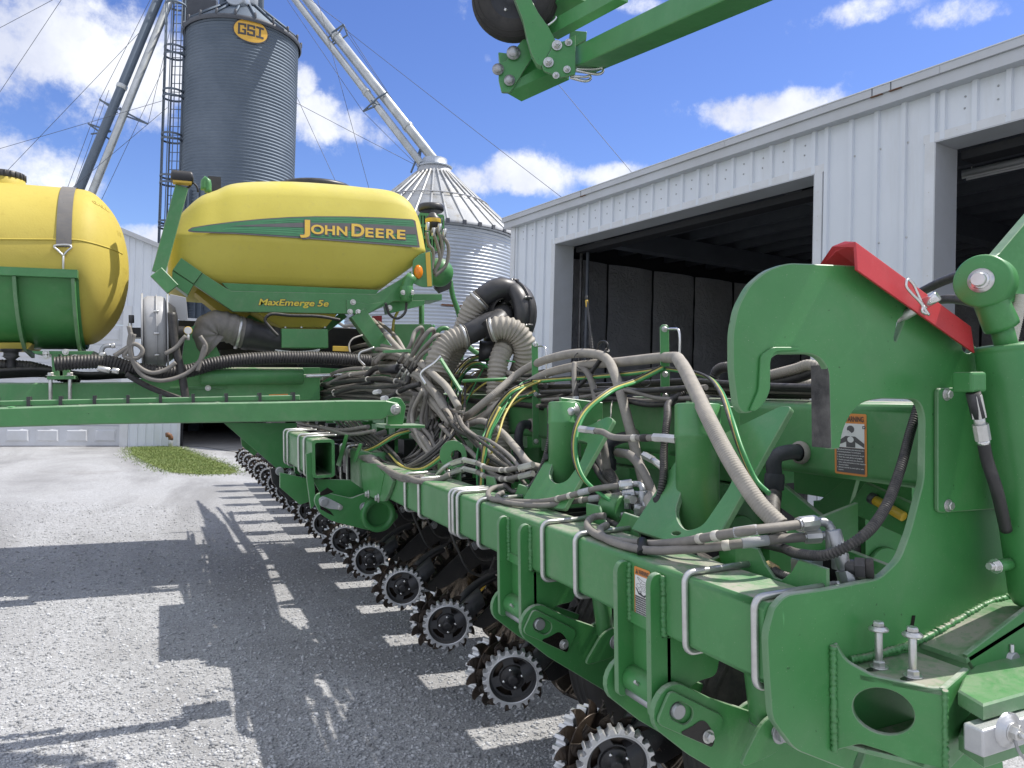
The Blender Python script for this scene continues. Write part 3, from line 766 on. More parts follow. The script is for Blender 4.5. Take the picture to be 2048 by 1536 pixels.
for k, da in enumerate((-.95, -.62, -.18, .48, .92, 1.45, 2.2, 3.0, 3.8, 4.5)):
    a = ang0-da*-1; mb = MB(); top = zs+.1
    c = Vector((math.cos(a), math.sin(a), 0)); t = Vector((-c.y, c.x, 0))
    for q in (-.12, .12): mb.box((-.02, -.025, .5), (.10, .025, top), 'galvanized_dull', Matrix.Translation(c*(br+.01)+t*q) @ Matrix.Rotation(a, 4, 'Z'))
    mb.box((-.01, -.12, .5), (.03, .12, top-.02), 'galvanized_dull', Matrix.Translation(c*(br+.02)) @ Matrix.Rotation(a, 4, 'Z'))
    mb.build('stiffener', tall)
# oval sign GSI following the wall
sg = W(502, 62, ZB-1.6); sa = math.atan2(sg.y-bc.y, sg.x-bc.x); d = ray(502, 62); fl = Vector((CF.x, CF.y, 0))
for _ in range(20):
    q = bc+Vector((math.cos(sa), math.sin(sa), 0))*br; tt = (q-C0).dot(fl)/d.dot(fl); h = C0+d*tt; sa = sa+((h-q).dot(Vector((-math.sin(sa), math.cos(sa), 0))))/br
sz = h.z
def on_bin(u, v, out=.03):
    a = sa+u/br; return Vector((math.cos(a)*(br+out), math.sin(a)*(br+out), sz+v))
mb = MB(); ow, oh = .56, .40
def ring_fill(mb, w0, h0, w1, h1, out, mat):
    n_ = 40; a = [on_bin(w0*math.cos(2*PI*i/n_), h0*math.sin(2*PI*i/n_), out) for i in range(n_)]; b = [on_bin(w1*math.cos(2*PI*i/n_), h1*math.sin(2*PI*i/n_), out) for i in range(n_)]
    mb.add(a+b, [(i, (i+1) % n_, n_+(i+1) % n_, n_+i) for i in range(n_)], mat)
for k in range(8): ring_fill(mb, ow*(k/8)+.001, oh*(k/8)+.001, ow*((k+1)/8), oh*((k+1)/8), .035, 'decal_amber')
ring_fill(mb, ow*.99, oh*.99, ow*1.07, oh*1.09, .037, 'decal_black')
def blk(u0, v0, u1, v1):
    n_ = 3; vs = []
    for j in (0, 1):
        for i in range(n_+1): vs.append(on_bin(u0+(u1-u0)*i/n_, v0 if j == 0 else v1, .045))
    mb.add(vs, [(i, i+1, n_+2+i, n_+1+i) for i in range(n_)], 'decal_black')
sgn = 1 if (on_bin(.1, 0)-on_bin(0, 0)).dot(CR) > 0 else -1
def letter(cells, u0):
    for a, b, c, e in cells: blk(sgn*(u0+a*.052), -.19+b*.055, sgn*(u0+c*.052), -.19+e*.055)
letter([(0,0,1.2,7),(0,0,5,1.2),(0,5.8,5,7),(3.8,0,5,3.6),(2.6,2.6,5,3.6),(3.8,4.6,5,7)], -.42)
letter([(0,0,5,1.2),(0,2.9,5,4.1),(0,5.8,5,7),(0,4,1.2,7),(3.8,0,5,4),(0,0,1.2,2),(3.8,5,5,7)], -.13)
letter([(0,0,5,1.2),(0,5.8,5,7),(1.9,0,3.1,7)], .16)
mb.build('sign', tall)
# caged ladder on the left side
la = W(343, 250, ZB-.8); lad = empty('caged_ladder', (la.x, la.y, 0)); tag(lad, 'steel ladder inside hoop cage climbing beside the tall bin', 'ladder')
ux = Vector((CR.x, CR.y, 0)).normalized(); uy = Vector((CF.x, CF.y, 0)).normalized(); ltop = 16.5
for q in (-.2, .2):
    mb = MB(); mb.cyl(ux*q+uy*.32, ux*q+uy*.32+Vector((0, 0, ltop)), .03, 'galvanized_dull', 8); mb.build('rail', lad)
for k in range(50): mb = MB(); mb.cyl(ux*-.2+uy*.32+Vector((0, 0, .4+k*.31)), ux*.2+uy*.32+Vector((0, 0, .4+k*.31)), .014, 'galvanized_dull', 6); mb.build('rung', lad)
for k in range(7):
    mb = MB()
    a = PI*(k/6)+PI; p = ux*(.33*math.cos(a))+uy*(.05+.33*math.sin(a)); mb.cyl(p+Vector((0, 0, 3.5)), p+Vector((0, 0, ltop)), .018, 'galvanized_dull', 6); mb.build('cage_bar', lad)
for y in (-10, 5, 92, 107, 180, 192, 268, 278, 352, 366, 444, 455):
    z = W(343, y, ZB-.9).z; mb = MB(); rr = []
    mb.lathe([(.335, -.035), (.355, -.035), (.355, .035), (.335, .035), (.335, -.035)], Vector((0, 0, z))+uy*.05, (0, 0, 1), 'galvanized_dull', 24); mb.build('cage_hoop', lad)
# bucket elevator head and roof cap gear above the bin
el = W(402, 45, ZB+.9); ele = empty('bucket_elevator', (el.x, el.y, 0)); tag(ele, 'dark steel bucket elevator leg rising behind the tall bin', 'elevator')
mb = MB()
for q in (-.3, .3): mb.box((q-.2, -.2, 0), (q+.2, .2, 16.2), 'galvanized_dull', Matrix.Rotation(-HEAD, 4, 'Z'))
mb.build('casing', ele)
mb = MB(); mb.box((-.55, -.4, 15.2), (.7, .4, 16.0), 'dark_ceiling', Matrix.Rotation(-HEAD, 4, 'Z')); mb.box((-.45, -.35, 16.0), (.5, .35, 17), 'galvanized_dull', Matrix.Rotation(-HEAD, 4, 'Z')); mb.build('head', ele)
mb = MB(); q = W(490, 12, ZB)-bc; mb.cyl((q.x, q.y, ez+rh-.2), (q.x, q.y, ez+rh+.9), .55, 'galvanized', 20)
q = W(478, 3, ZB-.6)-bc; mb.cyl(q-uy*.4, q+uy*.3, .35, 'galvanized', 20); mb.build('roof_cap', tall)
mb = MB()
for x in (445, 520): q0 = W(x, 30, ZB)-bc; mb.cyl(Vector((q0.x, q0.y, ez+rh*.4)), Vector((q0.x, q0.y, ez+rh*.4+3)), .13, 'galvanized_dull', 10)
mb.build('down_pipe', tall)

# second bin, lower, bright corrugated with ribbed cone roof
ZC = 24.0
c2 = W(866, 460, ZC); r2 = 168*ZC/FPX; b2 = Vector((c2.x, c2.y, 0)); lowbin = empty('low_grain_bin', b2)
tag(lowbin, 'bright corrugated grain bin with weathered ribbed cone roof behind shed corner', 'grain bin')
d = ray(866, 436); nearp = b2-fl.normalized()*r2; tt = (nearp-C0).dot(fl)/d.dot(fl); e2z = (C0+d*tt).z
mb = MB(); bin_wall(mb, r2, 0, e2z, 'galvanized', pitch=.1, amp=.014); mb.build('wall', lowbin)
apz = W(866, 334, ZC).z
mb = MB(); mb.lathe([(r2+.14, e2z-.10), (r2+.15, e2z-.03), (.55, apz-.25), (.5, apz-.02), (.36, apz+.02), (0, apz+.05)], (0, 0, 0), (0, 0, 1), 'galvanized_roof', 72)
for k in range(36):
    a = 2*PI*k/36; c = Vector((math.cos(a), math.sin(a), 0)); mb.tube([c*(r2+.16)+Vector((0, 0, e2z-.02)), c*.56+Vector((0, 0, apz-.20))], .03, 'galvanized_roof', 4, smooth=False)
    mb.box((-.03, -.05, -.09), (.03, .05, .03), 'dark_ceiling', Matrix.Translation(c*(r2+.15)+Vector((0, 0, e2z-.04))) @ Matrix.Rotation(a, 4, 'Z'))
mb.build('roof', lowbin)
mb = MB(); rr = r2*.62+.1; zz = e2z+(apz-e2z)*.40+.12; mb.lathe([(rr+.02*math.cos(a), zz+.02*math.sin(a)) for a in (0, 1.57, 3.14, 4.71, 6.28)], (0, 0, 0), (0, 0, 1), 'zinc', 60)
mb.build('roof_ring', lowbin)
mb = MB(); mb.lathe([(.52, apz-.04), (.56, apz+.0), (.40, apz+.05), (.38, apz+.25)], (0, 0, 0), (0, 0, 1), 'galvanized', 28); mb.build('roof_cap', lowbin)
mb = MB()
for k in range(60):
    a = ang0+random.uniform(-1.4, 1.4); z = random.choice((e2z-3.55, e2z-2.4, e2z-3.6))
    mb.add([Vector((math.cos(a+u/r2)*(r2+.0165), math.sin(a+u/r2)*(r2+.0165), z+v)) for u, v in ((-.12, -.02), (.1, -.03), (.14, .02), (-.08, .03))], [(0,1,2,3)], 'stain_brown')
mb.build('rust_streaks', lowbin)

# grain spouts: pairs of pipes from the elevator head down to the bins, each with truss brackets
def spout(pts, r_, label, brk=(), mat='pipe_steel', joint=()):
    P = [W(*q) for q in pts]; o = empty('grain_spout', P[-1]); tag(o, label, 'spout', 'grain spouts from the elevator')
    o0 = P[-1].copy(); mb = MB(); mb.cyl(P[0]-o0, P[-1]-o0, r_, mat, 14); mb.build('pipe', o)
    for t in joint:
        c = P[0].lerp(P[-1], t)-o0; dd = (P[-1]-P[0]).normalized(); mb = MB(); mb.cyl(c-dd*.08, c+dd*.08, r_*1.2, 'pipe_steel', 14); mb.build('coupling', o)
    for bl in brk:
        mb = MB()
        for a, b in bl: mb.cyl(W(*a)-o0, W(*b)-o0, .03, 'galvanized_dull', 6)
        mb.build('truss_bracket', o)
    return o
D1 = 26.5
spout([(575, -20, 27.6), (843, 328, 24.3)], .12, 'thinner darker grain spout, lower of the pair sloping to the low bin', [[((653, 78, 26.5), (685, 50, 26.5)), ((657, 95, 26.5), (695, 70, 26.5)), ((653, 78, 26.5), (657, 95, 26.5)), ((657, 95, 26.5), (687, 52, 26.5))],
      [((726, 223, 25.2), (755, 196, 25.2)), ((726, 223, 25.2), (760, 208, 25.2)), ((742, 200, 25.2), (758, 212, 25.2)), ((755, 196, 25.2), (775, 184, 25.2))]], joint=(.62,))
spout([(598, -20, 27.6), (870, 322, 24.3)], .155, 'bright galvanized grain spout, upper of the pair sloping to the low bin', [[((663, 66, 26.3), (687, 49, 26.3)), ((687, 49, 26.3), (695, 70, 26.3))], [((843, 292, 24.6), (822, 345, 24.2)), ((843, 292, 24.6), (836, 340, 24.2))]], joint=(.3, .82))
spout([(328, -30, 27.5), (92, 540, 26.0)], .155, 'darker thick grain spout, left of the pair beside the ladder', [[((199, 198, 26.8), (235, 225, 26.8)), ((176, 247, 26.8), (229, 286, 26.8)), ((182, 268, 26.8), (222, 263, 26.8)), ((176, 247, 26.8), (222, 263, 26.8))]], mat='galvanized_dull', joint=(.37,))
spout([(352, -30, 27.5), (122, 540, 26.0)], .13, 'pale thin grain spout, right of the pair beside the ladder', [[((199, 200, 26.8), (246, 222, 26.8)), ((246, 222, 26.8), (296, 248, 26.8)), ((246, 230, 26.8), (296, 248, 26.8)), ((240, 215, 26.8), (250, 235, 26.8))]])
# guy wires
CBL = [((0, 55), (104, 0), 'top left corner of the sky'), ((0, 183), (122, 0), 'crossing the big cloud'), ((0, 296), (330, 200), 'low from the left edge to the ladder'), ((10, 345), (278, 66), 'long across the two left spouts'), ((143, 376), (335, 215), 'rising to the ladder above the left tank'),
       ((205, 395), (330, 130), 'steep beside the ladder'), ((137, 370), (200, 200), 'left bracket to the left tank'), ((150, 370), (218, 180), 'along the left spout'), ((200, 198), (300, 0), 'above the left spout'), ((296, 248), (340, 60), 'right bracket to the elevator'),
       ((591, 205), (835, 332), 'bin side to low bin roof'), ((575, 0), (726, 223), 'below the right spouts'), ((726, 223), (838, 334), 'bracket to low bin'), ((636, 0), (735, 365), 'steep across the open sky'), ((592, 190), (668, 355), 'short beside the tall bin'),
       ((622, 0), (687, 49), 'above the right spouts'), ((687, 49), (775, 184), 'along the right spouts'), ((695, 70), (843, 285), 'lower along the right spouts'), ((692, 60), (1130, 398), 'long from the bracket to the shed'), ((775, 184), (845, 290), 'bracket to spout end'), ((1120, 172), (1270, 352), 'from the marker arm to the shed roof')]
for (a, b, lb) in CBL:
    z0 = 26.0; P, Q = W(*a, z0), W(*b, z0-.8 if b[0] < 900 else 22)
    if a[0] > 1000: P, Q = W(*a, 24), W(*b, 22)
    P, Q = (P+(P-Q)*(.7 if min(a) <= 0 or a[1] > 340 or a[0] == 1120 else 0), Q+(Q-P)*(.5 if min(b) <= 0 or b[1] > 354 or b[0] > 1100 else 0))
    P.z = max(P.z, .5); Q.z = max(Q.z, .5)
    mb = MB(); mid = P.lerp(Q, .5)-Vector((0, 0, .002*(P-Q).length)); mb.tube([P-P, mid-P, Q-P], .0085, 'dark_ceiling', 5, step=2)
    o = mb.build('guy_wire'); o.location = P; tag(o, 'thin guy wire '+lb, 'wire', 'guy wires of the elevator')

# ------------------------------------------------------------------ the planter: one thing, many parts
planter = empty('planter'); planter.matrix_world = PM
tag(planter, 'long green and yellow row-crop planter with grey seed hoses across the yard', 'planter')
def P_(mb, name, label=None, bevel=0, parent=None): return mb.build(name, parent or planter, label, bevel)
_h1 = (L(958.8, 1001.3, 'x', 2).z-L(958.8, 1088.4, 'x', 2).z)/(2-LC.x)
TX = LC.x+.178/_h1                                       # front face of the wing toolbar
TZ1 = (L(1512, 1205, 'x', TX).z+L(958.8, 1001.3, 'x', TX).z)/2; TZ0 = TZ1-.178; TXB = TX+.178
YH = L(1540, 1250, 'x', TX).y                            # plane of the hook plate, at the toolbar's end
YF = L(737, 960, 'x', TX).y                              # far end of the near toolbar
def yT(x): return L(x, 1050, 'x', TX).y                  # y of a photo column on the toolbar face
def box_beam(mb, y0, y1, x0, x1, z0, z1, mat, r_=.018):
    prof = rrect(x0, z0, x1, z1, r_, 4); n_ = max(1, int((y1-y0)/.5))
    mb.loft([[Vector((p[0], y0+(y1-y0)*k/n_, p[1])) for p in prof] for k in range(n_+1)], mat, smooth=True)
    for i in range(len(mb.sm)): pass
    return mb
def flat_beam(name, y0, y1, x0, x1, z0, z1, mat='green_paint', r_=.018, label=None):
    mb = MB(); box_beam(mb, y0, y1, x0, x1, z0, z1, mat, r_); o = P_(mb, name, label)
    me = o.data
    for p in me.polygons: p.use_smooth = True
    m = o.modifiers.new('wn', 'WEIGHTED_NORMAL'); m.keep_sharp = True
    return o
flat_beam('wing_toolbar', YH+.02, YF, TX, TXB, TZ0, TZ1)
# U bolts round the toolbar
def ubolt(y, back=.05, r_=.0082, x0=None, x1=None, z0=None, z1=None, name='u_bolt'):
    x0 = TX if x0 is None else x0; x1 = TXB if x1 is None else x1; z0 = TZ0 if z0 is None else z0; z1 = TZ1 if z1 is None else z1
    g = r_+.001; k = .024; pts = [(x1+back, z1+g)]
    pts += [(x0-g+k, z1+g)]
    for i in range(1, 6): a = PI/2*i/5; pts.append((x0-g+k-k*math.sin(a), z1+g-k+k*math.cos(a)))
    pts.append((x0-g, (z0+z1)/2))
    for i in range(0, 6): a = PI/2*i/5; pts.append((x0-g+k-k*math.cos(a), z0-g+k-k*math.sin(a)))
    pts.append((x1+back, z0-g))
    mb = MB(); mb.sweep([Vector((p[0], y, p[1])) for p in pts], [r_]*len(pts), 'zinc', 10)
    mb.cyl((x1+back-.001, y, z1+g), (x1+back+.012, y, z1+g), r_*.85, 'zinc', 10)
    return P_(mb, name)
for x in (1513, 1374, 1155, 1089, 960.5, 919.5, 910.5, 904, 842, 814.5): ubolt(yT(x))
# clamp plates behind the toolbar that the U bolts pass through
for (a, b) in ((1513, 1374), (1155, 1089), (960, 903), (842, 814)):
    y0, y1 = max(yT(a)-.05, YH+.024), yT(b)+.05; mb = MB()
    z = TZ1; prof = [(y0, z-.14), (y1, z-.14), (y1, z+.052), (y1-.085, z+.055), (y1-.11, z+.02), (y1-.14, z-.005), (y0+.14, z-.005), (y0+.11, z+.02), (y0+.085, z+.055), (y0, z+.052)]
    mb.plate([Vector((TXB+.012, p[0], p[1])) for p in prof], (1, 0, 0), .010, 'green_paint'); P_(mb, 'clamp_plate')
    mb = MB(); mb.hexbolt((TXB+.012, (y0+y1)/2+.02, z-.03), (-1, 0, 0), .008); P_(mb, 'bolt')

# pivot brackets on the toolbar front, with the transport-wheel arms hung in them
def bracket(xw, parent=None):
    yb = yT(xw); t = .02
    pts = [(TX-.042, TZ1-.035), (TX-.03, TZ1-.016), (TX-.004, TZ1-.012), (TX-.004, TZ0-.004), (TXB+.02, TZ0-.004), (TXB-.01, TZ0-.13), (TX+.10, TZ0-.135), (TX+.035, TZ0-.175), (TX-.005, TZ0-.205), (TX-.042, TZ0-.205)]
    mb = MB(); mb.plate([Vector((p[0], yb, p[1])) for p in rough_round(pts, .02)], (0, 1, 0), t, 'green_paint_clean')
    P_(mb, 'pivot_bracket')
    for yy in (yb-.004, yb+t+.004): weld([(TX-.003, yy, TZ0+.002), (TX-.003, yy, (TZ0+TZ1)/2), (TX-.003, yy, TZ1-.02)], .0085)
    return yb
PVX, PVZ = TX+.005, TZ0-.178                             # pivot centre
def arm(y, side):
    t = .02; mb = MB(); A = R(-30); ca, sa_ = math.cos(A), math.sin(A)
    def q(u, v): return Vector((PVX+u*ca-v*sa_, y, PVZ+u*sa_+v*ca))
    out = [q(-.062*math.cos(PI*(i/8-.5)), -.062*math.sin(PI*(i/8-.5))*-1*-1) for i in range(9)]
    out = [q(.062*math.cos(PI/2+PI*i/10), .066*math.sin(PI/2+PI*i/10)) for i in range(11)]+[q(.10, -.085), q(.5, -.12), q(.86, -.12), q(.9, -.06), q(.9, .06), q(.33, .09), q(.1, .066)]
    mb.plate(out, (0, 1, 0), t, 'green_paint_clean'); o = P_(mb, 'wheel_arm')
    if side:                                            # outer arm: keeper plate, pin and bolt
        mb = MB(); yk = y-.011
        def k(u, v): return Vector((PVX+u*ca-v*sa_, yk, PVZ+u*sa_+v*ca))
        ol = [k(*p) for p in rough_round([(-.045, -.047), (.155, -.045), (.155, .04), (-.045, .042)], .022)]
        hole = [k(.028+.030*math.cos(2*PI*i/18), -.004+.026*math.sin(2*PI*i/18)) for i in range(18)]
        hole = [k((.003 if math.cos(2*PI*i/22) < 0 else .03)+.024*math.cos(2*PI*i/22), .002+.024*math.sin(2*PI*i/22)) for i in range(22)]
        mb.plate(ol, (0, 1, 0), .0095, 'green_paint_clean', holes=[hole]); P_(mb, 'keeper_plate')
        mb = MB(); c = k(.002, .003); mb.cyl(c+Vector((0, -.009, 0)), c+Vector((0, .19, 0)), .0195, 'pin_steel', 22); P_(mb, 'pivot_pin')
        mb = MB(); mb.hexbolt(k(.125, -.022), (0, -1, 0), .0125, 'zinc'); P_(mb, 'bolt')
        mb = MB(); yk = y-.0125; st = [k(*p) for p in rough_round([(.03, -.044), (.15, -.043), (.151, -.028), (.12, .002), (.085, .012), (.06, -.02)], .02)]
        mb.add(st, [tuple(range(len(st)))], 'grease'); P_(mb, 'grease_stain')
    return o
for (xa, xb) in ((1325, 1258), (1061, 1018)):
    ya = bracket(xa); ybk = bracket(xb)
    arm(ya-.032, True); arm(ybk+.036, False)
    mb = MB(); mb.cyl((PVX, ya+.02, PVZ+.02), (PVX, ybk, PVZ+.02), .036, 'green_paint_clean', 20); mb.cyl((PVX-.012, ya+.02, PVZ-.015), (PVX-.012, ybk, PVZ-.015), .014, 'pin_steel', 10)
    mb.cyl((PVX-.03, (ya+ybk)/2, PVZ+.03), (PVX-.045, (ya+ybk)/2, PVZ+.042), .005, 'zinc', 6); P_(mb, 'pivot_tube')
    # plate between the bracket legs and lift cylinder behind
    mb = MB(); mb.box((TX-.006, ybk+.02, TZ0-.002), (TX+.004, ya, TZ0+.03), 'green_paint_clean'); mb.box((TX+.01, ybk+.02, TZ0-.13), (TX+.02, ya, TZ0-.004), 'green_paint_clean'); P_(mb, 'bracket_web')
    c0 = Vector((TXB+.05, ya-.07, TZ0-.02)); c1 = c0+Vector((.03, 0, -.22)); mb = MB(); mb.cyl(c0, c1, .032, 'green_paint', 16); mb.cyl(c0+Vector((0, 0, .1)), c0, .028, 'green_paint', 14); P_(mb, 'lift_cylinder')
    for dy in (-.045, .045):
        e = c1+Vector((0, dy, -.015)); mb = MB(); pts = [(-.10, -.055), (.0, -.045), (.04, -.02), (.045, .02), (.01, .045), (-.035, .03)]
        mb.plate([e+Vector((p[0]*1.2, 0, p[1]*1.2)) for p in rough_round(pts, .03)], (0, 1, 0), .012, 'green_paint_clean'); P_(mb, 'cylinder_lug')
    mb = MB(); e = c1+Vector((.005, -.058, -.01)); mb.cyl(e, e+Vector((0, .12, 0)), .016, 'pin_steel', 14); mb.hexbolt(e, (0, -1, 0), .018, 'pin_steel'); P_(mb, 'pin')

# ------------------------------------------------------------------ rear frame tube behind the toolbar
RX = LC.x + (2.0); 
_a = L(1700, 806, 'x', RX).z; _b = L(1700, 962, 'x', RX).z
RZ1, RZ0 = _a, _b
flat_beam('rear_frame_tube', L(1880, 900, 'x', RX).y, L(735, 800, 'x', RX).y, RX, RX+.26, RZ0, RZ1, r_=.03)
def yR(x, X=None): return L(x, 850, 'x', X or RX).y

# ------------------------------------------------------------------ hook plate at the wing end: traced outline on its own plane, 22 mm thick
def hy(l, Y=None): return HY(l, YH if Y is None else Y)
def sm(l, r_=14): return rough_round(l, r_, 5)
hook = sm([(1475, 812), (1466, 740), (1466, 665), (1476, 615), (1500, 570), (1535, 540), (1575, 526), (1660, 529), (1725, 532), (1800, 560), (1880, 640), (1960, 700), (2070, 720), (2070, 1260), (1980, 1262), (2010, 1560), (1745, 1560),
           (1590, 1500), (1545, 1440), (1538, 1350), (1534, 1270), (1548, 1218, 6), (1572, 1190), (1650, 1180), (1760, 1158), (1800, 1120), (1822, 1062), (1848, 960), (1850, 830), (1838, 799), (1760, 797), (1722, 805), (1700, 830), (1686, 862), (1680, 897, 3), (1662, 899, 3), (1658, 740), (1642, 716), (1620, 707), (1556, 707), (1537, 722), (1537, 786), (1528, 806), (1505, 824), (1487, 828)], 16)
mb = MB(); hole = hy([(1764+9*math.cos(2*PI*i/14), 693+13*math.sin(2*PI*i/14)) for i in range(14)]+[])
hole2 = hy([(1936+11*math.cos(2*PI*i/14), 694+12*math.sin(2*PI*i/14)) for i in range(14)])
slot = hy(rough_round([(1788, 678), (1796, 640), (1812, 628), (1806, 650), (1792, 684)], 6))
slot2 = hy(rough_round([(1706, 1536), (1713, 1512), (1722, 1500), (1732, 1504), (1728, 1518), (1716, 1548)], 8))
mb.plate(hook, (0, 1, 0), .020, 'green_paint_clean', holes=[slot, hole2, slot2], c=.0025) if False else mb.plate(hy(hook), (0, 1, 0), .020, 'green_paint_clean', holes=[slot, hole2, slot2], c=.0025)
P_(mb, 'hook_plate', 'big green hook-shaped end plate with rounded jaw')
# weld-on jaw liner inside the hook mouth, and the worn steel pad on the finger
mb = MB()
jl = HY(sm([(1537, 786), (1537, 726), (1547, 709), (1620, 708), (1646, 712), (1658, 735), (1664, 735), (1655, 708), (1622, 698), (1544, 699), (1528, 716), (1524, 790)], 8), YH+.020)
mb.plate(jl, (0, 1, 0), .022, 'green_paint_clean'); 
mb.plate(HY(sm([(1512, 822), (1530, 806), (1541, 780), (1541, 722), (1550, 703), (1600, 700), (1600, 694), (1545, 694), (1522, 712), (1518, 780), (1500, 822)], 8), YH-.006), (0, 1, 0), .006, 'green_paint_clean')
P_(mb, 'jaw_liner')
mb = MB(); fx0 = L(1660, 800, 'y', YH); fz1 = L(1660, 730, 'y', YH).z; fz0 = L(1660, 896, 'y', YH).z
mb.box((fx0.x-.006, YH+.001, fz0), (fx0.x+.003, YH+.048, fz1), 'worn_steel'); P_(mb, 'wear_pad', 'dark worn steel pad on the hook finger')
# bolted access plate with four bolts on the hook plate's right part
mb = MB(); mb.plate(HY(sm([(1876, 776), (2060, 770), (2060, 1030), (1990, 1018), (1876, 1026)], 10), YH-.012), (0, 1, 0), .011, 'green_paint_clean'); P_(mb, 'cover_plate')
for x, y in ((1893, 789), (1896, 1011)):
    mb = MB(); mb.hexbolt(L(x, y, 'y', YH-.012), (0, -1, 0), .0105); P_(mb, 'bolt')
# box bracket on the end plate: curved front gusset with oval hole, top deck with two long bolts
YB0 = YH-.19
g = sm([(1660, 1290, 4), (1672, 1288, 4), (1690, 1322, 30), (1745, 1352), (1860, 1376), (1892, 1378, 2), (1892, 1548, 2), (1850, 1538), (1775, 1505), (1720, 1488), (1668, 1502)], 10)
def gface(l): 
    out = []
    for x, y in l:                                       # plane slanting from the end plate towards the camera
        t = max(0, min(1, (x-1660)/232.)); out.append((x, y, t))
    return out
# the gusset lies in a vertical plane through two known points
gA = L(1664, 1400, 'y', YH); gB = L(1892, 1450, 'y', YB0); gdir = Vector((gB.x-gA.x, gB.y-gA.y, 0)).normalized(); gn = Vector((gdir.y, -gdir.x, 0))
if gn.y > 0: gn = -gn
def GPn(x, y, off=0):
    d = lray(x, y); t = ((gA+gn*off)-LC).dot(gn)/d.dot(gn); return LC+d*t
mb = MB(); ov = [GPn(1767+62*math.cos(2*PI*i/28)*1.0+.0, 1423+46*math.sin(2*PI*i/28)+17*math.cos(2*PI*i/28)*.6) for i in range(28)]
mb.plate([GPn(*p) for p in g], -gn, .014, 'green_paint_clean', holes=[ov], c=.002); P_(mb, 'gusset_plate', 'green gusset plate with an oval hole')
weld([GPn(1666, 1292, .004), GPn(1667, 1400, .004), GPn(1669, 1505, .004)], .0075); weld([GPn(1890, 1380, .002), GPn(1891, 1460, .002), GPn(1891, 1540, .002)], .006)
# side wall of the box to the right and its top deck
e0 = GPn(1892, 1378); e1 = GPn(1892, 1545); s1_ = L(1970, 1356, 'y', YH-.10); 
mb = MB(); wv = Vector((s1_.x-e0.x, s1_.y-e0.y, 0)).normalized(); wn_ = Vector((wv.y, -wv.x, 0))
Lw = .155
mb.plate([e0, e0+wv*Lw, e0+wv*Lw+Vector((0, 0, e1.z-e0.z)), e1], (wn_ if wn_.y > 0 else -wn_), .014, 'green_paint_clean'); P_(mb, 'box_side')
def DZ(x, y, z): 
    d = lray(x, y); return LC+d*((z-LC.z)/d.z)
zd = e0.z-.004
dk = [GPn(1690, 1322), GPn(1745, 1352), GPn(1892, 1380), e0+wv*Lw]; dk = [Vector((p.x, p.y, zd)) for p in dk]
dk = [Vector((GPn(1676, 1330).x, YH-.001, zd))]+[Vector((p.x, p.y, zd)) for p in (GPn(1720, 1340), GPn(1800, 1362), e0-gdir*.002, e0+wv*Lw)]
dk += [Vector((dk[-1].x+.005, YH-.001, zd))]
mb = MB(); mb.plate(dk, (0, 0, -1), .012, 'green_paint', c=.001); P_(mb, 'box_deck')
# bottom deck seen dark through the oval
mb = MB(); mb.plate([Vector((p.x, p.y, zd-.16)) for p in dk], (0, 0, -1), .01, 'green_paint', c=.001); P_(mb, 'box_floor')
for x, y, yb_ in ((1758, 1335, 1246), (1826, 1353, 1257)):
    b = DZ(x, y, zd); top = LC+lray(x-1, yb_)*((b-LC).dot(L3 @ CF)/lray(x-1, yb_).dot(L3 @ CF)); h = top.z-b.z
    mb = MB(); mb.cyl(b-Vector((0, 0, .01)), b+Vector((0, 0, h)), .0085, 'zinc', 14); mb.hexbolt(b, (0, 0, 1), .0135, 'zinc', washer=True)
    mb.lathe([(.0085, h-.016), (.021, h-.016), (.0215, h-.012), (.014, h-.006)], b, (0, 0, 1), 'zinc', 18); mb.hexbolt(b+Vector((0, 0, h-.008)), (0, 0, 1), .0125, 'zinc', washer=False); P_(mb, 'long_bolt')
    mb = MB(); q = b+Vector((-.02, -.004, .0015)); mb.add([q+Vector((.022*math.cos(2*PI*i/12), .010*math.sin(2*PI*i/12), 0)) for i in range(12)], [tuple(range(12))], 'grease'); P_(mb, 'bolt_slot')
# ramp channel rising to the right from the deck
r0, r1 = DZ(1800, 1325, zd), DZ(1948, 1350, zd); r2_, r3 = L(1980, 1222, 'y', YH-.012), L(2075, 1190, 'y', YH-.014)
mb = MB(); q1 = L(1700, 1320, 'y', YH-.003); q2 = L(1975, 1205, 'y', YH-.003); q3 = L(2080, 1182, 'y', YH-.003); back = Vector((0, -.115, 0))
for a, b in ((L(1840, 1286, 'y', YH-.003), q2), (q2, q3)):
    mb.plate([a, b, b+back, a+back], (0, 0, -1), .012, 'green_paint', c=.001)
P_(mb, 'ramp_plate')
mb = MB(); aa = L(1840, 1286, 'y', YH-.003)+back; pts = [aa+Vector((0, 0, .008)), q2+back+Vector((0, 0, .03)), q3+back+Vector((0, 0, .03)), q3+back+Vector((0, 0, -.16)), aa+Vector((.05, 0, -.06))]
mb.plate(pts, (0, 1, 0), .012, 'green_paint_clean'); P_(mb, 'ramp_side')
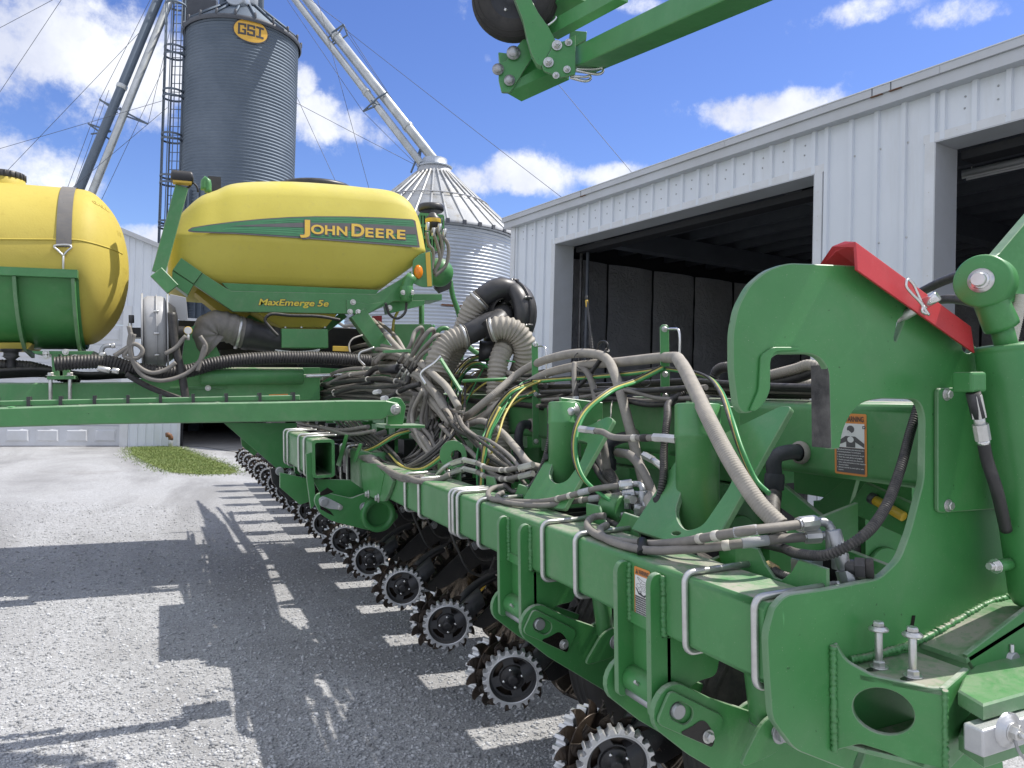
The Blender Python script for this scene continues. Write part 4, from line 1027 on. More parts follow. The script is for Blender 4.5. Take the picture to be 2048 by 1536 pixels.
# weld where the ramp meets the end plate
weld([L(1700, 1320, 'y', YH-.005), L(1770, 1304, 'y', YH-.005), L(1830, 1285, 'y', YH-.005), L(1900, 1250, 'y', YH-.005), L(1975, 1208, 'y', YH-.005), L(2070, 1183, 'y', YH-.005)], .008)
weld([L(1548, 1222, 'y', YH+.022), L(1548, 1360, 'y', YH+.022)], .006)
mb = MB(); c = L(2032, 1320, 'y', YH-.13); mb.cyl(c, c+Vector((0, .14, 0)), .017, 'pin_steel', 18); mb.cyl(c+Vector((-.002, .008, -.032)), c+Vector((-.002, .008, .034)), .005, 'zinc', 8); P_(mb, 'cross_pin')
mb = MB(); c = c+Vector((.012, .02, .0)); pl_ = [c+Vector((.05*math.cos(2*PI*i/20), 0, .055*math.sin(2*PI*i/20))) for i in range(20)]; mb.plate(pl_, (0, 1, 0), .02, 'green_paint_clean'); P_(mb, 'pin_lug')
# clevis ears and cast clamp block, bottom right
YC = YH-.26
mb = MB()
for (za, zb, prof) in ((1392, 1420, [(1915, 1392), (1968, 1408), (2075, 1386), (2075, 1340), (2000, 1352), (1925, 1384)]),):
    pass
def ear(x0y, x1y, thick, name='clevis_ear'):
    zt = L(x0y[0], x0y[1], 'y', YC+.05).z
    q = [Vector((L(x, 1400, 'y', YC+dy).x, YC+dy, zt)) for x, dy in x1y]
    mb = MB(); mb.plate(q, (0, 0, -1), thick, 'green_paint_clean', c=.004); return P_(mb, name, bevel=0)
ear((1930, 1388), [(1916, .07), (1966, .0), (2085, .0), (2085, .16), (1960, .16), (1930, .12)], .034)
ear((1930, 1478), [(1916, .07), (1966, .0), (2085, .0), (2085, .16), (1960, .16), (1930, .12)], .036)
mb = MB(); bl0 = L(1966, 1428, 'y', YC-.022); bl1 = L(2075, 1494, 'y', YC-.022); zu = L(1930, 1388, 'y', YC+.05).z-.036; zl = L(1930, 1478, 'y', YC+.05).z+.002
mb.box((bl0.x, YC-.022, zl), (bl1.x, YC+.02, zu), 'aluminium'); YC -= .02; o = P_(mb, 'clamp_block', 'cast aluminium clamp block between green clevis ears', bevel=.004)
c = L(2012, 1459, 'y', YC-.002); mb = MB(); mb.lathe([(.034, 0), (.032, -.006), (.024, -.008), (.023, -.012), (0, -.012)], c, (0, 1, 0), 'aluminium', 28); mb.hexbolt(c+Vector((0, -.012, 0)), (0, -1, 0), .013, 'zinc', stud=.014); mb.lathe([(.005, -.0385), (0, -.039)], c, (0, 1, 0), 'decal_yellow', 8); mb.build('clamp_nut', o)
mb = MB(); pts = [L(x, y, 'y', YC-.008) for x, y in ((2020, 1425), (2033, 1428), (2062, 1470), (2062, 1484), (2042, 1480), (2022, 1455))]; mb.plate(pts, (0, 1, 0), .006, 'aluminium'); mb.build('clamp_web', o)
mb = MB(); mb.tube([L(2040, 1452, 'y', YC-.014), L(2030, 1472, 'y', YC-.018), L(2036, 1500, 'y', YC-.02), L(2062, 1530, 'y', YC-.02)], .0032, 'pin_steel', 8); mb.build('lock_wire', o)
# slot cut visible above the second bolt
mb = MB(); mb.add(hy([(1824, 1231), (1831, 1231), (1827, 1258), (1820, 1258)], YH-.0012), [(0, 1, 2, 3)], 'grease'); P_(mb, 'drain_slot')

# ------------------------------------------------------------------ red transport lock channel over the hook plate
zc0 = L(1712, 555, 'y', YH-.03)
A0, A1 = L(1715, 541, 'y', YH-.045), L(1950, 707, 'y', YH-.045)     # lower edge of the near flange
B0_, B1_ = L(1711, 483, 'y', YH-.035), L(1945, 655, 'y', YH-.035)   # upper bend of the near flange
mb = MB(); th = .010
E1 = L(1690, 482, 'y', YH+.01); E2 = L(1664, 492, 'y', YH+.045); E3 = L(1638, 530, 'y', YH+.075)
o_ = [A0, B0_, E1, E2, E3]
cen = (A0+B0_+E1+E2+E3)/5
i_ = [A0+Vector((.002, th, .002)), B0_+Vector((.002, th*.8, -.013)), E1+Vector((.006, 0, -.012)), E2+Vector((.008, -.004, -.012)), E3+Vector((.012, -.006, .002))]
ringA = o_+list(reversed(i_)); dv_ = B1_-B0_
r_b = [p+dv_ for p in ringA]; r_b[0] = A1; r_b[-1] = A1+Vector((.002, th, .002)); r_b[1] = r_b[1]-dv_*.012; r_b[0] = A1+dv_*.0
mb.loft([ringA, [p*.5+q*.5 for p, q in zip(ringA, r_b)], r_b], 'red_paint', smooth=False)
lock = P_(mb, 'transport_lock', 'red steel transport lock channel pinned over the hook plate', bevel=.002)
pc_ = L(1852, 606, 'y', YH-.042)
mb = MB(); pa = L(1795, 640, 'y', YH+.02); mb.cyl(pa, pc_, .0115, 'zinc', 14); mb.cyl(pc_-(pc_-pa).normalized()*.002, pc_+(pc_-pa).normalized()*.03, .0125, 'bright_steel', 12); mb.build('lock_pin', lock)
clip = HY([(1842, 604), (1834, 585), (1826, 568), (1815, 559), (1812, 571), (1824, 588), (1838, 602), (1845, 612), (1844, 622), (1853, 628)], YH-.062)
mb = MB(); mb.tube(clip, .0034, 'bright_steel', 8, step=.003); mb.tube(HY([(1846, 612), (1852, 622), (1858, 630)], YH-.064), .0034, 'bright_steel', 8, step=.004); mb.build('spring_clip', lock)

# ------------------------------------------------------------------ big fold cylinder at the right edge
ZE = (L(1968, 561, 'y', YH-.06)-LC).dot(L3 @ CF)
def EP(x, y, d=0): return LD(x, y, ZE+d)
pxm = ZE/FPX                                             # metres per photo pixel at the cylinder
axs, axe = EP(2014, 688), EP(2088, 1215, -.0); axd = (axe-axs).normalized(); cylr = 58*pxm
mb = MB(); mb.lathe([(0, 0), (cylr*.93, 0), (cylr, .006), (cylr, .012), (cylr*.985, .014), (cylr, .017), (cylr, .60), (cylr*.9, .62), (0, .62)], axs, axd, 'green_paint_clean', 48); cyl_ = P_(mb, 'fold_cylinder', 'thick green hydraulic fold cylinder with eye end at the right edge')
eye = EP(1962, 561, -.03); ed = (L3 @ Vector((math.sin(R(72)), math.cos(R(72)), 0))).normalized(); er = 52*pxm; mb = MB()
mb.lathe([(.016, 0), (er-.005, 0), (er, .005), (er, .060), (er-.004, .064), (.016, .064)], eye, ed, 'green_paint_clean', 40)
b0_, b1_ = eye+ed*.036+Vector((0, 0, -.02)), EP(2004, 655, .0); bd_ = (b1_-b0_).normalized()
mb.lathe([(30*pxm, 0), (33*pxm, (b1_-b0_).length*.9), (32*pxm, (b1_-b0_).length), (0, (b1_-b0_).length)], b0_, bd_, 'green_paint_clean', 30)
lugc = b1_-bd_*.022+ed*.045; mb.cyl(lugc-bd_*.024, lugc+bd_*.018, .026, 'green_paint_clean', 20)
mb.cyl(b1_-bd_*.01, axs+axd*.02, 21*pxm, 'green_paint_clean', 24); mb.build('rod_eye', cyl_)
mb = MB(); mb.lathe([(24*pxm, 0), (24*pxm, -.003), (.012, -.003)], eye, ed, 'zinc', 32); mb.cyl(eye-ed*.026, eye+ed*.1, 13.5*pxm, 'zinc', 26); mb.lathe([(13*pxm, -.008), (17.5*pxm, -.008), (17.5*pxm, -.012), (13*pxm, -.012)], eye, ed, 'bright_steel', 24); mb.build('eye_pin', cyl_)
# hydraulic port block, adapter and hose on the cylinder's left
pb = L(1940, 765, 'y', YH-.10); mb = MB(); mb.box((pb.x-.022, pb.y-.02, pb.z-.022), (pb.x+.03, pb.y+.03, pb.z+.024), 'green_paint_clean'); o = mb.build('port_block', cyl_); b_ = o.modifiers.new('b', 'BEVEL'); b_.width = .006; b_.segments = 2
f0, f1, f2, f3 = [L(x, y, 'y', YH-.11) for x, y in ((1946, 785), (1958, 835), (1966, 880), (1974, 920))]
mb = MB(); mb.sweep([f0, f1], [.0155, .0155], 'black_plastic', 12); mb.sweep([L(1950, 790, 'y', YH-.112), f1], [.015, .0165], 'zinc', 6, smooth=False); mb.cyl(f1, f1.lerp(f2, .35), .012, 'zinc', 14); mb.sweep([f1.lerp(f2, .3), f2], [.017, .017], 'zinc', 10, smooth=False); mb.cyl(f2, f2.lerp(f3, .2), .014, 'bright_steel', 14); mb.build('hose_fitting', cyl_)
mb = MB(); mb.tube([f2, f3, L(1992, 975, 'y', YH-.12), L(2012, 1060, 'y', YH-.10)], .0135, 'black_hose', 12); mb.build('cylinder_hose', cyl_)
gf = L(1992, 1132, 'y', YH-.09); mb = MB(); mb.cyl(gf+Vector((.05, 0, 0)), gf, .014, 'green_paint_clean', 12); mb.hexbolt(gf, (-1, 0, 0), .012, 'bright_steel'); mb.cyl(gf, gf-Vector((.026, 0, -.002)), .009, 'zinc', 8); mb.build('grease_port', cyl_)
# arm plate above the cylinder eye, going out of the picture
mb = MB(); mb.plate(HY([(1956, 540), (2000, 505), (2085, 405), (2085, 608), (2012, 604)], YH+.03), (0, 1, 0), .03, 'green_paint_clean'); P_(mb, 'fold_link', 'green fold link plate above the cylinder eye')
# mesh sleeve behind the eye
mb = MB(); mb.corr([L(2044, 590, 'y', YH+.02), L(2030, 650, 'y', YH+.03), L(2015, 720, 'y', YH+.04)], .016, 'white_band', .006, .1, 12, 4); P_(mb, 'braided_sleeve')

# transport tyres hung behind the toolbar, only partly seen between the brackets and under the end box
def tyre(c, r_, w):
    mb = MB(); prof = [(r_*.55, -w*.5), (r_*.86, -w*.52), (r_*.96, -w*.44), (r_, -w*.3), (r_*1.005, 0), (r_, w*.3), (r_*.96, w*.44), (r_*.86, w*.52), (r_*.55, w*.5)]
    mb.lathe(prof, c, (0, 1, 0), 'black_rubber', 64); mb.lathe([(0, -w*.3), (r_*.5, -w*.3), (r_*.56, -w*.45)], c, (0, 1, 0), 'green_paint_clean', 40)
    for q in (-.25, 0, .25): mb.lathe([(r_*.99, w*q-.008), (r_*1.02, w*q-.004), (r_*1.02, w*q+.004), (r_*.99, w*q+.008)], c, (0, 1, 0), 'black_rubber', 64)
    P_(mb, 'transport_tyre', 'dark rubber transport tyre partly hidden under the toolbar')
tyre(Vector((TX+.64, yT(1325)+.19, TZ0-.42)), .40, .20)
tyre(Vector((TX+.68, yT(1061)+.19, TZ0-.42)), .40, .20)

# ------------------------------------------------------------------ A-frame towers with downforce cylinders on the toolbar


# traced on a leaning plane for the two visible towers
def tower_trace(outline, slot, hole, xfoot, lean, ref, pin, label=None):
    p0 = L(ref[0], ref[1], 'x', xfoot); nrm = Vector((-math.cos(lean), 0, math.sin(lean)))
    def on(x, y, off=0):
        d = lray(x, y); t = ((p0+nrm*off)-LC).dot(nrm)/d.dot(nrm); return LC+d*t
    mb = MB(); hs_ = [[on(*p) for p in slot]] if slot else []
    if hole: hs_.append([on(hole[0]+hole[2]*math.cos(2*PI*i/16), hole[1]+hole[3]*math.sin(2*PI*i/16)) for i in range(16)])
    mb.plate([on(*p) for p in outline], -nrm, .018, 'green_paint', holes=hs_, c=.002); return P_(mb, 'tower_plate'), on
tw1, on1 = tower_trace(sm([(1262, 1058, 3), (1352, 920), (1372, 880), (1440, 870), (1560, 812), (1584, 812), (1430, 1085, 4), (1400, 1093), (1330, 1080)], 10), rough_round([(1356, 1045), (1350, 1020), (1386, 905), (1440, 905), (1478, 900), (1462, 968), (1405, 1052), (1372, 1062)], 20, 5), (1352, 1066, 9, 4), TXB-.02, R(38), (1340, 1080), None)
tw2, on2 = tower_trace(sm([(1046, 998, 3), (1096, 910), (1118, 860), (1180, 850), (1216, 832), (1228, 838), (1128, 1018, 4), (1100, 1015)], 8), rough_round([(1100, 958), (1098, 945), (1122, 880), (1160, 880), (1176, 885), (1160, 925), (1134, 962), (1112, 968)], 12, 5), (1093, 1000, 6, 3), TXB-.02, R(38), (1090, 1005), None)
def dcyl(x0, x1, ytop, ybot, X, pinx, piny, seam):
    ztop = L((x0+x1)/2, ytop, 'x', X).z; zb = L((x0+x1)/2, ybot, 'x', X).z-.05
    c = L((x0+x1)/2, ytop, 'x', X); r_ = (x1-x0)/2/FPX*((c-LC).dot(L3 @ CF))
    top = Vector((c.x, c.y, ztop)); bot = Vector((c.x-.03, c.y-.03, zb)); ax_ = (bot-top)
    mb = MB(); h = ax_.length; sm_ = (L(x0, seam, 'x', X).z-ztop)/(-1)
    mb.lathe([(0, 0), (r_-.004, 0), (r_, .004), (r_, sm_-.006), (r_*1.02, sm_-.003), (r_*1.02, sm_+.003), (r_*.96, sm_+.008), (r_*.93, h), (0, h)], top, ax_, 'green_paint', 36); o = P_(mb, 'downforce_cylinder')
    for p in o.data.polygons: pass
    pc = L(pinx, piny, 'x', X+r_*.3); pn = Vector((-.5, -.86, 0)).normalized()
    mb = MB(); mb.lathe([(.0, -.03), (.041, -.03), (.043, -.028), (.043, .05)], pc, -pn, 'green_paint', 26); mb.lathe([(.038, .032), (.038, .036), (.026, .037), (.025, .042), (.017, .043), (.017, .055), (.014, .058), (0, .058)], pc, pn, 'zinc', 26); mb.build('pin_boss', o)
    # lug plate behind, running to the rear tube
    a = pc-pn*.03; mb = MB(); mb.plate([a+Vector((-.03, .03, .055)), a+Vector((.17, .03, .03)), a+Vector((.17, .03, -.10)), a+Vector((-.02, .03, -.06))], (0, 1, 0), .02, 'green_paint'); P_(mb, 'cylinder_lug')
    return o
dcyl(1350, 1440, 808, 1045, TXB+.16, 1410, 838, 868)
dcyl(1097, 1160, 805, 965, TXB+.16, 1142, 822, 843)
# more plain plates behind, down in the shadow between the bars
for y0, y1, zz in ((yT(1330), yT(1210), 0), (yT(1060), yT(1000), 0), (yT(930), yT(860), .0)):
    mb = MB(); pts = [(TXB-.02, TZ1-.06), (TXB-.02, TZ0+.02), (RX+.02, RZ0-.2), (RX+.02, RZ0-.07)]
    mb.plate([Vector((p[0], (y0+y1)/2, p[1])) for p in pts], (0, 1, 0), .016, 'green_paint_clean'); P_(mb, 'cross_plate')

# ------------------------------------------------------------------ row units (16), hung under the toolbar
WX, WY0, WZC = None, None, None
_w = PI_ @ Vector((1.298, 2.003, 1.6-1.117)); WX, WY0, WZC = _w.x, _w.y, _w.z
RIMR = .1215
def wheel_mesh():
    """Cast tread rim, face towards -y: scalloped ribs, deep dish, four kidney windows, black hub with four bolts."""
    mb = MB(); N_ = 22; outl = []
    for k in range(N_):
        a = 2*PI*k/N_; w = 2*PI/N_
        for t, r_ in ((-.16, .1205), (.16, .1205), (.20, .1165), (.27, .109), (.38, .1055), (.5, .1048), (.62, .1055), (.73, .109), (.80, .1165)): outl.append((r_*math.cos(a+t*w), r_*math.sin(a+t*w)))
    mb.plate([Vector((p[0], -.003, p[1])) for p in outl], (0, 1, 0), .040, 'aluminium', holes=[[Vector((p[0], -.003, p[1])) for p in circ(60, .0935)]], c=.0012)
    mb.lathe([(.0945, -.0035), (.0975, -.0055), (.100, -.0035)], (0, 0, 0), (0, 1, 0), 'aluminium', 60)
    mb.lathe([(.0936, -.002), (.090, .006), (.0865, .024), (.080, .0265)], (0, 0, 0), (0, 1, 0), 'rim_dark', 60)
    hole = []
    for k in range(4):
        a0 = PI/2*k+R(8); h = []
        for i in range(9): a = a0-.52+1.04*i/8; h.append((.0785*math.cos(a), .0785*math.sin(a)))
        for i in range(9): a = a0+.38-.76*i/8; h.append((.0565*math.cos(a), .0565*math.sin(a)))
        hole.append([Vector((p[0], .020, p[1])) for p in rough_round(h, .006, 2)])
    mb.plate([Vector((p[0], .020, p[1])) for p in circ(48, .0868)], (0, 1, 0), .008, 'rim_dark', holes=hole, c=.0012)
    mb.lathe([(.053, .024), (.050, .012), (.046, .009), (.030, .009), (.028, .002), (.021, -.002), (.0205, -.010), (.013, -.012), (0, -.011)], (0, 0, 0), (0, 1, 0), 'black_paint', 36)
    for k in range(4):
        a = PI/4+PI/2*k+R(8); c = Vector((.0375*math.cos(a), .007, .0375*math.sin(a))); mb.lathe([(.0066, .003), (.0066, -.001), (.005, -.004), (0, -.005)], c, (0, 1, 0), 'bright_steel', 12)
    return mb
def spike_mesh():
    mb = MB(); N_ = 12
    mb.lathe([(0, .0), (.105, .002), (.108, .005), (.105, .009), (0, .010)], (0, 0, 0), (0, 1, 0), 'brown_steel', 48)
    for k in range(N_):
        a = 2*PI*k/N_; M = Matrix.Rotation(a, 4, 'Y')
        li = [(-.026, .097), (-.028, .118), (-.022, .132), (-.008, .143), (.010, .150)]; lo = [(.024, .097), (.016, .112), (.012, .124), (.010, .137), (.011, .149)]
        vs = []
        for (p, q) in zip(li, lo):
            w_ = (p[1]-.097)/.06
            yl = -.020*w_**1.3
            vs += [Vector((p[0], yl, p[1])), Vector((q[0], yl*.4, q[1])), Vector((q[0], yl*.4+.006*(1-.5*w_), q[1])), Vector((p[0], yl+.006*(1-.5*w_), p[1]))]
        fs = []
        for i in range(4):
            for j in range(4): fs.append((i*4+j, i*4+(j+1) % 4, i*4+4+(j+1) % 4, i*4+4+j))
        mb.add([M @ v for v in vs], fs+[(3,2,1,0), (16,17,18,19)], 'brown_steel', False)
    return mb
def coulter_mesh():
    mb = MB(); N_ = 96; rad = [0, .05, .09, .13, .165, .19, .205]; vs = []
    for s_, off in ((0, 0), (1, .004)):
        for k, r_ in enumerate(rad):
            for i in range(N_):
                a = 2*PI*i/N_; w_ = max(0, (r_-.09)/.115); vs.append((r_*math.cos(a), off+.013*w_*math.sin(13*a+2.2*w_), r_*math.sin(a)))
    fs = []; K = len(rad)
    for s_ in (0, 1):
        o = s_*K*N_
        for k in range(K-1):
            for i in range(N_):
                j = (i+1) % N_; f = (o+k*N_+i, o+k*N_+j, o+(k+1)*N_+j, o+(k+1)*N_+i); fs.append(f if s_ == 0 else f[::-1])
    for i in range(N_): j = (i+1) % N_; fs.append(((K-1)*N_+i, (K-1)*N_+j, K*N_+(K-1)*N_+j, K*N_+(K-1)*N_+i))
    mb.add(vs, fs, 'coulter_steel', True); mb.lathe([(0, -.012), (.03, -.010), (.034, 0)], (0, 0, 0), (0, 1, 0), 'black_paint', 20); return mb
def unit_frame():
    mb = MB()
    # forked bracket carrying the two cleaner wheels
    for s_ in (0,):
        mb.tube([(.00, .065, -.005), (.05, .07, .03), (.12, .085, .10), (.22, .10, .16), (.34, .11, .19)], .026, 'black_paint', 8)
    # coulter arm: long sloping plate behind the cleaner, with upturned lip
    pts = [(.14, -.03), (.40, .175), (.52, .235), (.64, .24), (.66, .15), (.50, .07), (.30, -.03), (.20, -.06)]
    mb.plate([Vector((x, .045, z)) for x, z in rough_round(pts, .02)], (0, 1, 0), .014, 'black_paint')
    mb.plate([Vector((x, .135, z)) for x, z in rough_round(pts, .02)], (0, 1, 0), .014, 'black_paint')
    # shank, head casting and parallel arms under the bar
    pts = [(.44, .30), (.60, .36), (.78, .34), (.80, .18), (.72, -.12), (.62, -.22), (.56, -.10), (.50, .12)]
    mb.plate([Vector((x, .06, z)) for x, z in rough_round(pts, .03)], (0, 1, 0), .06, 'black_paint')
    mb.box((.36, .02, .32), (.44, .20, .55), 'black_paint'); mb.box((.44, .03, .42), (.95, .055, .48), 'black_paint'); mb.box((.44, .155, .42), (.95, .18, .48), 'black_paint')
    mb.box((.44, .03, .26), (.95, .055, .31), 'black_paint'); mb.box((.44, .155, .26), (.95, .18, .31), 'black_paint')
    mb.box((.92, .0, .02), (1.05, .21, .62), 'black_paint')
    # hanging boot and small brackets
    pts = [(.50, .02), (.58, .05), (.60, -.10), (.56, -.20), (.50, -.18), (.52, -.06)]
    mb.plate([Vector((x, .02, z)) for x, z in rough_round(pts, .02)], (0, 1, 0), .03, 'black_plastic')
    mb.tube([(.30, .10, .36), (.34, .02, .20), (.40, -.03, .06), (.52, -.01, .02), (.58, .0, .12)], .009, 'black_hose', 8)
    mb.tube([(.45, .05, .42), (.40, -.01, .26), (.46, -.04, .13), (.60, .02, .10)], .007, 'black_hose', 8)
    return mb
shared = {}
def share(key, fn):
    if key not in shared:
        mb = fn(); me = bpy.data.meshes.new(key); me.from_pydata(mb.v, [], mb.f); me.update()
        for k in mb.mats: me.materials.append(MAT[k])
        me.polygons.foreach_set('material_index', mb.m); me.polygons.foreach_set('use_smooth', mb.sm); shared[key] = me
    return shared[key]
def inst(name, me, parent, loc=(0, 0, 0), rot=None):
    o = bpy.data.objects.new(name, me); COL.objects.link(o); o.parent = parent; o.location = loc
    if rot: o.rotation_euler = rot
    return o
def opener():
    mb = MB(); mb.lathe([(0, .0), (.06, -.004), (.19, .004), (.192, .006), (.06, .004)], (0, 0, 0), (0, 1, 0), 'disc_steel', 40); mb.lathe([(.03, -.02), (.05, -.004)], (0, 0, 0), (0, 1, 0), 'black_paint', 16); mb.hexbolt((0, -.02, 0), (0, -1, 0), .014); return mb
def gauge():
    mb = MB(); mb.lathe([(.09, -.02), (.17, -.05), (.20, -.04), (.205, 0), (.205, .05), (.17, .06), (.09, .05)], (0, 0, 0), (0, 1, 0), 'black_rubber', 40); mb.lathe([(0, -.03), (.05, -.03), (.09, -.018)], (0, 0, 0), (0, 1, 0), 'black_paint', 24); return mb
def hopper():
    mb = MB(); mb.box((-.10, -.12, -.05), (.16, .12, .28), 'green_paint_clean'); mb.box((-.16, -.09, -.2), (.05, .09, -.02), 'green_paint_clean'); mb.cyl((-.02, -.14, .05), (-.02, -.12, .05), .09, 'green_paint_clean', 24); mb.box((-.05, -.27, .29), (.42, .27, .62), 'green_paint_clean'); mb.box((.16, -.2, -.5), (.3, .2, .289), 'black_paint'); return mb
def seedbox():
    mb = MB(); mb.box((-.03, -.012, -.02), (.03, .012, .02), 'yellow_paint'); mb.box((-.018, -.018, -.045), (.014, .01, -.018), 'yellow_paint'); return mb
for k in range(16):
    u = empty('row_unit', (WX, WY0+.762*k, WZC), planter)
    ph = random.uniform(0, 2*PI)
    toe = R(-19); cam_ = R(6)
    fr = inst('frame', share('frame', unit_frame), u)
    a = inst('cleaner_wheel', share('cleaner_wheel', wheel_mesh), u, (0, 0, 0)); a.rotation_euler = (R(-5), 0, 0)
    M1 = Matrix.Rotation(toe, 4, 'Z') @ Matrix.Rotation(cam_, 4, 'X')
    a.matrix_local = M1 @ Matrix.Rotation(ph, 4, 'Y')
    b = inst('spiked_wheel', share('spiked_wheel', spike_mesh), u); b.matrix_local = M1 @ Matrix.Translation((0, .045, 0)) @ Matrix.Rotation(ph*1.7, 4, 'Y')
    M2 = Matrix.Translation((-.03, .19, .0)) @ Matrix.Rotation(R(19), 4, 'Z')
    a2 = inst('cleaner_wheel', share('cleaner_wheel', wheel_mesh), u); a2.matrix_local = M2 @ Matrix.Rotation(PI, 4, 'Z') @ Matrix.Rotation(ph*2.3, 4, 'Y')
    b2_ = inst('spiked_wheel', share('spiked_wheel', spike_mesh), u); b2_.matrix_local = M2 @ Matrix.Translation((0, -.05, 0)) @ Matrix.Rotation(PI, 4, 'Z') @ Matrix.Rotation(ph, 4, 'Y')
    # forged shield over the wheel hub arm
    def shield():
        mb = MB(); rr = []
        for t, w, z in ((0, .030, .036), (.03, .04, .052), (.08, .044, .092), (.14, .036, .135)):
            rr.append([Vector((.045+t, .02-w, z-.05)), Vector((.03+t, .02-w*.95, z)), Vector((.035+t, .03, z+.022)), Vector((.03+t, .03+w, z)), Vector((.045+t, .03+w, z-.055))])
        mb.loft(rr, 'black_paint', closed=False, caps=False); mb.loft([[p*1.0+Vector((.008, 0, -.008)) for p in r_][::-1] for r_ in rr], 'black_paint', closed=False, caps=False); return mb
    inst('wheel_shield', share('wheel_shield', shield), u)
    c_ = inst('wavy_coulter', share('wavy_coulter', coulter_mesh), u, (.40, .09, .02)); c_.rotation_euler = (0, random.uniform(0, 6), 0)
    inst('disc_opener', share('disc_opener', opener), u, (.86, .02, -.08))
    inst('gauge_wheel', share('gauge_wheel', gauge), u, (1.02, -.04, -.07))
    inst('seed_meter', share('seed_meter', hopper), u, (1.14, .1, .42))
    if k < 8: inst('seed_boot', share('seed_boot', seedbox), u, (.50, .02, -.05))
    mb_ = None
    if k < 6:
        def bolts():
            mb = MB(); mb.hexbolt((.46, .035, .19), (0, -1, 0), .018, 'pin_steel'); mb.hexbolt((.62, .055, .27), (0, -1, 0), .014, 'pin_steel'); return mb
        inst('bolt', share('row_bolts', bolts), u)

# ------------------------------------------------------------------ strap posts holding the hose bundle
def post(xl, xr, yt, yb, X, bolts, wx):
    mb = MB(); p = [L(xl, yt, 'x', X), L(xr, yt, 'x', X)]; w_ = abs(p[1].y-p[0].y)
    c = L((xl+xr)/2, yt, 'x', X); zt = c.z; zb = L((xl+xr)/2, yb, 'x', X).z
    hw = (LD(xr, yt, 1)-LD(xl, yt, 1)).length*((c-LC).length)/2
    nrm = Vector((-.35, -.94, 0)).normalized(); t = Vector((-nrm.y, nrm.x, 0))
    o_ = [c+t*hw*q[0]+Vector((0, 0, q[1])) for q in ((-1, -hw*.7), (-.7, -hw*.2), (-.3, 0), (.3, 0), (.7, -hw*.2), (1, -hw*.7), (1, zb-zt), (-1, zb-zt))]
    mb.plate(o_, -nrm, .008, 'green_paint_clean'); o = P_(mb, 'hose_post')
    for y in bolts:
        mb = MB(); q = L((xl+xr)/2, y, 'x', X); q = c+Vector((0, 0, q.z-c.z)); mb.hexbolt(q-nrm*.0, nrm, .0095, 'zinc'); mb.cyl(q, q+nrm*.03, .005, 'zinc', 10); mb.build('bolt', o)
    rod = [L((xl+xr)/2, yt+10, 'x', X), L(wx-14, yt+8, 'x', X), L(wx-3, yt+10, 'x', X), L(wx, yt+22, 'x', X), L(wx-1, yt+80, 'x', X)]
    mb = MB(); mb.tube([q-nrm*.012 for q in rod], .0052, 'bright_steel', 10, step=.006); mb.build('hose_hoop', o); return c
XP = RX-.05
post(1320, 1338, 649, 800, XP, (658, 748, 791), 1361); 
post(1063, 1076, 684, 890, XP, (688, 755, 788, 882), 1093)
mb = MB(); c0_ = L(1320, 790, 'x', XP); c1_ = L(1345, 985, 'x', XP); cc_ = L(1330, 800, 'x', XP)
mb.box((XP-.004, cc_.y-.02, L(1330, 985, 'x', XP).z), (XP+.006, cc_.y+.022, L(1330, 795, 'x', XP).z), 'green_paint_clean'); P_(mb, 'post_foot')
mb = MB(); mb.hexbolt((XP-.004, cc_.y, L(1332, 918, 'x', XP).z), (-1, 0, 0), .0095); P_(mb, 'bolt')
# antenna-like marker rod with spring base
mb = MB(); XM = RX-.02
mb.sweep(spl(HX([(1189, 790), (1184, 700), (1178, 640), (1173, 596)], XM), .01), [.0085 if i < 14 else max(.0055, .0085-.0002*(i-14)) for i in range(len(spl(HX([(1189, 790), (1184, 700), (1178, 640), (1173, 596)], XM), .01)))], 'black_plastic', 10)
mb.corr(HX([(1186, 725), (1183, 690), (1181, 672)], XM), .0105, 'black_plastic', .008, .3, 10, 6); mb.cyl(L(1189, 795, 'x', XM), L(1188.5, 770, 'x', XM), .013, 'black_plastic', 12)
mb.cyl(L(1174.3, 614, 'x', XM), L(1173.2, 600, 'x', XM), .0072, 'decal_gold', 10); mb.cyl(L(1173.2, 600.5, 'x', XM), L(1172.7, 592, 'x', XM), .0074, 'black_plastic', 10)
P_(mb, 'whip_antenna', 'black whip antenna with yellow tip and spring base')

# ------------------------------------------------------------------ hoses
HOSES = {}
def hose(name, mat, r_, pts, X=None, D=None, corr=None, label=None, seg=12, step=None, parent=None):
    Pts = HX(pts, X) if D is None else HD(pts, D)
    mb = MB()
    if corr: mb.corr(Pts, r_, mat, corr[0], corr[1], 18 if r_ > .03 else 12, corr[2] if len(corr) > 2 else 6)
    else: mb.tube(Pts, r_, mat, seg, step)
    return P_(mb, name, label, parent=parent)
def fit(pts, X=None, D=None, r_=.012, mat='zinc', kind='cyl'):
    Pts = HX(pts, X) if D is None else HD(pts, D); mb = MB()
    if kind == 'hex': mb.sweep(Pts, [r_]*len(Pts), mat, 6, smooth=False)
    elif len(Pts) == 2: mb.cyl(Pts[0], Pts[1], r_, mat, 16)
    else: mb.tube(Pts, r_, mat, 12)
    return mb
X1 = TXB+.02; X2 = TXB+.22; X3 = RX-.06
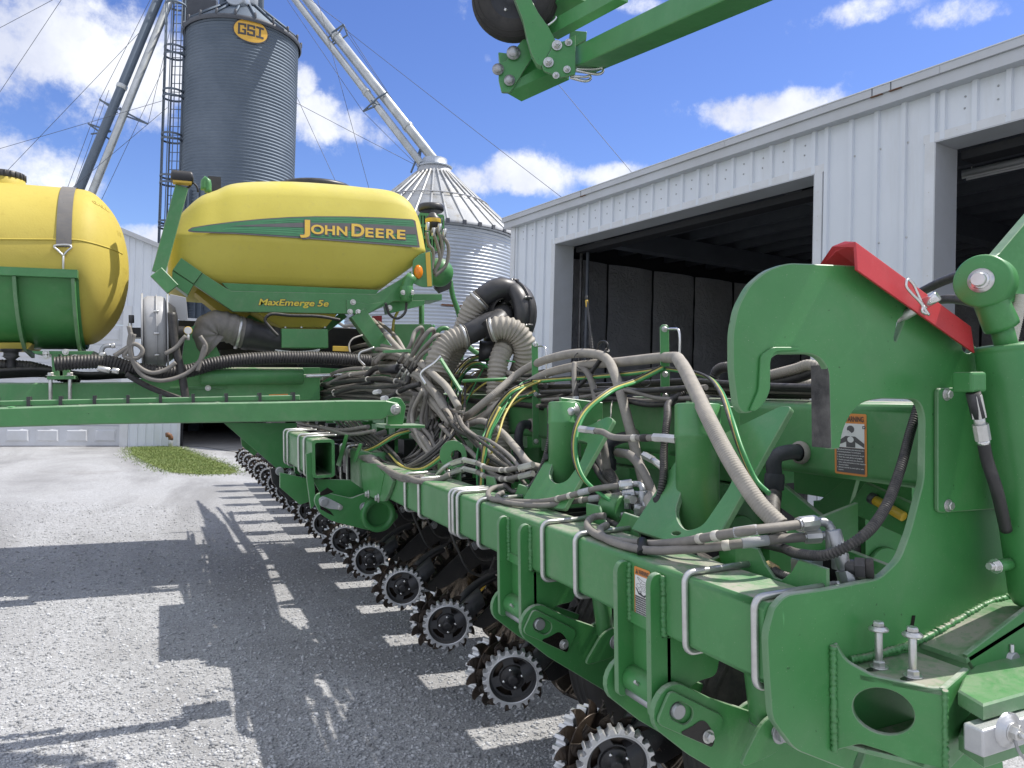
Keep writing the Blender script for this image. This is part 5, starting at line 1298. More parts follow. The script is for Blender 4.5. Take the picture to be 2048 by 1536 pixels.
# two big grey seed hoses sweeping from the distribution tower, over the posts, down to the rows
hose('seed_hose', 'grey_hose', .0235, [(745, 640, 2.0), (800, 700, 1.9), (868, 776, 1.78), (896, 818, 1.75), (925, 835, 1.75), (975, 800, 1.8), (1040, 745, X3), (1120, 712, X3), (1180, 707, X3), (1215, 720, X3-.02), (1235, 765, X3-.05), (1258, 850, X3-.08), (1280, 935, X3-.15), (1305, 1010, X2-.1), (1330, 1060, X2-.15)], corr=(.008, .05, 4))
hose('seed_hose', 'grey_hose', .0235, [(735, 660, 2.05), (790, 720, 1.95), (850, 775, 1.82), (885, 815, 1.8), (915, 842, 1.79), (950, 842, 1.8), (1010, 800, 1.86), (1070, 758, X3+.0), (1150, 733, X3+.02), (1240, 724, X3+.03), (1335, 715, X3), (1362, 727, TXB+.32), (1386, 772, TXB+.20), (1421, 845, TXB+.09), (1466, 930, TXB+.05), (1520, 1010, TXB+.05), (1562, 1052, TXB+.06)], corr=(.008, .05, 4))
hose('seed_hose', 'grey_hose', .0185, [(905, 835, 1.8), (925, 850, 1.77), (965, 842, 1.72), (1000, 862, 1.68), (1035, 900, 1.62), (1062, 930, 1.58), (1078, 935, 1.62)], corr=(.008, .06, 4))
hose('seed_hose', 'grey_hose', .0235, [(852, 742, 1.72), (848, 775, 1.70), (830, 830, 1.66), (800, 865, 1.62), (770, 880, 1.58), (752, 882, 1.56), (750, 872, 1.62), (770, 864, 1.72)], corr=(.008, .05, 4))
hose('seed_hose', 'grey_hose', .0195, [(856, 720, 1.74), (858, 740, 1.7), (860, 800, 1.68), (872, 860, 1.66), (885, 905, 1.64), (893, 925, 1.64)], corr=(.008, .05, 4))
# hoses coming out under the tank and looping into the bundle
for i in range(9):
    t = i/8
    hose('seed_hose', 'brown_hose' if i < 5 else 'grey_hose', .019, [(640+8*i, 662+3*i, 2.25-.0*i), (690+7*i, 658+4*i, 2.2), (738+5*i, 672+5*i, 2.12), (768+5*i, 712+4*i, 2.0), (800+8*i, 742+2*i, 1.9), (852+2*i, 760+4*i, 1.8)])
hose('seed_hose', 'grey_hose', .019, [(700, 640, 2.2), (745, 640, 2.15), (790, 672, 2.08), (815, 712, 1.98), (842, 740, 1.85), (862, 790, 1.78), (885, 826, 1.77)])
hose('seed_hose', 'brown_hose', .019, [(690, 652, 2.22), (735, 652, 2.15), (775, 690, 2.08), (800, 735, 1.95), (838, 760, 1.84), (868, 812, 1.77)])
for i in range(4): hose('seed_hose', 'brown_hose', .016, [(935, 768+5*i, 2.05), (960, 745+7*i, 2.08), (1000, 740+9*i, 2.1), (1035, 760+6*i, 2.12), (1062, 790, 2.15)])
for i in range(6):
    hose('seed_hose', 'grey_hose', .022, [(760+12*i, 700+6*i, 2.02-.02*i), (800+10*i, 722+6*i, 1.94-.02*i), (838+7*i, 748+8*i, 1.83), (862+6*i, 790+8*i, 1.76), (884+5*i, 826+3*i, 1.74)])
for i in range(4):
    hose('seed_hose', 'grey_hose', .020, [(720+10*i, 745-6*i, 1.75), (742+8*i, 722-4*i, 1.8), (775+6*i, 714-3*i, 1.85), (812+4*i, 722, 1.86), (845+3*i, 745+3*i, 1.82)])
_r = random.Random(21)
def tangle(n_, base, mats, rs, jx=10, jy=8, jX=.06, name='bundle_hose'):
    for i in range(n_):
        ox, oy, oX = _r.gauss(0, jx), _r.gauss(0, jy), _r.uniform(-jX, jX); k = _r.randrange(len(mats))
        hose(name, mats[k], _r.choice(rs), [(p[0]+ox+_r.gauss(0, jx*.45), p[1]+oy+_r.gauss(0, jy*.45), p[2]+oX) for p in base], seg=8, step=.03)
dk = ('black_hose', 'brown_hose', 'black_hose', 'grey_hose')
tangle(12, [(600, 790, 1.42), (660, 772, 1.46), (720, 768, 1.5), (790, 775, 1.58), (850, 790, 1.7)], dk, (.010, .013, .016), 8, 9)
tangle(9, [(640, 800, 1.6), (700, 810, 1.62), (760, 812, 1.66), (830, 815, 1.72), (880, 830, 1.74)], dk, (.010, .013), 12, 10)
tangle(12, [(860, 760, 1.9), (900, 752, 1.96), (960, 760, 2.02), (1030, 772, 2.06), (1090, 776, 2.06)], ('brown_hose', 'black_hose', 'grey_hose'), (.012, .015, .018), 10, 14)
tangle(7, [(700, 720, 1.9), (740, 712, 1.92), (790, 722, 1.9), (830, 738, 1.84), (866, 770, 1.78)], ('grey_hose',), (.019, .022), 12, 12)
tangle(6, [(800, 735, 1.62), (840, 745, 1.64), (862, 770, 1.66), (880, 800, 1.68), (905, 838, 1.7)], ('grey_hose',), (.019, .022), 9, 9)
tangle(6, [(838, 790, 1.6), (832, 840, 1.58), (850, 890, 1.55), (880, 930, 1.54)], ('grey_hose', 'brown_hose'), (.014, .019), 12, 10)
tangle(8, [(690, 690, 2.3), (730, 705, 2.2), (770, 735, 2.1), (820, 760, 1.95), (860, 800, 1.8)], ('grey_hose', 'brown_hose'), (.018, .022), 14, 14)
tangle(9, [(905, 840, 1.66), (930, 870, 1.6), (960, 900, 1.58), (1000, 930, 1.56), (1040, 950, 1.54)], ('black_hose', 'brown_hose'), (.009, .012), 12, 14)
tangle(10, [(880, 850, 1.6), (868, 890, 1.52), (840, 920, 1.42), (790, 935, 1.36), (730, 915, 1.32)], ('black_hose', 'black_hose', 'brown_hose'), (.007, .009), 14, 9)
tangle(8, [(1080, 800, 2.0), (1150, 800, 2.02), (1220, 790, 2.02), (1300, 795, 2.02), (1400, 790, 2.02)], ('black_hose', 'brown_hose'), (.009, .012), 10, 9)
tangle(7, [(1190, 900, 1.72), (1215, 960, 1.66), (1250, 1000, 1.62), (1290, 1030, 1.6)], ('black_hose', 'brown_hose'), (.008, .012), 12, 10)
tangle(5, [(600, 850, 1.35), (640, 862, 1.32), (690, 868, 1.3), (740, 862, 1.34)], ('black_hose', 'brown_hose'), (.012, .015), 8, 6)
for c_, n_ in (('harness_yellow', 3), ('harness_green', 3)):
    tangle(n_, [(880, 930, 1.55), (900, 870, 1.7), (925, 800, 1.85), (960, 750, 1.98), (1010, 745, 2.02)], (c_,), (.0045, .006), 14, 12, name='yellow_cable' if 'y' in c_[8:9] else 'green_cable')
    tangle(max(2, n_-2), [(975, 960, 1.5), (980, 900, 1.56), (1000, 840, 1.66), (1040, 790, 1.85), (1080, 770, 2.0)], (c_,), (.0045, .006), 12, 10, name='yellow_cable' if 'y' in c_[8:9] else 'green_cable')
# upright loops of hydraulic hose by the couplers
for i, (xt, yt, xb, yb, r_) in enumerate(((842, 654, 800, 722, .0145), (865, 657, 812, 730, .0145), (876, 668, 820, 736, .0115), (875, 686, 824, 742, .0105))):
    hose('loop_hose', 'brown_hose', r_, [(xb, yb, 1.58), (xb+22, yb-34, 1.60), (xt-12, yt+10, 1.64), (xt-1, yt+1, 1.68), (xt+3, yt+10, 1.72), (xt-10, yt+34, 1.76), (xb+18, yb+6, 1.82)])
    P_(fit([(xb-18, yb+25, 1.56), (xb-2, yb+2, 1.58)], r_=.0135), 'hose_coupler')
    P_(fit([(xb-2, yb+2, 1.58), (xb+8, yb-12, 1.59)], r_=.0165, mat='black_rubber'), 'hose_collar')
# black corrugated harness bundles in front, tied with pale bands
def harness(r_, pts, X=None, bands=(), mat='black_hose', bm='white_band'):
    Pts = HX(pts, X); mb = MB(); mb.corr(Pts, r_, mat, .012, .05, 12, 4); o = P_(mb, 'wire_harness')
    P2 = spl(Pts, .01)
    for b in bands:
        i = int(b*(len(P2)-2)); mb = MB(); d = (P2[i+1]-P2[i]).normalized(); mb.cyl(P2[i]-d*.011, P2[i]+d*.011, r_*1.12, bm, 14); mb.build('band', o)
    return o
XA = 1.36
harness(.018, [(600, 796, XA-.02), (625, 775, XA), (665, 766, XA+.02), (720, 760, XA+.05), (765, 757, XA+.1), (790, 762, XA+.12), (815, 770, XA+.15)], bands=(.1, .33, .78, .95))
harness(.018, [(598, 800, XA-.03), (630, 788, XA), (680, 782, XA+.02), (715, 772, XA+.05), (745, 762, XA+.08)], bands=(.2, .6))
harness(.015, [(640, 762, XA), (670, 745, XA+.05), (700, 738, XA+.1), (735, 737, XA+.14)], bands=(.1, .95), mat='brown_hose')
harness(.015, [(655, 768, XA), (690, 752, XA+.05), (720, 748, XA+.1), (745, 745, XA+.14)], bands=(.6, .95), mat='brown_hose')
harness(.022, [(733, 752, XA+.1), (748, 738, XA+.14), (775, 736, XA+.18), (805, 738, XA+.22), (818, 750, XA+.22), (814, 766, XA+.2)], bands=(.9,))
harness(.018, [(772, 797, XA+.05), (790, 788, XA+.1), (815, 775, XA+.14), (840, 768, XA+.2)], bands=(.02, .4))
harness(.015, [(600, 802, XA-.02), (650, 797, XA), (700, 776, XA+.02), (760, 774, XA+.06), (800, 770, XA+.1)], bands=(.5,))
P_(fit([(764, 738, XA+.14), (797, 738, XA+.2)], r_=.032, mat='black_plastic'), 'round_connector')
P_(fit([(733, 737, XA+.12), (750, 737, XA+.15)], r_=.014), 'hose_coupler'); P_(fit([(726, 747, XA+.12), (748, 746, XA+.15)], r_=.014), 'hose_coupler')
mb = fit([(749, 785, XA+.04), (759, 783, XA+.05)], r_=.017, mat='decal_white', kind='hex'); P_(mb, 'tag_block')
mb = fit([(765, 797, XA+.02), (773, 796, XA+.03)], r_=.017, mat='decal_white', kind='hex'); P_(mb, 'tag_block')
for i in range(7):
    hose('bundle_hose', ('black_hose', 'black_hose', 'brown_hose')[i % 3], .012, [(612+3*i, 790+2*i, XA+.03), (660, 776+3*i, XA+.08), (718, 772+4*i, XA+.12), (765, 772+5*i, XA+.2), (800+4*i, 800+6*i, XA+.3)])
# hoses hanging below the front beam into the wing tube harness
for i in range(6):
    hose('bundle_hose', 'black_hose', .0105, [(668+9*i, 838, 1.42), (690+9*i, 862, 1.40), (722+8*i, 892-2*i, 1.36), (760+7*i, 930-3*i, 1.36), (790+4*i, 948-2*i, 1.36)])
harness(.030, [(695, 905, 1.28), (720, 912, 1.27), (745, 920, 1.25), (752, 926, 1.25)], mat='brown_hose')
harness(.016, [(745, 922, 1.24), (775, 940, 1.22), (800, 952, 1.2), (818, 956, 1.2), (834, 962, 1.22), (870, 962, 1.3), (900, 950, 1.36)], mat='brown_hose')
harness(.018, [(745, 920, 1.25), (780, 945, 1.23), (806, 957, 1.21), (822, 958, 1.21), (845, 955, 1.25)], mat='brown_hose')
for i in range(8):
    hose('bundle_hose', ('black_hose', 'black_hose', 'brown_hose', 'black_hose')[i % 4], .0088, [(930-10*i, 775+4*i, 1.85), (928-9*i, 820+6*i, 1.75), (905-12*i, 872+6*i, 1.55), (862-13*i, 915+3*i, 1.42), (820-10*i, 935, 1.36), (782-7*i, 930-3*i, 1.32), (745-5*i, 908-3*i, 1.3)])
# yellow/green/black cable sets
def cables(paths, mats=('harness_yellow', 'harness_green', 'black_hose'), rs=(.0058, .007, .0055), off=(0, 5, -5)):
    for p in paths:
        for m, r_, o in zip(mats, rs, off):
            hose({'harness_yellow': 'yellow_cable', 'harness_green': 'green_cable'}.get(m, 'black_cable'), m, r_, [(q[0]+o*.7, q[1]+o*.45, q[2]) for q in p], seg=8)
cables([[(885, 940, 1.5), (902, 880, 1.75), (905, 800, 1.9), (925, 745, 1.95), (955, 725, 1.96), (985, 740, 2.0), (1010, 755, 2.05)],
        [(912, 820, 1.8), (905, 760, 1.94), (935, 722, 1.98), (960, 712, 2.0)],
        [(970, 880, 1.62), (985, 830, 1.72), (1020, 785, 1.8), (1066, 765, X3-.03)],
        [(1066, 762, X3-.03), (1130, 757, X3), (1200, 752, X3), (1270, 745, X3), (1322, 738, X3)],
        [(1230, 1010, 1.5), (1165, 955, 1.45), (1148, 890, 1.48), (1165, 830, 1.56), (1215, 785, 1.7), (1275, 760, X3-.05), (1325, 735, X3-.01)],
        [(1335, 737, X3-.0), (1400, 748, X3-.05), (1440, 782, TXB+.30), (1462, 840, TXB+.16), (1482, 900, TXB+.12), (1510, 960, TXB+.12), (1535, 985, TXB+.12)]])
cables([[(962, 985, 1.45), (965, 930, 1.5), (975, 870, 1.55), (1000, 815, 1.65)], [(755, 882, 1.4), (775, 905, 1.36), (810, 935, 1.33), (850, 935, 1.36), (890, 905, 1.45), (905, 880, 1.55)], [(700, 890, 1.3), (720, 902, 1.28), (752, 893, 1.3), (790, 870, 1.4), (818, 862, 1.5)]], rs=(.0075, .006, .005))
# long black hoses along the rear tube top
for i in range(5): hose('rail_hose', ('black_hose', 'black_hose', 'brown_hose')[i % 3], .0115, [(930, 765+6*i, RX+.02+.03*i), (1080, 772+2*i, RX+.02+.03*i), (1240, 768+3*i, RX+.02+.03*i), (1380, 762+5*i, RX+.02+.03*i), (1500, 770+5*i, RX+.02+.03*i), (1640, 775+4*i, RX+.03*i)])
hose('rail_hose', 'duct_hose', .018, [(1080, 780, RX+.1), (1180, 785, RX+.12), (1330, 778, RX+.12), (1440, 780, RX+.14), (1560, 775, RX+.12)], corr=(.012, .2))
hose('rail_hose', 'duct_hose', .020, [(1535, 752, RX+.1), (1590, 738, RX+.1), (1622, 730, RX+.1), (1680, 762, RX+.12)], corr=(.012, .15)); hose('rail_hose', 'black_hose', .02, [(1538, 766, RX+.12), (1590, 757, RX+.12), (1650, 735, RX+.12)])
hose('rail_hose', 'duct_hose', .028, [(1545, 772, RX+.22), (1600, 772, RX+.22), (1700, 775, RX+.22)], corr=(.014, .25))
hose('rail_hose', 'black_hose', .022, [(1425, 760, RX+.1), (1435, 740, RX+.1), (1460, 735, RX+.1), (1478, 752, RX+.1), (1530, 756, RX+.1)], corr=(.012, .2))
# thick black vertical hoses with elbows on the rear tube
def elbow(x, y, dx, X=RX-.01):
    c = L(x, y, 'x', X); mb = MB(); mb.lathe([(.038, -.006), (.040, .002), (.038, .012), (.03, .014)], c+Vector((.004, 0, 0)), (-1, 0, 0), 'grey_hose', 24)
    e = c+Vector((-.02, 0, 0)); d = L(x+dx, y+22, 'x', X-.10); f = L(x+dx*1.05, y+80, 'x', X-.11); mb.tube([c, e+Vector((-.03, 0, .004)), d+Vector((.0, 0, .02)), d.lerp(f, .5), f], .026, 'blue_rubber', 18); mb.lathe([(.031, 0), (.033, .01), (.033, .05), (.03, .055)], d.lerp(f, .35), (f-d), 'blue_rubber', 20)
    P_(mb, 'rubber_elbow'); return f
f = elbow(1600, 905, -50); mb = MB(); mb.corr([f+Vector((0, 0, .03)), f, L(1545, 1040, 'x', X2+.05), L(1562, 1085, 'x', X2+.02)], .0265, 'black_hose', .010, .16, 18); P_(mb, 'drop_hose')
f = elbow(1062, 850, -24); mb = MB(); mb.corr([f+Vector((0, 0, .03)), f, L(1052, 930, 'x', X2), L(1065, 950, 'x', X2)], .024, 'black_hose', .010, .16, 16); P_(mb, 'drop_hose')
f = elbow(1268, 875, -48, RX-.01); mb = MB(); mb.corr([f+Vector((0, 0, .03)), f, L(1218, 950, 'x', X2), L(1240, 990, 'x', X2-.03)], .0255, 'black_hose', .010, .16, 18); P_(mb, 'drop_hose')
hose('drop_hose', 'brown_hose', .017, [(1235, 905, X2+.05), (1262, 912, X2+.02), (1290, 950, X2-.02), (1312, 1010, X2-.05), (1322, 1050, X2-.06)])
# black corrugated cable loom running over the towers
XL = TXB+.10
hose('wire_loom', 'black_hose', .0135, [(1368, 785, X3-.02), (1345, 800, X3-.08), (1334, 840, XL+.1), (1328, 900, XL+.04), (1326, 960, XL-.02), (1316, 1000, XL-.04), (1296, 1030, XL-.06), (1270, 1060, XL-.06), (1240, 1055, XL-.05), (1210, 1040, XL-.03)], corr=(.008, .22))
hose('wire_loom', 'black_hose', .0115, [(1215, 700, X3), (1160, 770, X3), (1112, 800, X3-.05), (1100, 840, XL+.06), (1098, 880, XL), (1085, 930, XL-.02), (1062, 972, XL-.05), (1030, 985, XL-.08), (1008, 970, XL-.08)], corr=(.008, .22))
hose('wire_loom', 'black_hose', .0125, [(1840, 800, YH*0+1.86), (1822, 860, 1.80), (1800, 940, 1.70), (1768, 1020, 1.58), (1722, 1075, 1.47), (1660, 1108, 1.42), (1600, 1108, 1.43), (1560, 1095, 1.5), (1500, 1090, 1.56), (1485, 1110, 1.56)], corr=(.0075, .22))
hose('wire_loom', 'black_hose', .011, [(1490, 1118, 1.52), (1530, 1130, 1.47), (1565, 1150, 1.44), (1602, 1160, 1.44)], corr=(.007, .25))
P_(fit([(1536, 1131, 1.465), (1552, 1141, 1.455)], r_=.0132, mat='tan_tape'), 'tan_sleeve')
for x, y, X in ((1318, 1002, XL-.04), (1266, 1062, XL-.06), (1095, 915, XL-.01), (1052, 978, XL-.06)):
    mb = MB(); c = L(x, y, 'x', X); mb.cyl(c+Vector((0, -.006, -.012)), c+Vector((0, .006, .012)), .0175, 'cable_tie', 14); mb.box((c.x-.004, c.y-.03, c.z-.006), (c.x+.02, c.y+.0, c.z+.01), 'cable_tie'); P_(mb, 'loom_clip')
# pairs of hydraulic hoses on the toolbar top with crimped ends and elbows
def hyd(path, X, endx, r_=.0105, bands=(), el=None, ferr=None):
    Pts = HX(path, X); mb = MB(); mb.tube(Pts, r_, 'brown_hose' if r_ > .011 else 'black_hose', 14); o = P_(mb, 'hydraulic_hose')
    P2 = spl(Pts, .004); n_ = len(P2)
    for b, l, m in bands:
        i = min(n_-2, int(b*n_)); j = min(n_-1, i+max(1, int(l/.004))); mb = MB(); mb.cyl(P2[i], P2[j], r_*1.13, m, 16); mb.build('band', o)
    if ferr: 
        mb = MB(); a, b, e = [L(q[0], q[1], 'x', q[2]) for q in ferr[:3]]; mb.sweep([a, b], [r_*1.55, r_*1.55], 'zinc', 10, smooth=False); mb.cyl(a.lerp(b, -.1), a, r_*1.3, 'bright_steel', 14); mb.cyl(b, b.lerp(a, -.14), r_*1.35, 'bright_steel', 14)
        mb.tube([L(q[0], q[1], 'x', q[2]) for q in ferr[1:]], r_*.95, 'pin_steel', 12); q = L(*ferr[-1][:2], 'x', ferr[-1][2]); mb.cyl(q+Vector((0, 0, -.03)), q+Vector((0, 0, .012)), r_*1.5, 'pin_steel', 6); mb.build('crimp_fitting', o)
    return o
XH = TXB-.01
def HT(l): return [L(p[0], p[1], 'z', TZ1+p[2]) for p in l]
def hydz(path, bands, ferr, r_=.0118):
    Pts = HT(path); mb = MB(); mb.tube(Pts, r_, 'brown_hose', 14); o = P_(mb, 'hydraulic_hose'); P2 = spl(Pts, .004); n_ = len(P2)
    for b, l, m in bands:
        i = min(n_-2, int(b*n_)); j = min(n_-1, i+max(1, int(l/.004))); mb = MB(); mb.cyl(P2[i], P2[j], r_*1.13, m, 16); mb.build('band', o)
    if ferr:
        q = HT(ferr); a, b = q[0], q[1]; mb = MB(); mb.sweep([a, b], [r_*1.6, r_*1.6], 'zinc', 10, smooth=False); mb.cyl(a-(b-a)*.1, a, r_*1.3, 'bright_steel', 14); mb.cyl(b-(b-a)*.15, b, r_*1.4, 'bright_steel', 14)
        mb.tube(q[1:], r_*.95, 'pin_steel', 12); mb.cyl(q[-1]+Vector((0, 0, -.05)), q[-1]+Vector((0, 0, .008)), r_*1.5, 'pin_steel', 6); mb.build('crimp_fitting', o)
hydz([(1210, 1032, .030), (1192, 1033, .026), (1177, 1042, .022), (1180, 1060, .016), (1215, 1077, .015), (1290, 1088, .020), (1360, 1084, .05), (1440, 1070, .095), (1500, 1061, .115), (1560, 1054, .12), (1597, 1049, .12)], ((.70, .020, 'white_band'), (.76, .020, 'white_band'), (.82, .06, 'silver_paint')), [(1598, 1049, .12), (1630, 1045, .12), (1648, 1044, .12), (1660, 1052, .11), (1664, 1066, .095)])
hydz([(1216, 1050, .028), (1203, 1056, .022), (1210, 1076, .015), (1290, 1100, .015), (1370, 1099, .035), (1450, 1091, .065), (1530, 1081, .078), (1608, 1074, .084)], ((.74, .020, 'white_band'), (.80, .07, 'silver_paint')), [(1610, 1073, .084), (1640, 1071, .086), (1655, 1072, .086), (1672, 1083, .072), (1676, 1097, .06)])
hydz([(1010, 972, .035), (990, 975, .03), (977, 984, .022), (985, 998, .014), (1030, 1003, .016), (1085, 1003, .025), (1130, 994, .06), (1190, 978, .10), (1240, 971, .12)], ((.68, .018, 'white_band'), (.75, .018, 'white_band'), (.81, .05, 'silver_paint')), [(1240, 971, .12), (1264, 968, .125), (1276, 968, .125), (1284, 974, .12), (1286, 986, .10)], .0108)
hydz([(1008, 985, .03), (996, 990, .022), (1010, 1004, .013), (1090, 1011, .02), (1150, 1002, .04), (1210, 994, .065), (1246, 990, .08)], ((.72, .018, 'white_band'), (.78, .05, 'silver_paint')), [(1246, 990, .08), (1268, 987, .085), (1280, 988, .085), (1290, 994, .08), (1292, 1008, .065)], .0108)
mb = MB(); q = HT([(1283, 1089, .02), (1286, 1102, .014)]); mb.cyl(q[0]+Vector((0, -.004, .012)), q[1]+Vector((0, .004, -.008)), .0145, 'cable_tie', 12); P_(mb, 'cable_tie')
for dy in (0, 18):
    hyd([(835, 955+dy, XH-.06), (850, 950+dy, XH-.06), (872, 952+dy, XH-.03)], None, 0, .0135)
    P_(fit([(868, 958+dy, XH-.04), (888, 935+dy, XH-.03), (903, 926+dy, XH), (930, 918+dy, XH+.02)], r_=.0105), 'steel_elbow')
    P_(fit([(905, 927+dy, XH), (926, 921+dy, XH+.02)], r_=.0155, kind='hex'), 'hex_nut'); P_(fit([(930, 920+dy, XH+.02), (955, 926+dy, XH+.03)], r_=.014, kind='hex'), 'hex_nut')
    hyd([(955, 927+dy, XH+.03), (975, 936+dy, XH+.04), (1010, 940+dy, XH+.06), (1050, 932+dy, XH+.08)], None, 0, .0115, ((.12, .02, 'white_band'), (.5, .018, 'white_band'), (.62, .02, 'white_band')))
    P_(fit([(1040, 936+dy, XH+.07), (1066, 929+dy, XH+.09)], r_=.0145, kind='hex'), 'hex_nut')
for i in range(3): hyd([(835, 958+6*i, XH-.04), (852, 966+5*i, XH-.05), (885, 958+5*i, XH-.02), (925, 935+6*i, XH+.06), (960, 915+6*i, XH+.12)], None, 0, .0105, ((.3, .02, 'white_band'), (.42, .02, 'white_band')))
# horizontal hose between the two downforce cylinders with hex ends
hyd([(1192, 862, XL-.0), (1205, 864, XL), (1222, 873, XL), (1245, 876, XL), (1280, 876, XL+.02), (1320, 875, XL+.03)], None, 0, .0115, ((.62, .02, 'white_band'), (.74, .035, 'black_rubber')))
P_(fit([(1160, 858, XL-.01), (1175, 860, XL)], r_=.0145, kind='hex'), 'hex_nut'); P_(fit([(1175, 860, XL), (1192, 862, XL)], r_=.0135, kind='hex'), 'hex_nut'); P_(fit([(1308, 875, XL+.02), (1328, 876, XL+.03)], r_=.0145, kind='hex'), 'hex_nut'); P_(fit([(1328, 876, XL+.03), (1354, 879, XL+.04)], r_=.0150, kind='hex'), 'hex_nut')
hose('hydraulic_hose', 'brown_hose', .0125, [(1149, 726, X3-.1), (1148, 745, X3-.12), (1149, 775, X3-.14), (1152, 800, X3-.15)]); P_(fit([(1150, 770, X3-.13), (1153, 795, X3-.15)], r_=.0135, mat='black_rubber'), 'hose_collar')
P_(fit([(1152, 793, X3-.15), (1154, 815, X3-.15)], r_=.0165, kind='hex'), 'hex_nut'); P_(fit([(1154, 815, X3-.15), (1157, 845, X3-.15)], r_=.0135), 'hose_coupler')
hose('rail_hose', 'brown_hose', .016, [(1150, 735, X3), (1172, 742, X3), (1185, 770, X3-.03), (1195, 820, X3-.08), (1205, 880, X2), (1215, 940, X2)])
hose('bare_wire', 'white_band', .003, [(1188, 800, X3-.1), (1192, 822, X3-.12), (1206, 842, X3-.12), (1220, 838, X3-.1), (1222, 815, X3-.08), (1228, 795, X3)])
hose('plastic_strap', 'cable_tie', .005, [(1195, 700, X3), (1197, 688, X3), (1206, 682, X3), (1215, 688, X3), (1214, 702, X3), (1208, 706, X3)])
for x, y, r_ in ((1164, 722, .046), (905, 812, .045), (1290, 760, .03)):
    c = L(x, y, 'x', X3 if x > 1000 else 1.76); mb = MB(); mb.lathe([(r_, -.004), (r_+.002, 0), (r_, .004), (r_-.002, 0), (r_, -.004)], c, (L(x+20, y-8, 'x', X3 if x > 1000 else 1.8)-c), 'cable_tie', 24); P_(mb, 'cable_tie')
# reel plate with round disc beside the steel elbows
c = L(906, 910, 'x', XH+.06); mb = MB(); nd = Vector((-.6, -.8, 0)).normalized(); ud = Vector((-nd.y, nd.x, 0)); mb.plate([c+ud*.075*math.cos(2*PI*i/30)+Vector((0, 0, .078*math.sin(2*PI*i/30))) for i in range(30)], -nd, .008, 'green_paint_clean', holes=[[c+ud*(.018+.03*math.cos(2*PI*i/14))+Vector((0, 0, -.005+.03*math.sin(2*PI*i/14))) for i in range(14)]]); P_(mb, 'reel_plate')
# valve block and electric motor beside the last clamp plate
c = L(1500, 1105, 'x', XH+.12); mb = MB(); mb.cyl(c+Vector((-.02, .06, 0)), c+Vector((.0, -.02, .0)), .055, 'green_paint', 24); P_(mb, 'drive_motor'); 
mb = MB(); q = L(1530, 1110, 'x', XH+.18); mb.box((q.x-.03, q.y-.05, q.z-.09), (q.x+.06, q.y+.06, q.z+.04), 'green_paint'); P_(mb, 'gear_case')
mb = MB(); q = L(1478, 1120, 'x', XH+.15); mb.box((q.x-.01, q.y-.05, q.z-.06), (q.x+.02, q.y+.07, q.z+.05), 'yellow_paint'); P_(mb, 'yellow_bracket')
q0, q1 = L(1668, 1060, 'x', XH+.11), L(1690, 1140, 'x', XH+.12); mb = MB(); mb.cyl(q0, q1, .016, 'pin_steel', 14); mb.sweep([q1, q1+(q1-q0)*.35], [.022, .022], 'pin_steel', 8, smooth=False); P_(mb, 'valve_stem')
a, b = L(1690, 1135, 'x', XH+.12), L(1748, 1138, 'x', XH+.16); mb = MB(); mb.cyl(a, a.lerp(b, .5), .02, 'black_plastic', 14); mb.sweep([a.lerp(b, .35), a.lerp(b, .7)], [.026, .026], 'black_plastic', 6, smooth=False); mb.cyl(a.lerp(b, .7), b, .024, 'black_rubber', 16); P_(mb, 'quick_coupler')
q = L(1612, 1135, 'x', XH+.12); mb = MB(); mb.box((q.x-.02, q.y-.025, q.z-.05), (q.x+.03, q.y+.03, q.z+.02), 'pin_steel'); mb.cyl(q+Vector((-.03, 0, -.02)), q+Vector((-.018, 0, -.02)), .014, 'pin_steel', 14); P_(mb, 'valve_block')
c = L(1236, 1015, 'x', XH+.12); mb = MB(); mb.cyl(c+Vector((-.02, .05, 0)), c+Vector((0, -.03, 0)), .045, 'green_paint', 24); P_(mb, 'drive_motor')
for x, y in ((1255, 1000), (1245, 1035), (1275, 1020)):
    q = L(x, y, 'x', XH+.12); mb = MB(); mb.sweep([q, q+Vector((-.01, -.05, .008))], [.015, .015], 'zinc', 6, smooth=False); mb.cyl(q+Vector((0, 0, -.03)), q+Vector((0, 0, .02)), .012, 'pin_steel', 12); P_(mb, 'pipe_fitting')
mb = MB(); q = [L(x, y, 'x', X2+.0) for x, y in ((1288, 910), (1306, 920), (1325, 935))]; mb.sweep(q[:2], [.014, .014], 'zinc', 6, smooth=False); mb.cyl(q[1], q[2], .012, 'zinc', 12); P_(mb, 'pipe_fitting')
# green machinery seen through the gap behind the toolbar (row-unit arms beyond the rear tube)
for (pts, X) in (([(1560, 965), (1700, 1080), (1680, 1100), (1560, 1015)], RX+.05), ([(1730, 965), (1840, 1015), (1822, 1080), (1690, 1020)], RX+.12), ([(1640, 1080), (1800, 1140), (1795, 1165), (1640, 1110)], RX-.1), ([(1640, 1000), (1720, 935), (1690, 1040), (1630, 1060)], RX+.22)):
    mb = MB(); mb.plate(HX(pts, X), (1, 0, 0), .02, 'green_paint_clean'); P_(mb, 'link_arm')
a, b = L(1750, 1000, 'x', RX+.1), L(1808, 1034, 'x', RX+.1); mb = MB(); mb.cyl(a, b, .016, 'yellow_paint', 12); mb.cyl(a+(a-b).normalized()*.02, a, .019, 'blue_rubber', 14); P_(mb, 'yellow_handle')
for x, y, X in ((1692, 1111, RX-.12), (1730, 1132, RX-.12)):
    mb = MB(); mb.hexbolt(L(x, y, 'x', X), (-1, 0, 0), .009); P_(mb, 'bolt')
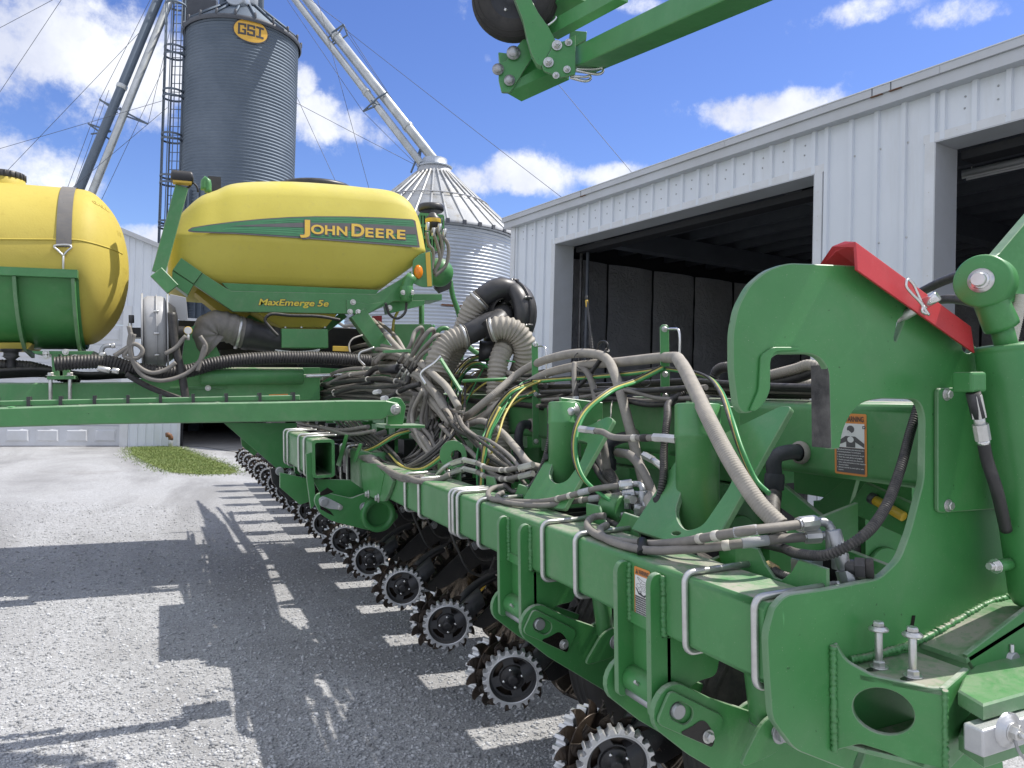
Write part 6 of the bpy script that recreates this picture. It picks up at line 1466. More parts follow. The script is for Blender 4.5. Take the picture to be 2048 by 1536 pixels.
# right-hand hoses up to the fold link
hose('fold_hose', 'black_hose', .0125, [(1840, 585, 2.05), (1880, 565, 2.0), (1915, 552, 1.96), (1955, 540, 1.92)]); hose('fold_hose', 'black_hose', .0125, [(1862, 602, 2.05), (1900, 598, 2.0), (1935, 602, 1.96), (1975, 615, 1.92)])

# ------------------------------------------------------------------ centre section: wing hinge, box tubes, front link beam
YE = YF+.12
a1 = L(624.6, 915, 'y', YE).x; a2 = L(669.5, 915, 'y', YE).x; az1 = L(645, 879.5, 'y', YE).z; az0 = L(645, 955.7, 'y', YE).z; yfar = L(566, 900, 'x', a1).y
mb = MB(); o_ = rrect(a1, az0, a2, az1, .022, 4); i_ = rrect(a1+.018, az0+.018, a2-.018, az1-.018, .012, 4)
rg = [[Vector((p[0], y, p[1])) for p in q] for q, y in ((i_, yfar), (i_, YE), (o_, YE), (o_, yfar))]
mb.loft(rg, 'green_paint', caps=False, smooth=False); P_(mb, 'centre_box_tube', 'open-ended green rectangular tube by the wing hinge')
for x in (571, 578, 600, 611): ubolt(L(x, 905, 'x', a1).y, x0=a1, x1=a2, z0=az0, z1=az1)
for pts in ([(722, 925), (760, 928), (768, 938), (786, 962), (776, 990), (768, 1004), (757, 1001), (727, 986)],):
    mb = MB(); mb.plate(HX(sm(pts, 5), TX-.022), (1, 0, 0), .02, 'green_paint'); P_(mb, 'hinge_plate')
    mb = MB(); mb.plate(HX([(759, 938), (768, 948), (760, 990), (759, 992)], TX-.026), (1, 0, 0), .005, 'green_paint_clean'); P_(mb, 'hinge_web')
for x, y in ((737, 988), (757, 996)):
    mb = MB(); mb.hexbolt(L(x, y, 'x', TX-.024), (-1, 0, 0), .018); P_(mb, 'bolt')
flat_beam('hinge_beam', YF+.02, YF+.5, TX+.0, TXB, TZ0-.02, TZ1+.05)
for x in (684, 697): ubolt(L(x, 930, 'x', TX).y, z0=TZ0-.02, z1=TZ1+.05)
# swing arm below the hinge with its silver keeper link and tube end
YA = YF+.02
mb = MB(); mb.plate(HY(sm([(628, 1003), (632, 989), (647, 984), (690, 994), (702, 997), (735, 985), (768, 1002), (800, 1032), (768, 1064), (735, 1060), (665, 1043), (640, 1028)], 10), YA), (0, 1, 0), .03, 'green_paint_clean'); P_(mb, 'swing_arm')
mb = MB(); mb.plate(HY(sm([(637, 998), (646, 992), (658, 997), (684, 1010), (683, 1020), (660, 1018), (640, 1012)], 5), YA-.013), (0, 1, 0), .012, 'silver_paint'); P_(mb, 'keeper_link')
mb = MB(); c = L(648, 1004, 'y', YA-.013); mb.cyl(c+Vector((0, -.018, 0)), c+Vector((0, .1, 0)), .024, 'pin_steel', 20); P_(mb, 'pivot_pin')
mb = MB(); mb.hexbolt(L(680, 1015, 'y', YA-.013), (0, -1, 0), .012); P_(mb, 'bolt'); mb = MB(); mb.hexbolt(L(728, 1014, 'y', YA-.001), (0, -1, 0), .02, 'pin_steel'); P_(mb, 'bolt')
for q in ([(640, 985), (655, 975), (668, 984), (650, 990), (640, 992)], [(640, 1010), (660, 1022), (668, 1032), (655, 1026), (641, 1018)]):
    mb = MB(); mb.plate(HY(q, YA-.003), (0, 1, 0), .002, 'grease'); P_(mb, 'grease_stain')
c = L(758, 1030, 'y', YA-.05); mb = MB(); mb.lathe([(.075, .12), (.075, 0), (.105, 0), (.108, .004), (.108, .12)], c, (0, 1, 0), 'green_paint_clean', 32); mb.lathe([(0, .11), (.075, .11)], c, (0, 1, 0), 'grease', 24); P_(mb, 'tube_end', 'open round green tube end under the wing hinge')
for pts, Y in (([(612, 908), (624, 904), (632, 1008), (622, 1018), (614, 960)], YE+.03), ([(584, 880), (594, 880), (602, 975), (592, 976)], YE+.8), ([(625, 958), (700, 960), (735, 985), (700, 1000), (640, 985)], YE+.06), ([(560, 945), (620, 958), (628, 1000), (600, 1010), (560, 975)], YE+.5)):
    mb = MB(); mb.plate(HY(pts, Y), (0, 1, 0), .03, 'green_paint_clean'); P_(mb, 'hanger_plate')
mb = MB(); mb.plate(HY([(540, 935), (600, 950), (622, 985), (618, 1005), (575, 1000), (545, 965)], YE+.7), (0, 1, 0), .04, 'black_paint'); P_(mb, 'swing_arm'); mb = MB(); c = L(560, 943, 'y', YE+.68); mb.cyl(c, c+Vector((0, .05, 0)), .03, 'pin_steel', 16); P_(mb, 'pivot_pin'); mb = MB(); mb.hexbolt(L(583, 950, 'y', YE+.69), (0, -1, 0), .02); P_(mb, 'bolt')
YG = 7.0
mb = MB(); mb.plate(HY([(448, 846), (594, 846), (592, 936), (552, 936), (480, 874)], YG), (0, 1, 0), .03, 'green_paint_clean'); P_(mb, 'wing_gusset')
mb = MB(); mb.plate(HY([(480, 868), (500, 866), (520, 900), (508, 912), (484, 892)], YG+2.2), (0, 1, 0), .03, 'green_paint_clean'); P_(mb, 'hanger_plate')
# open bracket straps with the taped loom
for q in ([(672, 930), (690, 868), (696, 870), (679, 934)], [(706, 922), (718, 886), (724, 888), (711, 924)]):
    mb = MB(); mb.plate(HX(q, TX-.05), (1, 0, 0), .008, 'green_paint_clean'); P_(mb, 'loom_bracket')
# front link beam to the wing
YL = L(790, 820, 'x', TX-.06).y-.03
beam = [(-600, 835), (0, 815.5), (200, 809), (560, 803.7), (702, 800.5), (773, 801), (796, 806), (803, 814), (802, 827), (790, 832), (777, 832), (765, 840), (702, 842), (560, 843.5), (200, 849), (0, 855), (-600, 874)]
mb = MB(); mb.plate(HY(beam, YL), (0, 1, 0), .09, 'green_paint', c=.006); P_(mb, 'wing_link_beam', 'long straight green link beam crossing in front at the left')
c = L(791, 819, 'y', YL); mb = MB(); mb.lathe([(.0, -.004), (.027, -.004), (.027, 0)], c, (0, 1, 0), 'zinc', 24); mb.hexbolt(c+Vector((0, -.004, 0)), (0, -1, 0), .016); P_(mb, 'link_pin')
mb = MB(); mb.plate(HY(sm([(776, 800), (788, 794), (802, 796), (812, 812), (806, 850), (775, 850)], 4), YL+.10), (0, 1, 0), .03, 'green_paint_clean'); P_(mb, 'link_lug'); mb = MB(); mb.plate(HY([(770, 850), (850, 850), (850, 856), (770, 857)], YL+.05), (0, 1, 0), .2, 'green_paint'); P_(mb, 'link_shelf')
mb = MB(); mb.plate(HY([(-600, 813.5), (600, 790), (600, 800), (-600, 825)], YL+.12), (0, 1, 0), .05, 'green_paint', c=.003); P_(mb, 'hose_rail')
for x in (-8, 57, 121, 189, 256, 321, 386.5, 453, 520, 587.5):
    y = 802-(x+40)*.0195; mb = MB(); q = L(x, y+5, 'y', YL+.118); mb.box((q.x-.007, q.y-.006, q.z-.022), (q.x+.007, q.y+.058, q.z+.026), 'black_plastic'); P_(mb, 'rail_clip')
for x in (22, 160, 300, 435):
    mb = MB(); q = L(x, 812-x*.0215, 'y', YL+.02); mb.lathe([(.0, .006), (.014, .004), (.018, 0)], Vector((q.x, q.y, L(x, 815.5-x*.0215, 'y', YL).z)), (0, 0, 1), 'green_paint', 10); P_(mb, 'weld_lug')
# tongue frame beam behind it, with cylinder and hoses
YT_ = 6.75
mb = MB(); q = HY([(-800, 770), (640, 762), (640, 830), (-800, 842)], YT_); mb.plate(q, (0, 1, 0), .35, 'green_paint', c=.012); P_(mb, 'tongue_frame')
mb = MB(); mb.plate(HY([(268, 765), (290, 752), (400, 735), (640, 735), (640, 800), (268, 800)], YT_-.015), (0, 1, 0), .013, 'green_paint'); P_(mb, 'frame_side_plate')
mb = MB(); mb.plate(HY([(340, 774), (452, 772), (452, 777), (340, 778)], YT_-.05), (0, 1, 0), .034, 'green_paint'); P_(mb, 'cylinder_shelf'); mb = MB(); mb.hexbolt(L(416, 776, 'y', YT_-.05), (0, -1, 0), .016); P_(mb, 'bolt')
c0, c1 = L(400, 752, 'y', YT_-.1), L(606, 752, 'y', YT_-.1); mb = MB(); mb.cyl(c0, c1, .072, 'green_paint', 28); o = P_(mb, 'lift_cylinder', 'green lift cylinder lying along the tongue frame'); mb = MB(); mb.cyl(c1, L(760, 748, 'y', YT_-.1), .017, 'bright_steel', 14); mb.build('rod', o)
mb = MB(); mb.plate(HY([(538, 789), (576, 788), (576, 791), (538, 792)], YT_-.018), (0, 1, 0), .003, 'decal_orange'); P_(mb, 'orange_decal')
# dark frame members under the seed tank
for pts, Y, m in (([(350, 640), (760, 660), (800, 800), (350, 800)], 8.3, 'black_paint'), ([(590, 700), (720, 705), (720, 790), (610, 790)], 7.6, 'black_paint'), ([(372, 660), (408, 640), (452, 735), (360, 742)], 7.0, 'green_paint_clean'), ([(640, 735), (800, 745), (860, 800), (640, 800)], 7.0, 'green_paint_clean'), ([(440, 700), (600, 690), (720, 720), (700, 735), (440, 735)], 7.9, 'black_plastic'), ([(700, 715), (850, 720), (900, 780), (700, 790)], 7.3, 'black_paint')):
    mb = MB(); mb.plate(HY(pts, Y), (0, 1, 0), .08, m); P_(mb, 'cross_member')
def hoseY(name, mat, r_, pts, Y=None, corr=None, label=None):
    P = HY(pts, Y); mb = MB()
    if corr: mb.corr(P, r_, mat, corr[0], corr[1], 18, 6)
    else: mb.tube(P, r_, mat, 10)
    return P_(mb, name, label)
hoseY('main_duct', 'black_hose', .056, [(110, 728), (160, 724), (215, 724), (270, 738), (330, 745), (375, 742), (430, 727), (520, 717), (640, 716), (740, 722)], 6.55, (.022, .12))
hoseY('main_duct', 'black_hose', .05, [(-30, 730), (60, 735), (110, 748), (160, 762)], 7.0, (.022, .1))
for i in range(5): hoseY('tongue_hose', 'black_hose', .018, [(-20, 742+3*i), (80, 738+3*i), (170, 748+2*i), (240, 745+2*i), (300, 748+i), (360, 755)], 6.9+.03*i)
hoseY('tongue_hose', 'black_hose', .022, [(252, 748), (290, 770), (330, 787), (370, 800)], 6.5); hoseY('tongue_hose', 'black_hose', .03, [(343, 625), (346, 660), (352, 700), (362, 740), (372, 800)], 6.45)
for pts in ([(262, 665), (258, 690), (265, 720), (282, 748), (310, 760), (345, 758), (385, 738), (412, 695), (400, 672)], [(268, 668), (262, 700), (272, 728), (300, 745), (330, 740), (352, 725)], [(258, 652), (262, 680), (255, 700), (248, 712), (275, 716), (285, 700), (270, 688), (250, 698), (238, 706), (228, 712)], [(330, 708), (352, 695), (366, 678), (372, 672)], [(395, 742), (405, 705), (410, 690)]):
    hoseY('tongue_hose', 'brown_hose', .0165, pts, 6.42)
for p, q, r_ in (((222, 692), (230, 690), .02), ((205, 705), (205, 712), .026), ((224, 740), (238, 743), .022), ((195, 736), (220, 741), .022)):
    a, b = L(*p, 'y', 6.4), L(*q, 'y', 6.4); mb = MB(); mb.cyl(a, b, r_, 'zinc', 12); P_(mb, 'hose_coupler')
hoseY('steel_elbow', 'pin_steel', .016, [(204, 712), (204, 700), (209, 693), (222, 691)], 6.4)
# silver fan housing standing on the frame, edge on
fc = L(310, 664, 'y', 6.75); fr_ = .285; mb = MB()
mb.lathe([(0, -.085), (fr_-.05, -.085), (fr_-.015, -.075), (fr_, -.05), (fr_, .05), (fr_-.015, .075), (fr_-.05, .085), (0, .085)], fc, (1, 0, 0), 'fan_grey', 40)
mb.lathe([(fr_-.02, -.004), (fr_+.012, -.004), (fr_+.012, .004), (fr_-.02, .004)], fc+Vector((.012, 0, 0)), (1, 0, 0), 'fan_grey', 40); o = P_(mb, 'fan_housing', 'round silver fan housing seen edge on between the tanks')
for dx in (-.095, .085):
    mb = MB(); mb.lathe([(fr_-.05, 0), (fr_+.02, 0), (fr_+.02, .012), (fr_-.05, .012)], fc+Vector((dx, 0, 0)), (1, 0, 0), 'fan_grey', 36); mb.build('flange', o)
mb = MB()
for a in (-1.2, -.7, -.1, .5): c = fc+Vector((.012, -(fr_+.012)*math.cos(a), (fr_+.012)*math.sin(a))); mb.cyl(c+Vector((-.018, 0, 0)), c+Vector((.018, 0, 0)), .009, 'zinc', 8)
mb.build('flange_bolts', o)
mb = MB(); mb.lathe([(.24, .0), (.20, .05), (.12, .07), (.05, .07), (.05, .12), (0, .12)], fc+Vector((.1, 0, 0)), (1, 0, 0), 'black_paint', 30); mb.build('fan_motor', o)
a = L(262, 655, 'y', 6.6); b = L(292, 672, 'y', 6.75); mb = MB(); mb.box((a.x, a.y, b.z-.02), (b.x, b.y+.05, a.z+.0), 'black_paint'); P_(mb, 'motor_block')
mb = MB(); c = L(263, 646, 'y', 6.55); mb.cyl(c, c+Vector((0, 0, .06)), .02, 'black_plastic', 12); mb.cyl(c+Vector((-.01, 0, -.09)), c+Vector((-.01, 0, -.0)), .014, 'zinc', 10); P_(mb, 'motor_fitting')
mb = MB(); mb.plate(HY([(340, 588), (372, 595), (376, 640), (360, 640), (335, 622)], 6.75), (0, 1, 0), .01, 'silver_paint'); P_(mb, 'guard_plate')
mb = MB(); c = L(376, 661, 'y', 6.5); mb.cyl(c+Vector((0, .03, 0)), c, .032, 'decal_gold', 22); mb.lathe([(.028, -.001), (0, -.001)], c, (0, 1, 0), 'decal_white', 20); mb.cyl(c+Vector((0, .01, -.075)), c+Vector((0, .01, -.03)), .013, 'zinc', 8); P_(mb, 'pressure_gauge')
# air duct from fan to hopper: fat ribbed hose with black cone
hoseY('air_duct', 'brown_hose', .135, [(432, 692), (418, 680), (416, 664), (430, 652), (456, 655), (492, 668)], 7.05, (.06, .07), 'fat brown ribbed air duct under the seed tank')
a, b = L(487, 667, 'y', 7.05), L(556, 681, 'y', 7.05); mb = MB(); mb.lathe([(.14, 0), (.14, .05), (.13, .06), (.12, .22), (.10, .40)], a, b-a, 'black_plastic', 26); P_(mb, 'duct_cone'); mb = MB(); mb.lathe([(.138, .03), (.146, .03), (.146, .055), (.138, .055)], a, a-b, 'zinc', 26); P_(mb, 'hose_clamp')

# ------------------------------------------------------------------ yellow seed tank with its cradle
YN = 6.85
HWD = .92
st = [(337, 505, 545, .30), (340, 476, 552, .19), (347, 452, 558, .11), (360, 430, 562, .06), (383, 407, 566, .03), (408, 388, 568, .012), (440, 376, 570, .008), (470, 364, 571, 0), (520, 359, 573, 0), (600, 359, 575, 0), (690, 365, 577, 0), (745, 371, 578, 0), (775, 374, 572, .0), (800, 378, 556, .004), (820, 386, 543, .010), (834, 398, 533, .020), (845, 415, 524, .036), (853, 436, 517, .06), (858, 460, 511, .10), (861, 482, 507, .16), (862, 494, 504, .24)]
def crease(x): return 469+(x-366)*.062
rings = []
for x, yt, yb, off in st:
    X = L(x, 480, 'y', YN).x; zc = L(x, max(min(crease(x), yb-8), yt+10), 'y', YN).z; zt = L(x, yt, 'y', YN+.3).z; zb = L(x, yb, 'y', YN+.12).z
    H = zt-zc; Dn = zc-zb
    half = [(.36+off*.3, zb-.06*Dn), (.13+off, zb+.02*Dn), (.045+off, zb+.42*Dn), (.0+off, zc), (.075+off, zc+.52*H), (.145+off*.9, zc+.86*H), (.36+off*.5, zt)]
    poly = half+[(2*HWD-p[0], p[1]) for p in reversed(half)]
    rr_ = [min(.10, .3*Dn+.01), min(.10, .3*Dn+.01), min(.16, .3*Dn+.01), min(.03, .2*H+.005), .25*H, .3*H, .3*H]; rr_ = rr_+rr_[::-1]
    rr_ = [max(.004, q) for q in rr_]
    q = rough_round([(p[0], p[1], w) for p, w in zip(poly, rr_)], .05, 4)
    rings.append([Vector((X, YN+p[0], p[1])) for p in q])
def densify(rings, k=3):
    out = []
    for i in range(len(rings)-1):
        for j in range(k):
            t = j/k; r0, r1 = rings[i], rings[i+1]; rm = rings[max(0, i-1)]; rp = rings[min(len(rings)-1, i+2)]
            out.append([0.5*((2*b)+(c-a)*t+(2*a-5*b+4*c-d)*t*t+(3*b-a-3*c+d)*t**3) for a, b, c, d in zip(rm, r0, r1, rp)])
    return out+[rings[-1]]
mb = MB(); mb.loft(densify(rings), 'yellow_poly'); tank = P_(mb, 'seed_tank', 'big yellow seed tank with green striped side decal')
# lid on top (black)
a = L(640, 360, 'y', YN+.85); mb = MB(); mb.lathe([(.36, -.06), (.37, -.03), (.35, -.005), (.30, .008), (0, .012)], Vector((a.x-.05, YN+.85, L(600, 358, 'y', YN+.85).z-.06)), (0, 0, 1), 'black_plastic', 36); mb.build('lid', tank)
# side decal mapped on the upper panel
pnl = None
def panel(x, y, out=.004):
    X = L(x, 480, 'y', YN).x
    # intersect pixel ray with the sloping panel plane (crease to 52 percent)
    zc = L(600, crease(600), 'y', YN).z; H = L(600, 359, 'y', YN+.5).z-zc
    cA = L(366, 469, 'y', YN); cB = L(846, crease(846), 'y', YN); up = Vector((0, .075, .52*H)).normalized(); al = (cB-cA).normalized(); nn = al.cross(up).normalized()
    if nn.y > 0: nn = -nn
    d = lray(x, y); t = ((cA+nn*out)-LC).dot(nn)/d.dot(nn); return LC+d*t
def dpx(x, y): return (340+x/3.793, 400+y/3.793)          # from the enlarged view
def dfill(mb, pts, out, mat): fill2d(mb, [(p[0], -p[1]) for p in pts], lambda x, y: panel(x, -y, out), mat)
mb = MB()
outer = sm([dpx(*p) for p in ((135, 228), (165, 208), (300, 186), (480, 163), (700, 142), (900, 129), (1100, 123), (1350, 124), (1600, 132), (1840, 146), (1862, 158), (1896, 362), (1600, 338), (1000, 291), (500, 258), (180, 246), (140, 240))], 2)
dfill(mb, outer, .010, 'decal_grey')
inner = sm([dpx(*p) for p in ((150, 229), (180, 214), (300, 194), (480, 171), (700, 150), (900, 136), (1100, 130), (1350, 131), (1600, 139), (1836, 153), (1850, 163), (1880, 346), (1600, 322), (1000, 277), (500, 246), (190, 236))], 2)
dfill(mb, inner, .0115, 'decal_green')
dfill(mb, [dpx(*p) for p in ((450, 198), (700, 183), (1000, 172), (1300, 174), (1600, 186), (1862, 205), (1872, 262), (1600, 250), (1300, 228), (1000, 208), (700, 202))], .0130, 'decal_grey')
for k, (a, b) in enumerate(((142, 262), (150, 276), (160, 292), (300, 300))):
    pass
for (l, w) in (([(700, 162), (1000, 148), (1350, 145), (1846, 168)], 5), ([(800, 172), (1000, 160), (1350, 158), (1850, 184)], 5), ([(420, 216), (900, 228), (1300, 262), (1875, 300)], 6), ([(400, 226), (900, 246), (1300, 282), (1878, 320)], 6), ([(600, 212), (900, 214), (1300, 244), (1873, 282)], 5)):
    P2 = spl([Vector((p[0], p[1], 0)) for p in l], 60); dfill(mb, [dpx(p.x, p.y-w/2) for p in P2]+[dpx(p.x, p.y+w/2) for p in reversed(P2)], .0128, 'decal_lightgreen')
mb.build('side_decal', tank)
# JOHN DEERE lettering (large J and D, small capitals otherwise)
mb = MB(); zdir = None
def tl_(out):
    def f(u, v):                                            # u along baseline in enlarged px from 980, v up
        x = 985+u; yb = 248+(u)*.0595; p = dpx(x, yb-v); return panel(p[0], p[1], out)
    return f
LT = [('J', 0, 78, 98, 0), ('O', 84, 100, 66, 0), ('H', 190, 76, 66, 0), ('N', 280, 80, 66, 0), ('D', 392, 98, 90, 0), ('E', 497, 62, 66, 0), ('E', 575, 62, 66, 0), ('R', 655, 74, 66, 0), ('E', 737, 64, 66, 0)]
for dx, dy, out, mat, bd in ((7, -7, .0143, 'decal_grey', .065), (0, 0, .0156, 'decal_grey', .06), (0, 0, .0170, 'decal_gold', .028)):
    for ch, u, w, h, _ in LT: put_text(mb, ch, tl_(out), u+dx, dy, w, h, mat, bold=bd)
mb.build('tank_lettering', tank)
# cradle rail with MaxEmerge 5e lettering
YFm = YN+.06
def f2(x, y): return (340+x/3.793, 400+y/3.793)
rail = [f2(*p) for p in ((245, 552), (430, 672), (470, 690), (1560, 714), (1760, 596), (1832, 540), (1840, 768), (1700, 766), (1500, 866), (480, 846), (180, 640))]
mb = MB(); mb.plate(HY(rail, YFm), (0, 1, 0), .06, 'green_paint', c=.004); P_(mb, 'cradle_rail', 'green cradle rail lettered in yellow under the seed tank')
mb = MB(); mb.plate(HY([f2(*p) for p in ((395, 628), (1590, 682), (1560, 716), (450, 690))], YFm+.05), (0, 1, 0), .05, 'green_paint_clean'); P_(mb, 'cradle_tray')
mb = MB(); A = HY([f2(*p) for p in ((85, 438), (245, 550), (180, 636), (20, 530))], YFm-.02); B_ = HY([f2(*p) for p in ((180, 640), (135, 722), (15, 632), (18, 534))], YFm-.01)
mb.plate(A, (0, 1, 0), .2, 'green_paint', c=.004); mb.plate(B_, (0, 1, 0), .18, 'green_paint_clean', c=.004); P_(mb, 'cradle_end')
mb = MB(); mb.plate(HY([f2(*p) for p in ((1340, 756), (1500, 790), (1640, 770), (1500, 862), (1342, 862))], YFm-.014), (0, 1, 0), .013, 'green_paint'); P_(mb, 'joint_plate')
for x, y in ((1388, 775), (1366, 848), (1428, 850), (1665, 818)):
    mb = MB(); mb.hexbolt(L(*f2(x, y), 'y', YFm-.014), (0, -1, 0), .018); P_(mb, 'bolt')
mb = MB()
def mx(out):
    def f(u, v): p = f2(672+u, 796+u*.022-v); q = L(p[0], p[1], 'y', YFm-out); return q
    return f
for out, mat, bd in ((.0015, 'decal_black', .075), (.003, 'decal_yellow', .022)): 
    put_text(mb, 'MaxEmerge', mx(out), 0 if mat != 'decal_black' else -4, 0, 425 if mat != 'decal_black' else 433, 46, mat, bold=bd, shear=.2); put_text(mb, '5e', mx(out), 446 if mat != 'decal_black' else 442, 0, 86 if mat != 'decal_black' else 94, 46, mat, bold=bd, shear=.2)
P_(mb, 'rail_lettering')
# legs, hopper throat, control box
def bar(name, a, b, w, d, Y, mat='green_paint'):
    A, B_ = L(*a, 'y', Y), L(*b, 'y', Y); dirv = (B_-A).normalized(); n_ = Vector((-dirv.z, 0, dirv.x))*w/2; mb = MB(); mb.plate([A+n_, B_+n_, B_-n_, A-n_], (0, 1, 0), d, mat, c=.005); return P_(mb, name)
bar('cradle_leg', (716, 625), (778, 712), .15, .12, YFm-.02); bar('cradle_brace', (415, 575), (535, 668), .12, .05, YFm+.5, 'green_paint_clean'); bar('cradle_brace', (545, 640), (500, 668), .10, .05, YFm+.5, 'green_paint_clean'); bar('cradle_brace', (690, 628), (610, 690), .07, .05, YFm+.5, 'green_paint_clean')
mb = MB(); q1 = HY([(508, 622), (680, 622)], YFm+.12); q2 = HY([(560, 654), (652, 654)], YFm+.2); q3 = HY([(560, 654), (652, 654)], YFm+.6); q4 = HY([(508, 622), (680, 622)], YFm+.9)
mb.loft([[q1[0], q1[1], Vector((q1[1].x, q4[1].y, q1[1].z)), Vector((q1[0].x, q4[0].y, q1[0].z))], [q2[0], q2[1], Vector((q2[1].x, q3[1].y, q2[1].z)), Vector((q2[0].x, q3[0].y, q2[0].z))]], 'yellow_poly', smooth=False); P_(mb, 'hopper_throat', 'yellow hopper throat under the cradle rail')
mb = MB(); q = HY([(440, 600), (480, 620), (660, 625), (640, 700), (470, 665)], YFm+.45); mb.plate(HY([(405, 570), (505, 625), (470, 650), (390, 585)], YFm+.3), (0, 1, 0), .3, 'yellow_poly_deep'); P_(mb, 'hopper_slope')
a, b = L(563, 657, 'y', YFm+.0), L(657, 696, 'y', YFm+.0); mb = MB(); mb.box((a.x, a.y, b.z), (b.x, a.y+.25, a.z), 'green_paint'); P_(mb, 'meter_box', 'small green rectangular box under the hopper throat', bevel=.006)
for x in (571, 603, 650):
    mb = MB(); mb.hexbolt(L(x, 656, 'y', YFm+.03), (0, 0, 1), .010); P_(mb, 'bolt')
for i in range(4):
    mb = MB(); mb.tube(HY([(550+4*i, 700+2*i), (580+8*i, 703+3*i), (620+4*i, 702+2*i), (640, 698)], YFm+.02), .006, 'zinc', 8); P_(mb, 'linkage_rod')
mb = MB(); mb.plate(HY([(666, 692), (700, 693), (700, 703), (666, 702)], YFm-.05), (0, 1, 0), .02, 'decal_gold'); P_(mb, 'manifold')
hoseY('black_cable', 'black_hose', .014, [(556, 672), (540, 655), (530, 640), (540, 629), (580, 631), (640, 633), (680, 640)], YFm-.03); hoseY('bare_wire', 'white_band', .007, [(700, 705), (698, 690), (705, 678), (725, 670)], YFm-.06); hoseY('bare_wire', 'zinc', .01, [(730, 732), (718, 718), (720, 706), (735, 700), (748, 695)], 6.2)
# work-lamp post on the left of the tank
bar('lamp_post', (317, 545), (364, 372), .10, .05, YN-.05); bar('lamp_post', (312, 543), (346, 578), .11, .06, YN-.06)
a = L(364, 356, 'y', YN-.05); mb = MB(); mb.loft([[a+Vector((x, y, z)) for x, y in rrect(-.085*s, -.06*s, .085*s, .06*s, .02)] for z, s in ((-.035, .85), (-.03, 1), (.02, 1), (.045, .9), (.05, .6))], 'black_plastic'); o = P_(mb, 'work_lamp'); mb = MB(); mb.box((a.x-.07, a.y-.055, a.z-.05), (a.x+.07, a.y+.04, a.z-.034), 'decal_gold'); mb.build('lens', o)
hoseY('lamp_cable', 'cable_tie', .008, [(362, 380), (378, 374), (386, 366), (394, 374), (396, 384)], YN-.03); mb = MB(); mb.tube(HY([(408, 380), (409, 362), (412, 358), (415, 362), (416, 385)], YN+.4), .03, 'green_paint', 12); P_(mb, 'tank_handle'); mb = MB(); a = L(428, 366, 'y', YN+.6); mb.box((a.x-.05, a.y, a.z-.09), (a.x+.06, a.y+.1, a.z+.06), 'black_plastic'); P_(mb, 'lid_latch')
# right end of the tank: fender with amber lamp, louvred box, accumulator, hoses
YX = YN+.02
mb = MB(); mb.plate(HY(sm([(826, 520), (840, 508), (860, 502), (864, 506), (866, 574), (845, 574), (826, 566)], 5), YX), (0, 1, 0), .02, 'green_paint'); P_(mb, 'marker_plate'); mb = MB(); mb.plate(HY([(851, 506), (860, 504), (864, 572), (855, 573)], YX-.004), (0, 1, 0), .003, 'decal_gold'); P_(mb, 'yellow_reflector')
c = L(836, 544, 'y', YX-.0); mb = MB(); mb.lathe([(.040, 0), (.042, -.012), (.038, -.03), (.025, -.04), (0, -.043)], (0, 0, 0), (0, 1, 0), 'orange_lens', 28); mb.map(lambda v: Vector((v.x*1.0, v.y, v.z*1.55))+c); P_(mb, 'amber_lamp', 'amber oval marker lamp on green plate beside the seed tank')
mb = MB(); a, b = L(840, 428, 'y', YN+.9), L(888, 500, 'y', YN+.9)
for i in range(9): x = a.x+(b.x-a.x)*i/8; mb.box((x-.008, a.y, b.z), (x+.008, a.y+.02, a.z), 'green_paint_clean')
for i in range(4): z = b.z+(a.z-b.z)*i/3; mb.box((a.x, a.y-.002, z-.014), (b.x, a.y+.022, z+.014), 'green_paint_clean')
mb.box((a.x, a.y+.06, b.z), (b.x, a.y+.5, a.z), 'black_paint'); P_(mb, 'louvred_guard'); mb = MB(); c = L(862, 424, 'y', YN+1.1); mb.cyl(c, c+Vector((0, 0, .08)), .14, 'black_plastic', 26); P_(mb, 'filter_lid')
mb = MB(); c = L(866, 445, 'y', YN+.5); mb.lathe([(.02, .10), (.04, .085), (.045, .07), (.07, .05), (.075, .0), (.07, -.05), (.03, -.08), (.025, -.12)], c, (0, 0, 1), 'black_plastic', 20); mb.lathe([(.077, .035), (.079, .0), (.077, -.005)], c, (0, 0, 1), 'decal_gold', 20); P_(mb, 'valve_cap')
mb = MB(); c = L(878, 545, 'y', YN+.75); rr = .15; mb.lathe([(rr*math.sin(a), -rr*math.cos(a)) for a in np.linspace(0.01, PI-.01, 16)], c, (0, 0, 1), 'green_paint', 28); P_(mb, 'green_accumulator'); mb = MB(); mb.plate(HY([(872, 545), (900, 528), (906, 550), (900, 578), (880, 586), (870, 575)], YN+.9), (0, 1, 0), .05, 'black_paint'); P_(mb, 'guard_plate')
for pts in ([(853, 465), (858, 490), (866, 500), (864, 540)], [(872, 455), (882, 478), (884, 505), (868, 548)], [(882, 470), (896, 490), (892, 530), (870, 552)], [(862, 460), (868, 470), (880, 520), (868, 545)]): hoseY('reservoir_hose', 'brown_hose', .018, pts, YN+.35)
for x, y in ((854, 455), (866, 466), (878, 458), (888, 468)): mb = MB(); c = L(x, y, 'y', YN+.35); mb.cyl(c+Vector((0, 0, -.03)), c+Vector((.01, 0, .05)), .02, 'zinc', 10); P_(mb, 'hose_coupler')
mb = MB(); mb.tube(HY([(813, 603), (813, 580), (816, 565), (824, 552)], YN-.04), .05, 'green_paint', 16); mb.lathe([(.058, -.02), (.062, 0), (.062, .06), (.058, .08)], L(813, 590, 'y', YN-.04), (0, 0, 1), 'green_paint', 18); P_(mb, 'filler_pipe')
for x in (806, 824): mb = MB(); mb.hexbolt(L(x, 585, 'y', YN-.09), (0, -1, 0), .016); P_(mb, 'bolt')
